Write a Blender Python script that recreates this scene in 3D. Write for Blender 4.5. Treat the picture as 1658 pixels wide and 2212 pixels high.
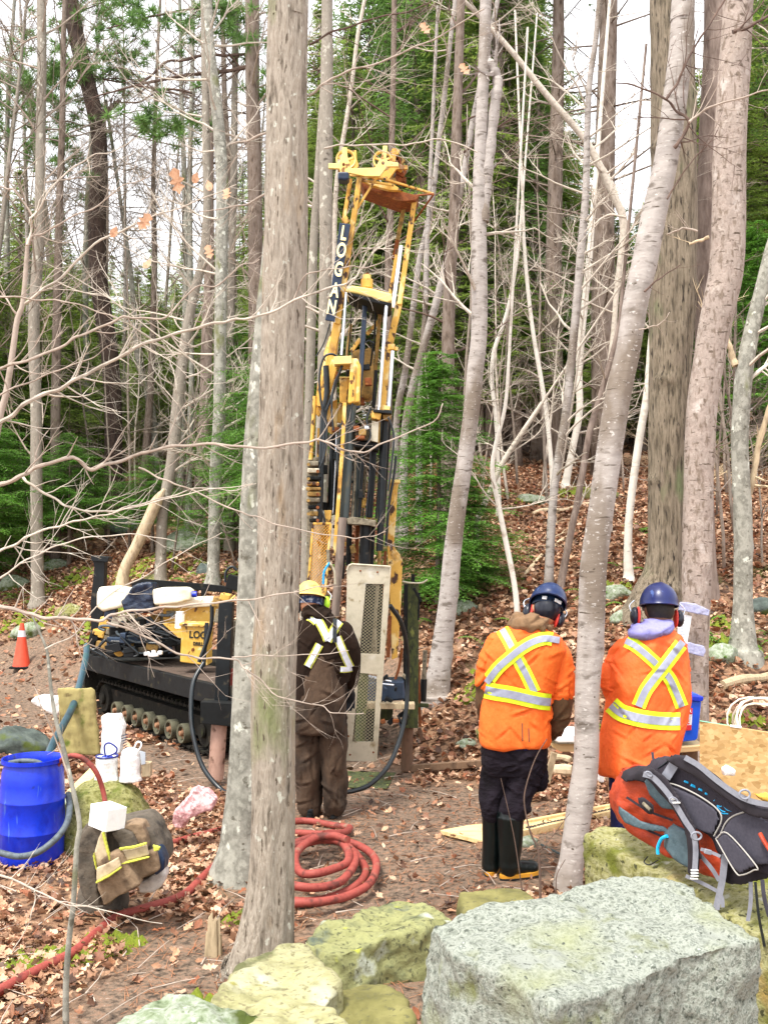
import bpy, bmesh, math, random
import numpy as np
from mathutils import Vector, Matrix, noise
from mathutils.bvhtree import BVHTree
random.seed(7); RNG = np.random.default_rng(11)
R = math.radians
for o in list(bpy.data.objects): bpy.data.objects.remove(o)
SC = bpy.context.scene; COL = SC.collection

# ------------------------------------------------------------------ camera
F = 2200.0; W_, H_ = 1658.0, 2212.0; EYE = 2.0
PITCH = math.atan(79.0/F)
cam = bpy.data.cameras.new('camera'); camo = bpy.data.objects.new('camera', cam); COL.objects.link(camo)
camo.location = (0, 0, EYE); camo.rotation_euler = (R(90)+PITCH, 0, 0)
cam.sensor_fit = 'VERTICAL'; cam.sensor_height = 24; cam.lens = 24*F/H_
cam.clip_end = 2000; cam.clip_start = 0.05
SC.camera = camo

# ------------------------------------------------------------------ sky, sun, exposure
SUN_EL, SUN_ROT = R(64), R(219)
world = bpy.data.worlds.new('World'); SC.world = world; world.use_nodes = True
nt = world.node_tree; nt.nodes.clear()
sky = nt.nodes.new('ShaderNodeTexSky'); sky.sky_type = 'NISHITA'; sky.sun_disc = False
sky.sun_elevation = SUN_EL; sky.sun_rotation = SUN_ROT; sky.air_density = 1.0; sky.dust_density = 3.0
hs = nt.nodes.new('ShaderNodeHueSaturation'); hs.inputs['Saturation'].default_value = 0.10; hs.inputs['Value'].default_value = 1.25
bg = nt.nodes.new('ShaderNodeBackground'); bg.inputs['Strength'].default_value = 0.082
wo = nt.nodes.new('ShaderNodeOutputWorld')
mixw = nt.nodes.new('ShaderNodeMix'); mixw.data_type = 'RGBA'; mixw.inputs[0].default_value = 0.55
mixw.inputs[7].default_value = (9.0, 9.0, 9.3, 1)      # the even white of the cloud layer
nt.links.new(sky.outputs[0], hs.inputs['Color']); nt.links.new(hs.outputs[0], mixw.inputs[6])
nt.links.new(mixw.outputs[2], bg.inputs['Color']); nt.links.new(bg.outputs[0], wo.inputs['Surface'])
sun = bpy.data.lights.new('sun', 'SUN'); sun.energy = 1.5; sun.angle = R(12); sun.color = (1.0, 0.95, 0.86)
suno = bpy.data.objects.new('sun', sun); COL.objects.link(suno)
sd = Vector((-0.45, -0.55, 1.5)).normalized()
suno.rotation_euler = sd.to_track_quat('Z', 'Y').to_euler()
SC.render.engine = 'CYCLES'
SC.view_settings.view_transform = 'Standard'; SC.view_settings.look = 'None'
SC.view_settings.exposure = 1.78; SC.view_settings.gamma = 1.0
try: SC.view_settings.use_curve_mapping = False
except Exception: pass

# ------------------------------------------------------------------ pixels of the photograph to places
_c, _s = math.cos(PITCH), math.sin(PITCH)
def ray(px, py):
    v = -(py-1106.0)/F; x = (px-829.0)/F
    yy = _c - v*_s; zz = _s + v*_c
    return x/yy, zz/yy
class Dep:                      # a distance that changes along the picture, for things lying at a slant
    def __init__(s, x0, d0, x1, d1, off=0): s.k = (x0, d0, x1, d1); s.off = off; s.mean = (d0+d1)/2+off
    def at(s, x): x0, d0, x1, d1 = s.k; return d0+(d1-d0)*(x-x0)/(x1-x0)+s.off
    def __add__(s, o): return Dep(*s.k, s.off+o)
    def __sub__(s, o): return Dep(*s.k, s.off-o)
def P(px, py, d):
    if isinstance(d, Dep): d = d.at(px)
    a, b = ray(px, py); return Vector((a*d, d, EYE+b*d))
def sz(w, d): return w*(d.mean if isinstance(d, Dep) else d)/F
def proj(p):
    y, z = p[1], p[2]-EYE
    f = y*_c+z*_s; v = -y*_s+z*_c
    return 829+F*p[0]/f, 1106-F*v/f

# ------------------------------------------------------------------ the lie of the land
_SX = [-60, -9, -6, -3, -1.5, 0, 1, 3, 60]; _SV = [9, 8, 7, 4.2, 3.2, 1.8, .6, 0, 0]
_PX = [-50, 8.3, 9.5, 10.5, 12, 16, 20, 26, 40, 70, 200, 400]; _PV = [0, 0, .5, .95, 1.5, 2.6, 3.65, 4.95, 7.2, 11.5, 22, 32]
def hz0(x, y):
    u = y-np.interp(x, _SX, _SV)
    return float((np.interp(u-.35, _PX, _PV)+np.interp(u, _PX, _PV)+np.interp(u+.35, _PX, _PV))/3)
def hz(x, y):
    h = hz0(x, y)
    k = min(1.0, max(0.0, h/0.8))
    n = noise.noise(Vector((x*.8, y*.8, 0)))*(.035+.14*k)+noise.noise(Vector((x*2.6, y*2.6, 3)))*(.012+.05*k)
    return h+n-.02
def G(px, py, far=90.0):
    a, b = ray(px, py); d = 2.0; last = d
    while d < far:
        if EYE+b*d < hz(a*d, d):
            lo, hi = last, d
            for _ in range(14):
                m = (lo+hi)/2
                if EYE+b*m < hz(a*m, m): hi = m
                else: lo = m
            return Vector((a*hi, hi, hz(a*hi, hi)))
        last = d; d *= 1.01
    return Vector((a*far, far, hz(a*far, far)))

# ------------------------------------------------------------------ materials
def lin(h):
    if not isinstance(h, str): return (h[0], h[1], h[2], 1)
    h = h.lstrip('#'); o = []
    for i in (0, 2, 4):
        c = int(h[i:i+2], 16)/255
        o.append(c/12.92 if c <= .04045 else ((c+.055)/1.055)**2.4)
    return (o[0], o[1], o[2], 1)
MATS = {}
def mat(name, ramp, sc=(4, 4, 4), detail=6, rough=.8, metal=0, bump=0, bdist=.01, spots=(), attr=None, trans=0, wave=None, pos=None, coat=0, vor=0, bscale=None, spec=.5):
    m = bpy.data.materials.new(name); m.use_nodes = True; MATS[name] = m
    t = m.node_tree; N = t.nodes; L = t.links; N.clear()
    out = N.new('ShaderNodeOutputMaterial'); b = N.new('ShaderNodeBsdfPrincipled')
    b.inputs['Roughness'].default_value = rough; b.inputs['Metallic'].default_value = metal
    b.inputs['Specular IOR Level'].default_value = spec
    if coat: b.inputs['Coat Weight'].default_value = coat; b.inputs['Coat Roughness'].default_value = .15
    tc = N.new('ShaderNodeTexCoord'); mp = N.new('ShaderNodeMapping'); mp.inputs['Scale'].default_value = sc
    L.new(tc.outputs['Object'], mp.inputs['Vector'])
    if vor:
        nz = N.new('ShaderNodeTexVoronoi'); nz.inputs['Scale'].default_value = vor; L.new(mp.outputs[0], nz.inputs['Vector'])
        sp = N.new('ShaderNodeSeparateColor'); L.new(nz.outputs['Color'], sp.inputs[0]); fac = sp.outputs[0]
    else:
        nz = N.new('ShaderNodeTexNoise'); nz.inputs['Scale'].default_value = 1; nz.inputs['Detail'].default_value = detail
        nz.inputs['Roughness'].default_value = .62
        L.new(mp.outputs[0], nz.inputs['Vector']); fac = nz.outputs['Fac']
    cr = N.new('ShaderNodeValToRGB'); els = cr.color_ramp.elements
    n = len(ramp); lo, hi = (.3, .7) if not vor else (0, 1)
    for i, c in enumerate(ramp):
        p = pos[i] if pos else (lo+(hi-lo)*i/max(1, n-1))
        if i < 2: e = els[i]; e.position = p
        else: e = els.new(p)
        e.color = lin(c)
    if n == 1: els[1].color = lin(ramp[0])
    L.new(fac, cr.inputs[0]); colr = cr.outputs[0]
    for (c, lo_, hi_, s) in spots:
        n2 = N.new('ShaderNodeTexNoise'); n2.inputs['Scale'].default_value = 1; n2.inputs['Detail'].default_value = 5
        m2 = N.new('ShaderNodeMapping'); m2.inputs['Scale'].default_value = s if isinstance(s, tuple) else (s, s, s)
        m2.inputs['Location'].default_value = (lo_*31, hi_*17, 3)
        L.new(tc.outputs['Object'], m2.inputs[0]); L.new(m2.outputs[0], n2.inputs['Vector'])
        mr = N.new('ShaderNodeMapRange'); mr.inputs[1].default_value = lo_; mr.inputs[2].default_value = hi_
        L.new(n2.outputs['Fac'], mr.inputs[0])
        mx = N.new('ShaderNodeMix'); mx.data_type = 'RGBA'; mx.inputs[7].default_value = lin(c)
        L.new(mr.outputs[0], mx.inputs[0]); L.new(colr, mx.inputs[6]); colr = mx.outputs[2]
    if attr:
        at = N.new('ShaderNodeAttribute'); at.attribute_name = attr
        mx = N.new('ShaderNodeMix'); mx.data_type = 'RGBA'; mx.blend_type = 'MULTIPLY'; mx.inputs[0].default_value = 1
        L.new(colr, mx.inputs[6]); L.new(at.outputs['Color'], mx.inputs[7]); colr = mx.outputs[2]
    L.new(colr, b.inputs['Base Color'])
    if bump:
        bn = N.new('ShaderNodeBump'); bn.inputs['Strength'].default_value = bump; bn.inputs['Distance'].default_value = bdist
        if bscale:
            n3 = N.new('ShaderNodeTexNoise'); n3.inputs['Scale'].default_value = 1; n3.inputs['Detail'].default_value = 6
            m3 = N.new('ShaderNodeMapping'); m3.inputs['Scale'].default_value = bscale
            L.new(tc.outputs['Object'], m3.inputs[0]); L.new(m3.outputs[0], n3.inputs['Vector']); L.new(n3.outputs['Fac'], bn.inputs['Height'])
        else: L.new(fac, bn.inputs['Height'])
        L.new(bn.outputs[0], b.inputs['Normal'])
    sh = b.outputs[0]
    if trans:
        tr = N.new('ShaderNodeBsdfTranslucent'); L.new(colr, tr.inputs[0]); ms = N.new('ShaderNodeMixShader'); ms.inputs[0].default_value = trans
        L.new(b.outputs[0], ms.inputs[1]); L.new(tr.outputs[0], ms.inputs[2]); sh = ms.outputs[0]
    L.new(sh, out.inputs['Surface'])
    return m

# ------------------------------------------------------------------ objects
def tag(o, label=None, cat=None, group=None, kind=None):
    if label: o['label'] = label
    if cat: o['category'] = cat
    if group: o['group'] = group
    if kind: o['kind'] = kind
    return o
def link(name, me, parent=None):
    o = bpy.data.objects.new(name, me); COL.objects.link(o)
    if parent: o.parent = parent; o.matrix_parent_inverse = Matrix.Translation(-parent.location)
    return o
def empty(name, loc, label, cat, group=None):
    o = bpy.data.objects.new(name, None); COL.objects.link(o); o.location = loc; o.empty_display_size = .1
    return tag(o, label, cat, group)
class MB:
    def __init__(s): s.v = []; s.f = []
    def add(s, vs, fs):
        n = len(s.v); s.v += [tuple(v) for v in vs]; s.f += [tuple(i+n for i in f) for f in fs]; return s
    def box(s, c, size, rot=None):
        c = Vector(c); x, y, z = size[0]/2, size[1]/2, size[2]/2; M = rot if rot else Matrix.Identity(3)
        vs = [c+M@Vector((a*x, b*y, d*z)) for d in (-1, 1) for b in (-1, 1) for a in (-1, 1)]
        return s.add(vs, [(0, 2, 3, 1), (4, 5, 7, 6), (0, 1, 5, 4), (2, 6, 7, 3), (0, 4, 6, 2), (1, 3, 7, 5)])
    def bar(s, a, b, w, t=None, up=None):
        a = Vector(a); b = Vector(b); t = t or w; z = (b-a); L = z.length
        if L < 1e-6: return s
        z.normalize(); up = Vector(up) if up else Vector((0, -1, 0))
        x = z.cross(up)
        if x.length < 1e-3: x = z.cross(Vector((1, 0, 0)))
        x.normalize(); y = z.cross(x)
        M = Matrix((x, y, z)).transposed()
        return s.box((a+b)/2, (w, t, L), M)
    def tube(s, pts, rad, n=8, cap=True, rfun=None):
        pts = [Vector(p) for p in pts]; k = len(pts)
        if not hasattr(rad, '__len__'): rad = [rad]*k
        vs = []; fs = []; prev = None
        for i, p in enumerate(pts):
            t = (pts[min(i+1, k-1)]-pts[max(i-1, 0)])
            if t.length < 1e-9: t = Vector((0, 0, 1))
            t.normalize()
            if prev is None:
                a = t.cross(Vector((0, 1, 0)))
                if a.length < .05: a = t.cross(Vector((1, 0, 0)))
            else: a = prev-t*prev.dot(t)
            a.normalize(); prev = a; b = t.cross(a)
            for j in range(n):
                an = 2*math.pi*j/n; r = rad[i]
                if rfun: r = rfun(i, j, an, r, p)
                vs.append(p+(a*math.cos(an)+b*math.sin(an))*r)
        for i in range(k-1):
            for j in range(n):
                j2 = (j+1) % n; fs.append((i*n+j, i*n+j2, (i+1)*n+j2, (i+1)*n+j))
        if cap: fs.append(tuple(range(n-1, -1, -1))); fs.append(tuple((k-1)*n+j for j in range(n)))
        return s.add(vs, fs)
    def lathe(s, prof, M, n=24, cap=True):
        vs = []; fs = []; k = len(prof)
        for (r, z) in prof:
            for j in range(n):
                an = 2*math.pi*j/n; vs.append(M@Vector((r*math.cos(an), r*math.sin(an), z)))
        for i in range(k-1):
            for j in range(n):
                j2 = (j+1) % n; fs.append((i*n+j, i*n+j2, (i+1)*n+j2, (i+1)*n+j))
        if cap: fs.append(tuple(range(n-1, -1, -1))); fs.append(tuple((k-1)*n+j for j in range(n)))
        return s.add(vs, fs)
    def prism(s, pts, off):
        pts = [Vector(p) for p in pts]; off = Vector(off); n = len(pts)
        vs = pts+[p+off for p in pts]
        return s.add(vs, [tuple(range(n)), tuple(range(2*n-1, n-1, -1))]+[(i, i+n, (i+1) % n+n, (i+1) % n) for i in range(n)])
    def poly(s, px, d, th):                       # outline in photo pixels -> solid plate of real thickness at distance d
        return s.prism([P(x, y, d) for x, y in px], (0, th, 0))
    def mesh(s, name):
        me = bpy.data.meshes.new(name); me.from_pydata(s.v, [], s.f); me.update()
        bm = bmesh.new(); bm.from_mesh(me); bmesh.ops.recalc_face_normals(bm, faces=bm.faces); bm.to_mesh(me); bm.free()
        return me
    def build(s, name, m, parent=None, smooth=False, bevel=0, seg=2, ang=35):
        me = s.mesh(name); me.materials.append(MATS[m] if isinstance(m, str) else m)
        if smooth:
            me.polygons.foreach_set('use_smooth', [True]*len(me.polygons)); me.set_sharp_from_angle(angle=R(ang))
        o = link(name, me, parent)
        if bevel:
            b = o.modifiers.new('bevel', 'BEVEL'); b.width = bevel; b.segments = seg; b.limit_method = 'ANGLE'; b.angle_limit = R(35)
        return o
def np_mesh(name, V, Fa, m, col=None, smooth=False):
    V = np.asarray(V, dtype=np.float32).reshape(-1, 3); Fa = np.asarray(Fa, dtype=np.int32); k = Fa.shape[1]
    me = bpy.data.meshes.new(name); me.vertices.add(len(V)); me.vertices.foreach_set('co', V.ravel())
    me.loops.add(Fa.size); me.loops.foreach_set('vertex_index', Fa.ravel())
    me.polygons.add(len(Fa)); me.polygons.foreach_set('loop_start', np.arange(0, Fa.size, k, dtype=np.int32))
    me.polygons.foreach_set('loop_total', np.full(len(Fa), k, dtype=np.int32))
    if smooth: me.polygons.foreach_set('use_smooth', [True]*len(Fa))
    me.update(calc_edges=True); me.materials.append(MATS[m])
    if col is not None:
        a = me.color_attributes.new('tint', 'FLOAT_COLOR', 'POINT'); c = np.ones((len(V), 4), dtype=np.float32); c[:, :3] = col
        a.data.foreach_set('color', c.ravel())
    return me
def displace(me, fn):
    n = len(me.vertices); co = np.empty(n*3); no = np.empty(n*3); me.vertices.foreach_get('co', co); me.vertex_normals.foreach_get('vector', no)
    co = co.reshape(-1, 3); no = no.reshape(-1, 3)
    for i in range(n): co[i] = fn(Vector(co[i]), Vector(no[i]))
    me.vertices.foreach_set('co', co.ravel()); me.update()
def remeshed(mb, voxel, smooth=4, fac=.5, fn=None, name='form'):
    me = mb.mesh(name) if isinstance(mb, MB) else mb
    o = bpy.data.objects.new('tmp', me); COL.objects.link(o)
    r = o.modifiers.new('r', 'REMESH'); r.mode = 'VOXEL'; r.voxel_size = voxel
    if smooth:
        s_ = o.modifiers.new('s', 'SMOOTH'); s_.iterations = smooth; s_.factor = fac
    dg = bpy.context.evaluated_depsgraph_get()
    m2 = bpy.data.meshes.new_from_object(o.evaluated_get(dg)); m2.name = name
    bpy.data.objects.remove(o)
    if fn:
        m2.update()
        displace(m2, fn)
    m2.polygons.foreach_set('use_smooth', [True]*len(m2.polygons)); m2.update()
    return m2
def put(name, me, m, parent=None):
    me.materials.clear(); me.materials.append(MATS[m]); return link(name, me, parent)
def smooth_path(pts, k=6):
    pts = [Vector(p) for p in pts]
    if len(pts) < 3: return pts
    q = [pts[0]*2-pts[1]]+pts+[pts[-1]*2-pts[-2]]; out = []
    for i in range(1, len(q)-2):
        a, b, c, d = q[i-1], q[i], q[i+1], q[i+2]
        for j in range(k):
            t = j/k; out.append(.5*((2*b)+(c-a)*t+(2*a-5*b+4*c-d)*t*t+(3*b-a-3*c+d)*t**3))
    out.append(pts[-1]); return out
def nz3(p, s, o=0): return noise.noise(Vector((p[0]*s+o, p[1]*s, p[2]*s-o)))
def text_mesh(body, size, loc, rot, m, name, parent, ext=.002, sx=1.0, bold=0):
    c = bpy.data.curves.new('t', 'FONT'); c.body = body; c.size = size; c.extrude = ext; c.align_x = 'CENTER'; c.align_y = 'CENTER'; c.offset = bold
    o = bpy.data.objects.new('t', c); COL.objects.link(o)
    dg = bpy.context.evaluated_depsgraph_get(); me = bpy.data.meshes.new_from_object(o.evaluated_get(dg)); bpy.data.objects.remove(o)
    me.transform(Matrix.Translation(loc)@rot.to_4x4()@Matrix.Diagonal((sx, 1, 1, 1)))
    return put(name, me, m, parent)
# ------------------------------------------------------------------ material library
mat('ground', ['#38281c', '#73543e', '#967458', '#573f2d', '#ab8f76'], sc=(9, 9, 9), detail=9, rough=.95, bump=1, bdist=.03,
    spots=[('#5d5a2c', .60, .72, .9), ('#3a2114', .52, .7, 5)])
mat('dirt', ['#5d4433', '#8d6a50', '#a98467', '#6f5a4c'], sc=(14, 14, 14), detail=9, rough=.95, bump=.8, bdist=.02,
    spots=[('#a35f3b', .5, .66, (6, 3, 6)), ('#6f6a66', .58, .7, 2)])
mat('leaf', ['#ffffff', '#d8d0c8', '#ffffff'], sc=(30, 30, 30), rough=.6, attr='tint', trans=.15)
mat('leaf_single', ['#8c5638', '#a87856', '#77452c'], sc=(30, 30, 30), rough=.7, trans=.15)
mat('leaf_pale', ['#a8825f', '#b8977a', '#96704f'], sc=(30, 30, 30), rough=.7, trans=.15)
mat('leaf_orange', ['#b88460', '#cc9f7e', '#a86e48'], sc=(40, 40, 40), rough=.6, trans=.3)
mat('needles', ['#66873e', '#98b05a', '#527234'], sc=(1.2, 1.2, 1.2), rough=.7, attr='tint', trans=.45)
mat('needles_dark', ['#4f7240', '#769a52', '#5a8046'], sc=(1, 1, 1), rough=.75, attr='tint', trans=.4)
mat('needles_bright', ['#3f7a26', '#6a9c3c', '#33601f'], sc=(2.5, 2.5, 2.5), rough=.7, attr='tint', trans=.35)
mat('moss', ['#4c5814', '#74801e', '#33420f'], sc=(20, 20, 20), detail=9, rough=1, bump=1, bdist=.02)
mat('fern', ['#42701c', '#6a942c', '#2a5012'], sc=(8, 8, 8), rough=.7, trans=.3)
mat('bark_main', ['#4f463b', '#857a6c', '#a89d8f', '#938778', '#b9aea1'], sc=(34, 34, 6), detail=12, rough=.95, bump=1, bdist=.035,
    spots=[('#c2c0b2', .64, .68, (26, 26, 18)), ('#a08564', .58, .74, (6, 6, 1.5)), ('#7c8058', .62, .72, (3, 3, 1.2)), ('#564a3c', .64, .68, (44, 44, 12))])
mat('bark_pale', ['#807e74', '#9d9b90', '#747268', '#aeaca0'], sc=(9, 9, 7), detail=9, rough=.9, bump=.7, bdist=.014,
    spots=[('#c4c5b8', .62, .66, (13, 13, 9)), ('#66693e', .60, .70, (4, 4, 2)), ('#5c584c', .63, .7, (16, 16, 22))])
mat('bark_maple', ['#878079', '#9e9690', '#aaa29c', '#918983'], sc=(5, 5, 14), detail=11, rough=.85, bump=.8, bdist=.012,
    spots=[('#6b625a', .58, .68, (7, 7, 16)), ('#7a6e62', .52, .62, (2, 2, 1.2)), ('#50453a', .64, .67, (7, 7, 75)), ('#4f4438', .68, .71, (16, 16, 20)), ('#bcb6b0', .62, .70, (34, 34, 60))])
mat('bark_oak', ['#332b22', '#6b604f', '#8a7d6b', '#584d3e'], sc=(30, 30, 4), detail=12, rough=.95, bump=1, bdist=.035,
    spots=[('#6b7450', .60, .72, (2.4, 2.4, 1)), ('#7c6e60', .6, .75, (3, 3, 2)), ('#2f271e', .60, .66, (34, 34, 6))])
mat('bark_pink', ['#8a7a70', '#a5968c', '#988a80', '#b3a69c'], sc=(14, 14, 9), detail=12, rough=.9, bump=1, bdist=.022,
    spots=[('#64564a', .60, .68, (14, 14, 18)), ('#b9aea6', .60, .72, (8, 8, 5)), ('#7c6d60', .54, .64, (30, 30, 10)), ('#574a3e', .65, .68, (9, 9, 60))])
mat('bark_grey', ['#6b645a', '#928a7e', '#827a6e', '#a59c90'], sc=(14, 14, 6), detail=9, rough=.9, bump=.7, bdist=.012,
    spots=[('#bab6a8', .62, .67, (12, 12, 9)), ('#544c42', .64, .7, (9, 9, 12))])
mat('bark_dark', ['#3f332c', '#6b5c50', '#82746a', '#54463c'], sc=(16, 16, 5), detail=9, rough=.95, bump=.8, bdist=.02)
mat('bark_red', ['#5c4c44', '#84746a', '#9a8a80'], sc=(16, 16, 4), detail=9, rough=.95, bump=.8, bdist=.02)
mat('bark_pine', ['#1c1411', '#3c2d27', '#4c3c34', '#2a201b'], sc=(16, 16, 5), detail=10, rough=.95, bump=1, bdist=.03)  # pine bark darkened so the backlit trunk's shade is in its colour
mat('birch', ['#cac2b5', '#dfd9cd', '#d0c8bb'], sc=(6, 6, 10), detail=8, rough=.75, bump=.3, bdist=.005,
    spots=[('#3a322a', .68, .72, (10, 10, 40)), ('#a89582', .6, .75, (4, 4, 6))])
mat('twig', ['#857567', '#ab9c8f', '#978779'], sc=(12, 12, 12), rough=.8)
mat('twig_pale', ['#a39888', '#c4b9ab', '#92877a'], sc=(12, 12, 12), rough=.8)
mat('twig_mid', ['#5f554b', '#887b6f', '#74695e'], sc=(12, 12, 12), rough=.85)
mat('twig_dark', ['#4a3a32', '#6d574b'], sc=(12, 12, 12), rough=.85)
mat('deadwood', ['#a08a70', '#c9b595', '#87735c'], sc=(14, 14, 4), detail=8, rough=.9, bump=.5, bdist=.01)
mat('granite', ['#3c423a', '#7a7f74', '#969a90', '#60675d', '#aaada4'], sc=(50, 50, 50), detail=7, rough=.9, bump=1, bdist=.012,
    spots=[('#8a8e66', .54, .76, (3.6, 3.6, 3.6)), ('#8c9088', .60, .74, (7, 7, 7)), ('#6b6f44', .60, .74, (9, 9, 9)), ('#474c43', .62, .68, (75, 75, 75))], pos=[.3, .42, .52, .6, .7])
mat('granite_moss', ['#4a4a22', '#7f7c48', '#96936a', '#626032'], sc=(34, 34, 34), detail=8, rough=.95, bump=1, bdist=.014,
    spots=[('#5f6418', .52, .64, 6), ('#96703c', .62, .74, 3), ('#a9a893', .63, .7, 14), ('#3a3a1c', .60, .66, 40)])
mat('rock_yellow', ['#706e4c', '#918e64', '#a3a07a', '#7d7a52'], sc=(7, 7, 22), detail=12, rough=.9, bump=1, bdist=.03,
    spots=[('#b2b096', .56, .68, 4), ('#5c5e3a', .62, .70, 5), ('#756f50', .56, .66, 40), ('#474530', .69, .71, (3, 26, 5)), ('#8e8a3a', .62, .70, 7)])
mat('rock_lichen', ['#6c6e42', '#8e8f60', '#636848'], sc=(9, 9, 9), detail=12, rough=.9, bump=1, bdist=.03,
    spots=[('#a9ae44', .65, .69, 5), ('#4c564e', .63, .68, 2.6), ('#adb2a2', .60, .68, 6), ('#55573a', .56, .66, 40), ('#44452f', .69, .71, (3, 20, 4))])
mat('rock_green', ['#485638', '#7a866a', '#989f90', '#5f6c48'], sc=(20, 20, 20), detail=9, rough=.95, bump=1, bdist=.02, spots=[('#46521a', .58, .68, 5), ('#b0b4a8', .62, .67, 24)])
mat('rock_olive', ['#4c4a24', '#6f6b3c', '#85804e'], sc=(8, 8, 8), detail=9, rough=.9, bump=.7, bdist=.015, spots=[('#3a3618', .62, .7, 6), ('#5c5a38', .58, .66, 40)])
mat('rock_dark', ['#2a302d', '#46504b', '#626b64'], sc=(7, 7, 7), detail=9, rough=.85, bump=.8, bdist=.02, spots=[('#46521a', .56, .66, 4)])
mat('boulder_moss', ['#4c4e20', '#74733c', '#918f5c', '#5c5e2a'], sc=(26, 26, 26), detail=10, rough=1, bump=1, bdist=.025,
    spots=[('#515e14', .54, .66, 6), ('#a5a480', .6, .7, 9), ('#3a3c1a', .6, .67, 40)])
mat('rust_yellow', ['#c08a2c', '#dcae50', '#c99838'], sc=(6, 6, 6), detail=8, rough=.6, bump=.2, bdist=.004,
    spots=[('#e8cf90', .56, .64, (7, 7, 5)), ('#43250f', .56, .62, (16, 16, 10)), ('#7a5020', .58, .70, (5, 5, 3))])
mat('yellow', ['#d09c30', '#e0b450', '#c8942c'], sc=(5, 5, 5), detail=6, rough=.5, spots=[('#6b421a', .62, .67, (16, 16, 12)), ('#ecd498', .6, .68, 8)])
mat('cream_yellow', ['#e6c66a', '#eed68c'], sc=(4, 4, 4), rough=.45, spots=[('#8a5a26', .62, .68, (14, 14, 14))])
mat('rust', ['#4a2614', '#8a4d25', '#6b3819', '#a8703a'], sc=(16, 16, 16), detail=9, rough=.9, bump=.6, bdist=.006)
mat('mud_yellow', ['#6f5a34', '#a8854a', '#8a6f3f', '#54442c'], sc=(18, 18, 18), detail=9, rough=.9, bump=.6, bdist=.006)
mat('grime', ['#3b352b', '#6a6150', '#8c836f', '#2d2821'], sc=(22, 22, 22), detail=9, rough=.85, bump=.6, bdist=.005)
mat('black_metal', ['#07090b', '#101518', '#171d20'], sc=(9, 9, 9), rough=.42, metal=.1, bump=.1, bdist=.003, spots=[('#4a4338', .64, .72, 12)], spec=.35)
mat('black_dirty', ['#060707', '#141617', '#0b0c0d'], sc=(9, 9, 9), rough=.7, bump=.3, bdist=.005, spots=[('#3c3828', .60, .72, 9)], spec=.25)
mat('pipe_grey', ['#2c3436', '#4a5352', '#3a4243'], sc=(10, 10, 2), rough=.45, metal=.4, spots=[('#6b6650', .58, .7, (9, 9, 3))])
mat('pipe_brown', ['#5a5048', '#8a7b70', '#6c6058'], sc=(14, 14, 4), rough=.6, metal=.3)
mat('blue_steel', ['#2a3648', '#3a4a60', '#222c3a'], sc=(10, 10, 5), rough=.4, metal=.3)
mat('chrome', ['#e8ecf2', '#c8ced8'], sc=(3, 3, 3), rough=.18, metal=.75)
mat('alloy', ['#a8a08a', '#c2baa5', '#b2aa94'], sc=(9, 9, 9), detail=8, rough=.5, metal=.25, bump=.2, bdist=.004, spots=[('#8a7b5c', .62, .72, 12), ('#d8d8d4', .6, .72, 4)])
mat('mesh_wire', ['#857d64', '#9c9478'], sc=(20, 20, 20), rough=.55, metal=.2)
mat('mesh_yellow', ['#c98f2a', '#e0a843'], sc=(20, 20, 20), rough=.6)
mat('track_rubber', ['#0e0d0b', '#211f1a', '#171511'], sc=(12, 12, 12), rough=.95, bump=.7, bdist=.01, spots=[('#463b2e', .60, .72, 6), ('#30341e', .62, .74, 8)], spec=.2)
mat('roller', ['#3a392e', '#5c5a46', '#48463a'], sc=(14, 14, 14), rough=.8, bump=.5, bdist=.005)
mat('hub_rust', ['#6b4a35', '#a87d5c'], sc=(20, 20, 20), rough=.8)
mat('jack_pink', ['#8a6a5c', '#b39080', '#a07c6c'], sc=(8, 8, 4), rough=.6, spots=[('#5a3d2e', .6, .68, 9)])
mat('jack_brown', ['#3c2a20', '#6b4f3c', '#54402f'], sc=(10, 10, 4), rough=.8, bump=.4, bdist=.004)
mat('jack_green', ['#1a1f18', '#4d552a', '#2a3020', '#7a8040'], sc=(14, 14, 7), detail=8, rough=.8, bump=.5, bdist=.005)
mat('navy', ['#0b1c33', '#122a48'], sc=(6, 6, 6), rough=.4)
mat('letter_cream', ['#fff4c8', '#ffe9a0'], sc=(3, 3, 3), rough=.5)
mat('white_plastic', ['#f2f1ee', '#ffffff', '#e4e3e2'], sc=(7, 7, 7), rough=.4, bump=.2, bdist=.006)
mat('white_bag', ['#d8d6d2', '#f4f3f0', '#c8c4be'], sc=(16, 16, 16), rough=.5, bump=.8, bdist=.012)
mat('grey_bag', ['#b8b0ac', '#d6cfca', '#a59c98'], sc=(12, 12, 12), rough=.6, bump=.8, bdist=.012)
mat('pink_bag', ['#c98a8e', '#efc4c4', '#b3797c', '#f3dcd8'], sc=(18, 18, 18), rough=.55, bump=1, bdist=.015)
mat('cream_plastic', ['#f3e6c4', '#faf2dc', '#e0cd9c'], sc=(5, 5, 5), rough=.4)
mat('black_bag', ['#0e1626', '#1c2a42', '#0a0f18'], sc=(12, 12, 12), rough=.28, bump=1, bdist=.02)
mat('blue_plastic', ['#0424b0', '#0832c8', '#021c9c'], sc=(8, 8, 8), rough=.32, bump=.08, bdist=.004, spots=[('#0a1c60', .66, .72, 9), ('#3a5cc0', .66, .70, (40, 40, 5)), ('#4a4a50', .68, .74, 3)])
mat('blue_bin', ['#0a4fd0', '#0d5ae0'], sc=(8, 8, 8), rough=.35)
mat('blue_dark', ['#0b1e6b', '#10288a'], sc=(8, 8, 8), rough=.35)
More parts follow.
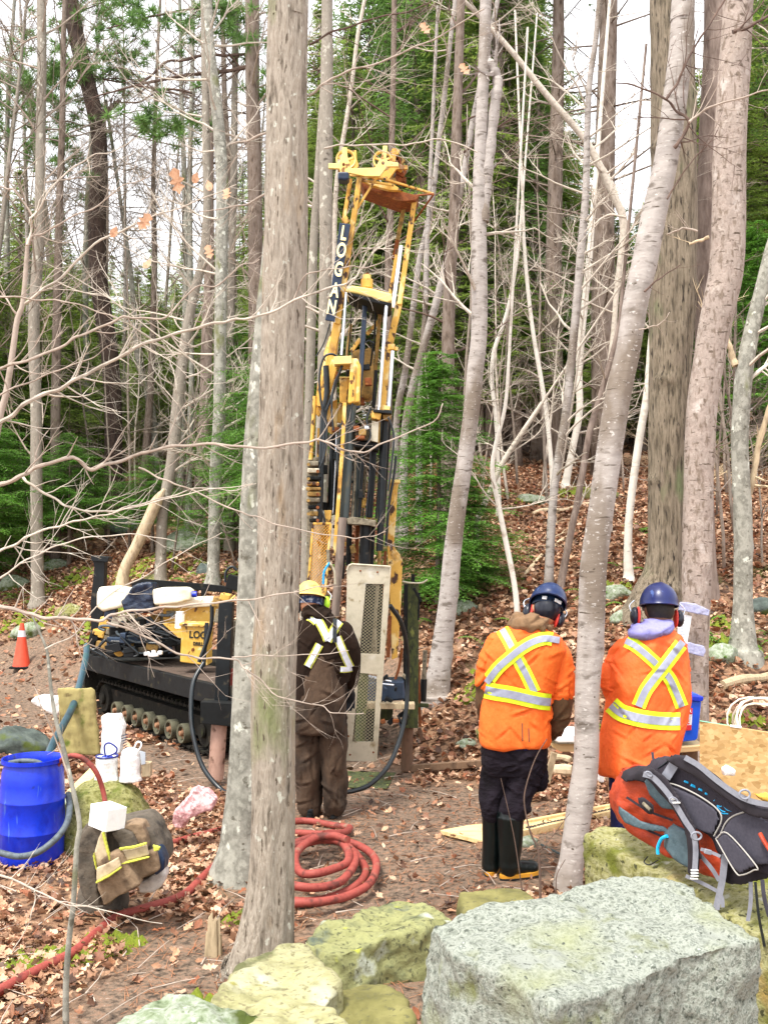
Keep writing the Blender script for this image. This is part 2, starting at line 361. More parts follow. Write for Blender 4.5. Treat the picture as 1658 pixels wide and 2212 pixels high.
mat('hose_red', ['#7a2c26', '#96443a', '#88352e'], sc=(16, 16, 16), rough=.7, bump=.2, bdist=.003, spots=[('#5c2a22', .56, .68, 12), ('#8a6a58', .62, .72, 9)])
mat('hose_black', ['#0c1114', '#1c262c'], sc=(16, 16, 16), rough=.35)
mat('hose_grey', ['#3b4347', '#566067', '#2d3438'], sc=(20, 20, 20), rough=.6)
mat('hose_teal', ['#1d3440', '#2c4a58', '#26504a'], sc=(9, 9, 9), rough=.4)
mat('hose_white', ['#e6ddc4', '#f4eedc'], sc=(9, 9, 9), rough=.5)
mat('cone_orange', ['#e0452c', '#ee5c40'], sc=(6, 6, 6), rough=.5)
mat('reflect', ['#c9c8d0', '#dcdbe2'], sc=(40, 40, 40), rough=.35)
mat('wood_new', ['#d2b077', '#e6cb97', '#c9a468'], sc=(3, 30, 30), detail=6, rough=.7, bump=.2, bdist=.002)
mat('wood_old', ['#8a7a60', '#b8a586', '#75664d'], sc=(14, 14, 4), rough=.85, bump=.5, bdist=.004)
mat('wood_post', ['#4c3a2c', '#7a604a', '#5f4a38'], sc=(12, 12, 4), rough=.9, bump=.6, bdist=.006)
mat('deck_wood', ['#352b25', '#5c4e45', '#463a33'], sc=(6, 20, 20), rough=.85, bump=.4, bdist=.003, spots=[('#1c1713', .55, .68, 6)], spec=.3)
mat('slab', ['#7d7046', '#a0935f', '#8f8250'], sc=(12, 12, 5), detail=8, rough=.9, bump=.4, bdist=.006, spots=[('#56621c', .56, .64, 5), ('#5c4c2c', .60, .68, 9)])
mat('osb', ['#a3814f', '#c0a06c', '#b2905c', '#cfb27f', '#9a7846'], sc=(1, 1, 1.6), vor=34, rough=.8, bump=.15, bdist=.002)
mat('osb_edge', ['#7fc9a8', '#8fd4b4'], rough=.7)
mat('core', ['#2a2622', '#4c463f', '#1c1917'], sc=(30, 30, 30), rough=.9, bump=1, bdist=.01)
mat('paper', ['#e8eef4', '#f4f8fc'], rough=.6)
mat('print_blue', ['#1590d8', '#1fa0e8'], rough=.5)
mat('print_grey', ['#b0b8c2', '#c0c8d2'], rough=.5)
mat('print_red', ['#c8202c', '#d8303c'], rough=.5)
mat('print_black', ['#1c1a12', '#2a261a'], rough=.6)
mat('clear_tape', ['#8d90b8', '#a9abc8', '#7c80a8'], sc=(24, 24, 24), rough=.18, bump=.6, bdist=.004)
# clothing
mat('skin', ['#b9805f', '#c98f6d'], sc=(10, 10, 10), rough=.55)
mat('skin_dark', ['#6b4630', '#7f563c'], sc=(10, 10, 10), rough=.55)
mat('hair', ['#14100d', '#2a221c'], sc=(60, 60, 60), rough=.7)
mat('orange_shirt', ['#f0661a', '#f57224', '#ec6014'], sc=(5, 5, 5), rough=.75, bump=.8, bdist=.05, bscale=(7, 7, 4))
mat('orange_jacket', ['#ea5c1c', '#f06826', '#e65618'], sc=(5, 5, 5), rough=.7, bump=.8, bdist=.035, bscale=(10, 10, 6))
mat('lime', ['#d8f01c', '#e2f62c'], sc=(6, 6, 6), rough=.6)
mat('silver', ['#8f93a8', '#a2a6b8'], sc=(30, 30, 30), rough=.4, bump=.2, bdist=.002)
mat('silver_bright', ['#c8d0dc', '#dfe4ec'], sc=(30, 30, 30), rough=.4)
mat('brown_canvas', ['#170f09', '#23170f', '#1c120b'], sc=(7, 7, 7), rough=.95, bump=.8, bdist=.04, bscale=(9, 9, 6), spec=.2)
mat('brown_muddy', ['#33251a', '#4a3829', '#2a1e14', '#5c4836'], sc=(3, 3, 2), detail=8, rough=.95, bump=1, bdist=.04, bscale=(9, 9, 5))
mat('hood_brown', ['#6b5138', '#86694c', '#5a442f'], sc=(8, 8, 8), rough=.95, bump=.5, bdist=.012)
mat('sleeve_brown', ['#4a3622', '#64492f'], sc=(8, 8, 8), rough=.95, bump=.8, bdist=.015, bscale=(10, 10, 8))
mat('hood_lavender', ['#7674b4', '#8c8ac6', '#6a68a4'], sc=(8, 8, 8), rough=.95, bump=.5, bdist=.012)
mat('trousers_grey', ['#120e12', '#201a22', '#181319'], sc=(6, 6, 6), rough=.95, bump=1, bdist=.04, bscale=(7, 7, 14), spec=.2)
mat('navy_cloth', ['#060c3a', '#0a1250'], sc=(6, 6, 6), rough=.9, bump=.6, bdist=.01, bscale=(8, 8, 8))
mat('boot_rubber', ['#040a0a', '#081212', '#060e0e'], sc=(5, 5, 5), rough=.33, bump=.3, bdist=.008, bscale=(9, 9, 9), spec=.4)
mat('sole_ochre', ['#c98a20', '#d89a30'], rough=.6)
mat('helmet_blue', ['#08204c', '#0e2c60'], sc=(4, 4, 4), rough=.35, spots=[('#061638', .6, .7, 14), ('#3c5a88', .64, .7, (20, 20, 8))])
mat('helmet_royal', ['#060f44', '#0a1a5a'], sc=(4, 4, 4), rough=.35, spots=[('#3c5490', .62, .68, (22, 22, 7))])
mat('hat_yellow', ['#d8be5c', '#e4d080'], sc=(6, 6, 6), rough=.5, spots=[('#9c8648', .60, .7, 16)])
mat('muff_black', ['#0a0d1a', '#14182a'], sc=(6, 6, 6), rough=.3)
mat('muff_red', ['#d83a30', '#e04c40'], rough=.45)
mat('muff_lime', ['#a8e01c', '#b8ec30'], rough=.4)
mat('bandana', ['#0e1a30', '#22365c', '#c8ccd8'], sc=(30, 30, 30), rough=.9)
mat('glove', ['#10141a', '#1c222a'], sc=(10, 10, 10), rough=.8)
# pack
mat('pack_orange', ['#9c300f', '#ac3c18', '#8c280c'], sc=(8, 8, 8), rough=.6, bump=.8, bdist=.02, bscale=(10, 10, 16))
mat('pack_grey', ['#2a262d', '#363139', '#232027'], sc=(60, 60, 60), rough=.9, bump=.2, bdist=.002, spec=.3)
mat('pack_dark', ['#17121a', '#241d26'], sc=(20, 20, 20), rough=.8, bump=.3, bdist=.005)
mat('pack_pad', ['#3c3a44', '#494751'], sc=(90, 90, 90), rough=.9, bump=.2, bdist=.002, spec=.3)
mat('pack_strap', ['#7c7e88', '#8e909a'], sc=(60, 60, 60), rough=.7)
mat('pack_trim', ['#9a9690', '#aca8a2'], rough=.6)
mat('pack_net', ['#3c5058', '#566a72'], sc=(40, 40, 40), rough=.6, bump=.4, bdist=.01)
mat('cyan', ['#10a8e0', '#20b8f0'], rough=.4)
mat('jacket_pile', ['#3a352e', '#5c5348', '#2c2824'], sc=(9, 9, 9), rough=.95, bump=.9, bdist=.02)
mat('jacket_mud', ['#5c4a38', '#8a745c', '#4a3a2c'], sc=(9, 9, 9), rough=.95, bump=.9, bdist=.02)
mat('dirty_reflect', ['#a38f74', '#c4b294', '#8f7b60'], sc=(9, 9, 9), rough=.8, bump=.5, bdist=.01)
mat('dirty_lime', ['#a8ac3c', '#c4c64c', '#8f9230'], sc=(9, 9, 9), rough=.8)

# ------------------------------------------------------------------ ground
def inside(x, y, poly):
    c = False; j = len(poly)-1
    for i in range(len(poly)):
        if ((poly[i][1] > y) != (poly[j][1] > y)) and x < (poly[j][0]-poly[i][0])*(y-poly[i][1])/(poly[j][1]-poly[i][1]+1e-9)+poly[i][0]: c = not c
        j = i
    return c
BARE = [  # trodden ground, outlines given as photo pixels dropped onto the flat
    [(560, 1700), (800, 1680), (1060, 1690), (1240, 1760), (1250, 1900), (900, 1960), (640, 2060), (520, 1830)],
    [(-200, 1455), (110, 1450), (195, 1500), (180, 1560), (60, 1580), (-200, 1600)],
    [(260, 1980), (500, 1980), (520, 2100), (560, 2260), (120, 2260)],
    [(640, 2040), (760, 1990), (1000, 1960), (960, 2260), (640, 2260)],
    [(430, 1580), (880, 1560), (900, 1700), (450, 1720), (230, 1620)]]
BAREW = []
for pl in BARE:
    q = []
    for x, y in pl:
        a, b = ray(x, y); d = -EYE/b; q.append((a*d, d))
    BAREW.append(q)
def bare(x, y):
    w = Vector((noise.noise(Vector((x*1.7, y*1.7, 9))), noise.noise(Vector((x*1.7, y*1.7, 19)))))*.35
    return any(inside(x+w[0], y+w[1], q) for q in BAREW)
def build_ground():
    ys = list(np.concatenate([np.arange(-6, 2, .5), np.arange(2, 14, .09), np.arange(14, 30, .25), np.arange(30, 70, 1.5), np.arange(70, 400, 15)]))
    xs = [0.0]; s = .09
    while xs[-1] < 300: xs.append(xs[-1]+s); s = .09 if xs[-1] < 4.5 else s*1.09
    xs = [-a for a in xs[:0:-1]]+xs
    V = []; c = []
    for y in ys:
        for x in xs:
            V.append((x, y, hz(x, y)))
            c.append(1.0 if bare(x, y) else 0.0)
    nx = len(xs); Fq = [(j*nx+i, j*nx+i+1, (j+1)*nx+i+1, (j+1)*nx+i) for j in range(len(ys)-1) for i in range(nx-1)]
    c = np.array(c).reshape(len(ys), nx)
    for _ in range(2):
        c[1:-1, 1:-1] = (c[1:-1, 1:-1]*2+c[:-2, 1:-1]+c[2:, 1:-1]+c[1:-1, :-2]+c[1:-1, 2:])/6
    me = np_mesh('ground', V, Fq, 'ground', np.repeat(c.reshape(-1, 1), 3, axis=1), smooth=True)
    m = MATS['ground']; t = m.node_tree; N = t.nodes; L = t.links
    # trodden soil shows through the litter where people and the machine have worked
    b = [n for n in N if n.type == 'BSDF_PRINCIPLED'][0]; src = b.inputs['Base Color'].links[0].from_socket
    d = MATS['dirt'].node_tree; dr = [n for n in d.nodes if n.type == 'VALTORGB'][0]
    tc = [n for n in N if n.type == 'TEX_COORD'][0]
    nz = N.new('ShaderNodeTexNoise'); nz.inputs['Detail'].default_value = 10; nz.inputs['Scale'].default_value = 26; L.new(tc.outputs['Object'], nz.inputs['Vector'])
    nz.inputs['Roughness'].default_value = .7
    cr = N.new('ShaderNodeValToRGB')
    for i, (p, h) in enumerate([(.34, '#2e251c'), (.45, '#5c4c3e'), (.52, '#7a6858'), (.58, '#7a5a44'), (.66, '#998b7f')]):
        e = cr.color_ramp.elements[i] if i < 2 else cr.color_ramp.elements.new(p)
        e.position = p; e.color = lin(h)
    L.new(nz.outputs['Fac'], cr.inputs[0])
    at = N.new('ShaderNodeAttribute'); at.attribute_name = 'tint'
    mx = N.new('ShaderNodeMix'); mx.data_type = 'RGBA'; L.new(at.outputs['Fac'], mx.inputs[0]); L.new(src, mx.inputs[6]); L.new(cr.outputs[0], mx.inputs[7])
    L.new(mx.outputs[2], b.inputs['Base Color'])
    g = link('ground', me); tag(g, kind='structure'); return g
ground = build_ground()

# ------------------------------------------------------------------ fallen leaves
def leaf_shapes():
    out = []
    maple = [(0, -.5), (.12, -.34), (.36, -.36), (.34, -.12), (.54, .08), (.30, .14), (.16, .32), (0, .55), (-.18, .30), (-.30, .14), (-.5, .12), (-.32, -.1), (-.38, -.36), (-.14, -.32)]
    oak = [(0, -.6), (.14, -.36), (.3, -.3), (.14, -.12), (.36, .02), (.16, .16), (.26, .36), (0, .6), (-.26, .36), (-.16, .16), (-.36, .02), (-.14, -.12), (-.3, -.3), (-.14, -.36)]
    beech = [(0, -.55), (.2, -.35), (.3, -.1), (.26, .15), (.12, .4), (0, .55), (-.12, .4), (-.26, .15), (-.3, -.1), (-.2, -.35), (-.1, -.45), (-.05, -.5), (-.02, -.52), (-.01, -.54)]
    for i, s in enumerate([maple, oak, beech, maple]):
        pts = []
        for j, (x, y) in enumerate(s):
            curl = [1.0, 1.3, 1.1, 1.8][i]
            pts.append((x, y, curl*(.25*abs(x)+.25*y*y-.04)+.05*math.sin(j*2.3+i)))
        pts.append((0, 0, -.03)); out.append(np.array(pts))
    return out
LEAVES = leaf_shapes()
LC = np.array([lin(h)[:3] for h in ['#94705a', '#ab8a72', '#74503c', '#b89a80', '#5c4232', '#c4ae98', '#8c5a3e', '#8a6c54', '#4a3426', '#b09078', '#9c7e66', '#bca288', '#cbb8a4', '#7f5e4a']])
def rotm(ax, ay, az):
    ca, sa, cb, sb, cc, sc = np.cos(ax), np.sin(ax), np.cos(ay), np.sin(ay), np.cos(az), np.sin(az)
    M = np.empty((len(ax), 3, 3))
    M[:, 0, 0] = cc*cb; M[:, 0, 1] = cc*sb*sa-sc*ca; M[:, 0, 2] = cc*sb*ca+sc*sa
    M[:, 1, 0] = sc*cb; M[:, 1, 1] = sc*sb*sa+cc*ca; M[:, 1, 2] = sc*sb*ca-cc*sa
    M[:, 2, 0] = -sb; M[:, 2, 1] = cb*sa; M[:, 2, 2] = cb*ca
    return M
KEEP = []       # (x, y, r) spots kept clear of leaves
def spots(n, y0, y1, side, dens=1.0):
    pts = []
    while len(pts) < n:
        y = y0*(y1/y0)**random.random() if y1/y0 > 1.3 else random.uniform(y0, y1)
        y = math.sqrt(random.uniform(y0*y0, y1*y1))
        x = random.uniform(-1, 1)*(.40*y+side)
        if bare(x, y) and random.random() > .08: continue
        if any((x-a)**2+(y-b)**2 < r*r for a, b, r in KEEP): continue
        c = noise.noise(Vector((x*.9, y*.9, 40)))
        if c < -.32 and random.random() < .55: continue
        pts.append((x, y, hz(x, y)))
    return np.array(pts)
def litter(n, y0, y1, size, shape_step, name, lift):
    pts = spots(n, y0, y1, 1.6); Vs = []; Fs = []; Cs = []; off = 0
    k = RNG.choice(4, n, p=[.2, .34, .28, .18])
    for s in range(4):
        T = LEAVES[s]; ring = T[:-1][::shape_step]; T2 = np.vstack([ring, T[-1:]]); nr = len(ring)
        idx = np.where(k == s)[0]; m = len(idx)
        if not m: continue
        tilt = RNG.normal(0, .5, (m, 2)); az = RNG.uniform(0, 6.28, m)
        M = rotm(tilt[:, 0], tilt[:, 1], az); sc = RNG.uniform(.45, 1.25, m)*size
        V = np.einsum('nij,kj->nki', M, T2)*sc[:, None, None]+pts[idx][:, None, :]
        V[:, :, 2] += lift+RNG.uniform(0, .03, (m, 1))
        tri = np.array([(i, (i+1) % nr, nr) for i in range(nr)])
        Fs.append((tri[None]+(np.arange(m)*(nr+1))[:, None, None]+off).reshape(-1, 3)); off += m*(nr+1)
        c = LC[RNG.integers(0, len(LC), m)]*RNG.uniform(.85, 1.6, (m, 1))*np.array([[1.12, 1.02, .96]])
        Vs.append(V.reshape(-1, 3)); Cs.append(np.repeat(c, nr+1, axis=0))
    me = np_mesh(name, np.vstack(Vs), np.vstack(Fs), 'leaf', np.vstack(Cs))
    return me
def leaf_obj(shape, size, m):
    T = LEAVES[shape]; nr = len(T)-1
    return np_mesh('fallen_leaf', T*size, [(i, (i+1) % nr, nr) for i in range(nr)], m)
# ------------------------------------------------------------------ rocks
def rock_mesh(name, top, zb, fl=1.06, voxel=.02, amp=.02, sc=6, sm=3, drop=None, fine=.004):
    """a split block: its top outline (world points), spreading a little down to zb"""
    n = len(top); c = sum((Vector(p) for p in top), Vector())/n
    mb = MB(); vs = [Vector(p) for p in top]+[Vector((c.x+(p[0]-c.x)*fl, c.y+(p[1]-c.y)*fl, zb)) for p in top]
    mb.add(vs, [tuple(range(n)), tuple(range(2*n-1, n-1, -1))]+[(i, i+n, (i+1) % n+n, (i+1) % n) for i in range(n)])
    me = remeshed(mb, voxel, sm, .5, None, name)
    o = random.uniform(0, 50)
    def fn(p, nn): return p+nn*(nz3(p, sc, o)*amp+nz3(p, sc*3.7, o)*amp*.4+nz3(p, sc*12, o)*fine)
    me.update(); displace(me, fn); return me
def boulder_mesh(name, c, r, amp=.18, sub=5, seed=0, cuts=6, sc=1.6):
    bm = bmesh.new(); bmesh.ops.create_icosphere(bm, subdivisions=sub, radius=1)
    rr = random.Random(seed); pl = []
    for _ in range(cuts):
        d = Vector((rr.uniform(-1, 1), rr.uniform(-1, 1), rr.uniform(-.3, 1))).normalized(); pl.append((d, rr.uniform(.62, .88)))
    for v in bm.verts:
        p = v.co.copy()
        for d, h in pl:
            k = p.dot(d)
            if k > h: p -= d*(k-h)*.85
        p *= 1+amp*nz3(p, sc, seed*7.7)+amp*.3*nz3(p, sc*4, seed)+amp*.08*nz3(p, sc*14, seed)
        v.co = Vector((p.x*r[0], p.y*r[1], p.z*r[2]))+Vector(c)
    me = bpy.data.meshes.new(name); bm.to_mesh(me); bm.free()
    me.polygons.foreach_set('use_smooth', [True]*len(me.polygons)); return me
def PT(px, py, z):            # point seen at a pixel lying at height z
    a, b = ray(px, py); d = (z-EYE)/b; return Vector((a*d, d, z))

# big split granite block at lower right
tp = [PT(923, 1992, 1.04), PT(985, 1974, 1.05), PT(1290, 1905, 1.06), PT(1430, 1890, 1.06), PT(1500, 1922, 1.05), PT(1640, 2030, 1.03),
      PT(1560, 2046, 1.03), PT(1466, 2068, 1.03), PT(1390, 2112, 1.02), PT(1190, 2172, 1.03), PT(1106, 2112, 1.03), PT(986, 2072, 1.03)]
o = put('granite_block', rock_mesh('granite_block', tp, -.05, 1.12, .010, .020, 9, 1, fine=.004), 'granite')
tag(o, 'huge pale grey split granite block with a flat speckled top, in the bottom right corner', 'rock')
# long mossy block carrying the backpack
tp = [PT(1262, 1800, .86), PT(1300, 1786, .86), PT(1420, 1800, .86), PT(1640, 1850, .86), PT(1800, 1900, .86), PT(1820, 2060, .80), PT(1620, 2010, .80), PT(1500, 1935, .80), PT(1380, 1870, .82)]
o = put('mossy_block', rock_mesh('mossy_block', tp, -.05, 1.1, .014, .014, 6, 1, fine=.005), 'granite_moss')
tag(o, 'yellow green mossy granite block with the backpack lying on it', 'rock')
# low rocks in front
def low_rock(name, px, z, m, label, amp=.03, fl=1.15, voxel=.014):
    tp = [PT(x, y, z) for x, y in px]
    o = put(name, rock_mesh(name, tp, -.15, fl, voxel, amp, 5, 7, fine=.003), m); return tag(o, label, 'rock')
low_rock('flat_rock', [(468, 2160), (500, 2085), (545, 2060), (640, 2036), (672, 2038), (700, 2090), (735, 2125), (700, 2180), (560, 2190)], .33, 'rock_yellow', 'smooth yellow lichened rock against the foot of the big front tree')
low_rock('long_rock', [(650, 2025), (700, 1992), (760, 1985), (790, 1952), (850, 1935), (925, 1945), (985, 1982), (900, 2010), (830, 2025), (735, 2060), (690, 2052)], .20, 'rock_lichen', 'long greenish rock with bright lichen below the coiled red hose', amp=.04)
low_rock('squared_rock', [(990, 1925), (1080, 1918), (1125, 1915), (1160, 1945), (1160, 1962), (1060, 1975), (1000, 1972)], .24, 'rock_olive', 'small squared olive rock just behind the granite block', amp=.015)
low_rock('pale_rock', [(300, 2170), (365, 2148), (420, 2150), (470, 2165), (560, 2180), (620, 2260), (540, 2330), (220, 2330), (230, 2230)], .35, 'rock_green', 'pale green and white crusted rock cut by the bottom edge, left of centre', amp=.05)
low_rock('bottom_rock', [(560, 2190), (640, 2160), (720, 2175), (760, 2230), (740, 2330), (520, 2330), (530, 2230)], .44, 'rock_yellow', 'yellowish rounded rock at the very bottom between the flat rock and the granite block', amp=.03)
low_rock('brown_rock', [(700, 2130), (800, 2120), (870, 2150), (895, 2200), (880, 2300), (740, 2300), (720, 2180)], .24, 'rock_olive', 'olive brown low rock at the bottom edge beside the granite block', amp=.03)
# boulder under the white jugs
g = G(262, 1785)
bc = Vector((g.x, g.y+.35, .02))
me = boulder_mesh('mossy_boulder', (bc.x+.01, 6.98, 0), (.36, .34, .44), .08, 6, 3, 2); o = put('mossy_boulder', me, 'boulder_moss')
tag(o, 'rounded moss covered boulder with two white wrapped rolls standing on it', 'rock')
g = G(20, 1640); o = put('dark_rock', boulder_mesh('dark_rock', (g.x-.05, g.y+.25, g.z+.06), (.34, .28, .24), .2, 4, 9, 7), 'rock_dark')
tag(o, 'dark blue grey rock at the left edge behind the blue drum', 'rock')
# mossy stones on the slopes
mossy = [(60, 1370, .5, .3), (150, 1330, .45, .28), (395, 1190, .9, .55), (560, 1225, .8, .4), (500, 1150, .9, .5), (200, 1160, .8, .4), (30, 1270, .6, .35), (230, 1320, .35, .2),
         (1000, 1320, .35, .2), (1300, 1075, .7, .3), (1330, 1290, .4, .2), (1640, 1320, .5, .22), (1560, 1420, .35, .2), (1060, 1590, .3, .12), (1010, 1610, .22, .1), (280, 1150, .8, .45),
         (120, 1230, .6, .3), (340, 1260, .5, .25), (1150, 1085, .6, .2), (450, 1245, .5, .3), (1340, 1340, .3, .15), (1500, 1035, .8, .4)]
words = ['grey', 'pale', 'dark', 'green', 'broad', 'small', 'half buried', 'lichen spotted']
for i, (x, y, w, h) in enumerate(mossy):
    g = G(x, y); m = ['rock_green', 'boulder_moss', 'rock_green', 'rock_dark'][i % 4]
    o = put('forest_rock', boulder_mesh('forest_rock', (0, 0, 0), (w/2, w*.4, h*.6), .25, 3, 20+i, 6), m); o.location = (g.x, g.y, g.z+h*.12)
    side = 'left of the machine' if x < 600 else 'right of the machine'
    tag(o, '%s mossy stone on the leafy slope %s' % (words[(i*3) % 8], side), 'rock', 'mossy stones on the slope %s' % side)

# moss cushions on the forest floor
def moss_patch(cx, cy, w, h, m='moss', n=260, label=''):
    pass
mb = MB(); V = []; Fs = []
patches = [(60, 2085, 60, 14), (230, 2050, 55, 14), (150, 2070, 60, 14), (250, 2035, 60, 10), (430, 2185, 60, 18), (520, 1990, 30, 8), (455, 2200, 40, 14), (740, 2130, 16, 14), (470, 1905, 16, 10),
           (400, 1250, 90, 22), (520, 1240, 60, 20), (280, 1240, 60, 16), (150, 1250, 60, 14), (230, 1345, 60, 12), (60, 1345, 60, 12), (330, 1220, 50, 18), (1150, 1085, 40, 6), (1230, 1070, 30, 6), (1110, 1400, 30, 8),
           (1020, 1500, 30, 8), (1310, 1275, 50, 10), (1560, 1345, 40, 8), (1580, 1400, 50, 10), (1620, 1560, 60, 6), (1500, 1600, 40, 8), (1290, 1590, 40, 14), (1050, 1450, 30, 6), (1270, 1650, 20, 10), (700, 1300, 10, 10), (1370, 1600, 40, 8)]
rr = random.Random(5)
for (cx, cy, w, h) in patches:
    g = G(cx, cy); k = w*g.y/F; q = min(1.2, h/w*4)
    for _ in range(60):
        a = rr.uniform(0, 6.28); r = k*math.sqrt(rr.random()); x = g.x+r*math.cos(a); y = g.y+r*math.sin(a)*q; s = rr.uniform(.012, .035)*(1+.12*g.y)
        z = hz(x, y); n = len(V)
        V += [(x-s, y, z-.01), (x, y-s, z-.01), (x+s, y, z-.01), (x, y+s, z-.01), (x+rr.uniform(-.3, .3)*s, y+rr.uniform(-.3, .3)*s, z+s*.7+.012)]
        Fs += [(n, n+1, n+4), (n+1, n+2, n+4), (n+2, n+3, n+4), (n+3, n, n+4)]
me = np_mesh('moss_cushions', V, Fs, 'moss', smooth=True); o = link('moss_cushions', me); tag(o, 'yellow green moss cushions scattered over the leaf litter', 'moss', kind='stuff')

# ------------------------------------------------------------------ spread the leaves
KEEP += [(.52, 2.5, .5), (1.4, 3.1, .55)]
o = link('leaf_litter', litter(38000, 2.9, 9.0, .056, 1, 'leaf_litter', .012), ground); tag(o, kind='stuff')
o = link('leaf_litter_on_slope', litter(78000, 9.0, 20.0, .075, 2, 'leaf_litter_on_slope', .02), ground); tag(o, kind='stuff')
o = link('leaf_litter_far', litter(30000, 20.0, 42.0, .14, 4, 'leaf_litter_far', .03), ground); tag(o, kind='stuff')
protos = [leaf_obj(s, z, m) for s in (1, 2, 3, 0) for z, m in ((.075, 'leaf_single'), (.066, 'leaf_pale'), (.06, 'leaf_single'))]
ps = []
while len(ps) < 300:
    y = 2.9+random.random()**1.3*3.0; x = random.uniform(-.44, .30)*y
    if bare(x, y) and random.random() > .10: continue
    if any((x-a)**2+(y-b)**2 < (r+.05)**2 for a, b, r in KEEP): continue
    ps.append((x, y))
for x, y in ps:
    o = link('fallen_leaf', protos[random.randrange(len(protos))], ground)
    o.location = (x, y, hz(x, y)+.035); o.rotation_euler = (random.gauss(0, .45), random.gauss(0, .45), random.uniform(0, 6.28)); s = random.uniform(.6, 1.2); o.scale = (s, s, s)
mb = MB(); rr = random.Random(21)
for _ in range(420):
    y = 3.2+rr.random()**1.2*9; x = rr.uniform(-.42, .42)*y; z = hz(x, y); a = rr.uniform(0, 3.14); L = rr.uniform(.06, .35)
    p = Vector((x, y, z+.02)); q = p+Vector((math.cos(a), math.sin(a), rr.uniform(-.02, .12)))*L; m_ = p.lerp(q, .5)+Vector((rr.uniform(-.02, .02), rr.uniform(-.02, .02), .01))
    mb.tube([p, m_, q], [rr.uniform(.002, .006), .003, .0015], 4, False)
o = mb.build('twig_litter', 'twig', ground, True); tag(o, kind='stuff')
# reddish pine needles and twigs lying on the trodden soil
V = []; Fs = []
for _ in range(5200):
    y = random.uniform(3.0, 9.0); x = random.uniform(-.25, .33)*y
    if not bare(x, y): continue
    a = random.uniform(0, 3.14); L = random.uniform(.03, .08); w = .0016+.0002*y; z = hz(x, y)+random.uniform(.004, .012); n = len(V)
    ca, sa = math.cos(a), math.sin(a)
    V += [(x-ca*L-sa*w, y-sa*L+ca*w, z), (x-ca*L+sa*w, y-sa*L-ca*w, z), (x+ca*L, y+sa*L, z+.006)]; Fs.append((n, n+1, n+2))
o = link('pine_needle_litter', np_mesh('pine_needle_litter', V, Fs, 'leaf_single'), ground); tag(o, kind='stuff')
# ------------------------------------------------------------------ trees: helpers
def rpath(pts, k=6): return smooth_path(pts, k)
def wander(mb, p, d, L, r, lvl, rnd, n=5, droop=0.0, kids=(4, 4, 3), spread=.9, tips=None):
    segs = 5 if lvl < 2 else 3; pts = [p.copy()]; dirs = []; q = p.copy(); dd = d.normalized()
    for i in range(segs):
        dd = (dd+Vector((rnd.uniform(-1, 1), rnd.uniform(-1, 1), rnd.uniform(-.8, 1)-droop))*.2).normalized()
        q = q+dd*(L/segs); pts.append(q.copy()); dirs.append(dd.copy())
    mb.tube(pts, [r*(1-.75*i/segs) for i in range(segs+1)], max(3, n), cap=False)
    if lvl >= 3 or L < .12:
        if tips is not None: tips.append((pts[-1], dirs[-1]))
        return
    for c in range(kids[lvl] if lvl < len(kids) else 2):
        t = rnd.uniform(.25, 1.0)*segs; i = min(segs-1, int(t)); b = pts[i].lerp(pts[i+1], t-i)
        ax = Vector((rnd.uniform(-1, 1), rnd.uniform(-1, 1), rnd.uniform(-.7, 1)))
        nd = (dirs[i]+ax*spread).normalized()
        wander(mb, b, nd, L*rnd.uniform(.35, .6), r*.45, lvl+1, rnd, n-1, droop, kids, spread, tips)
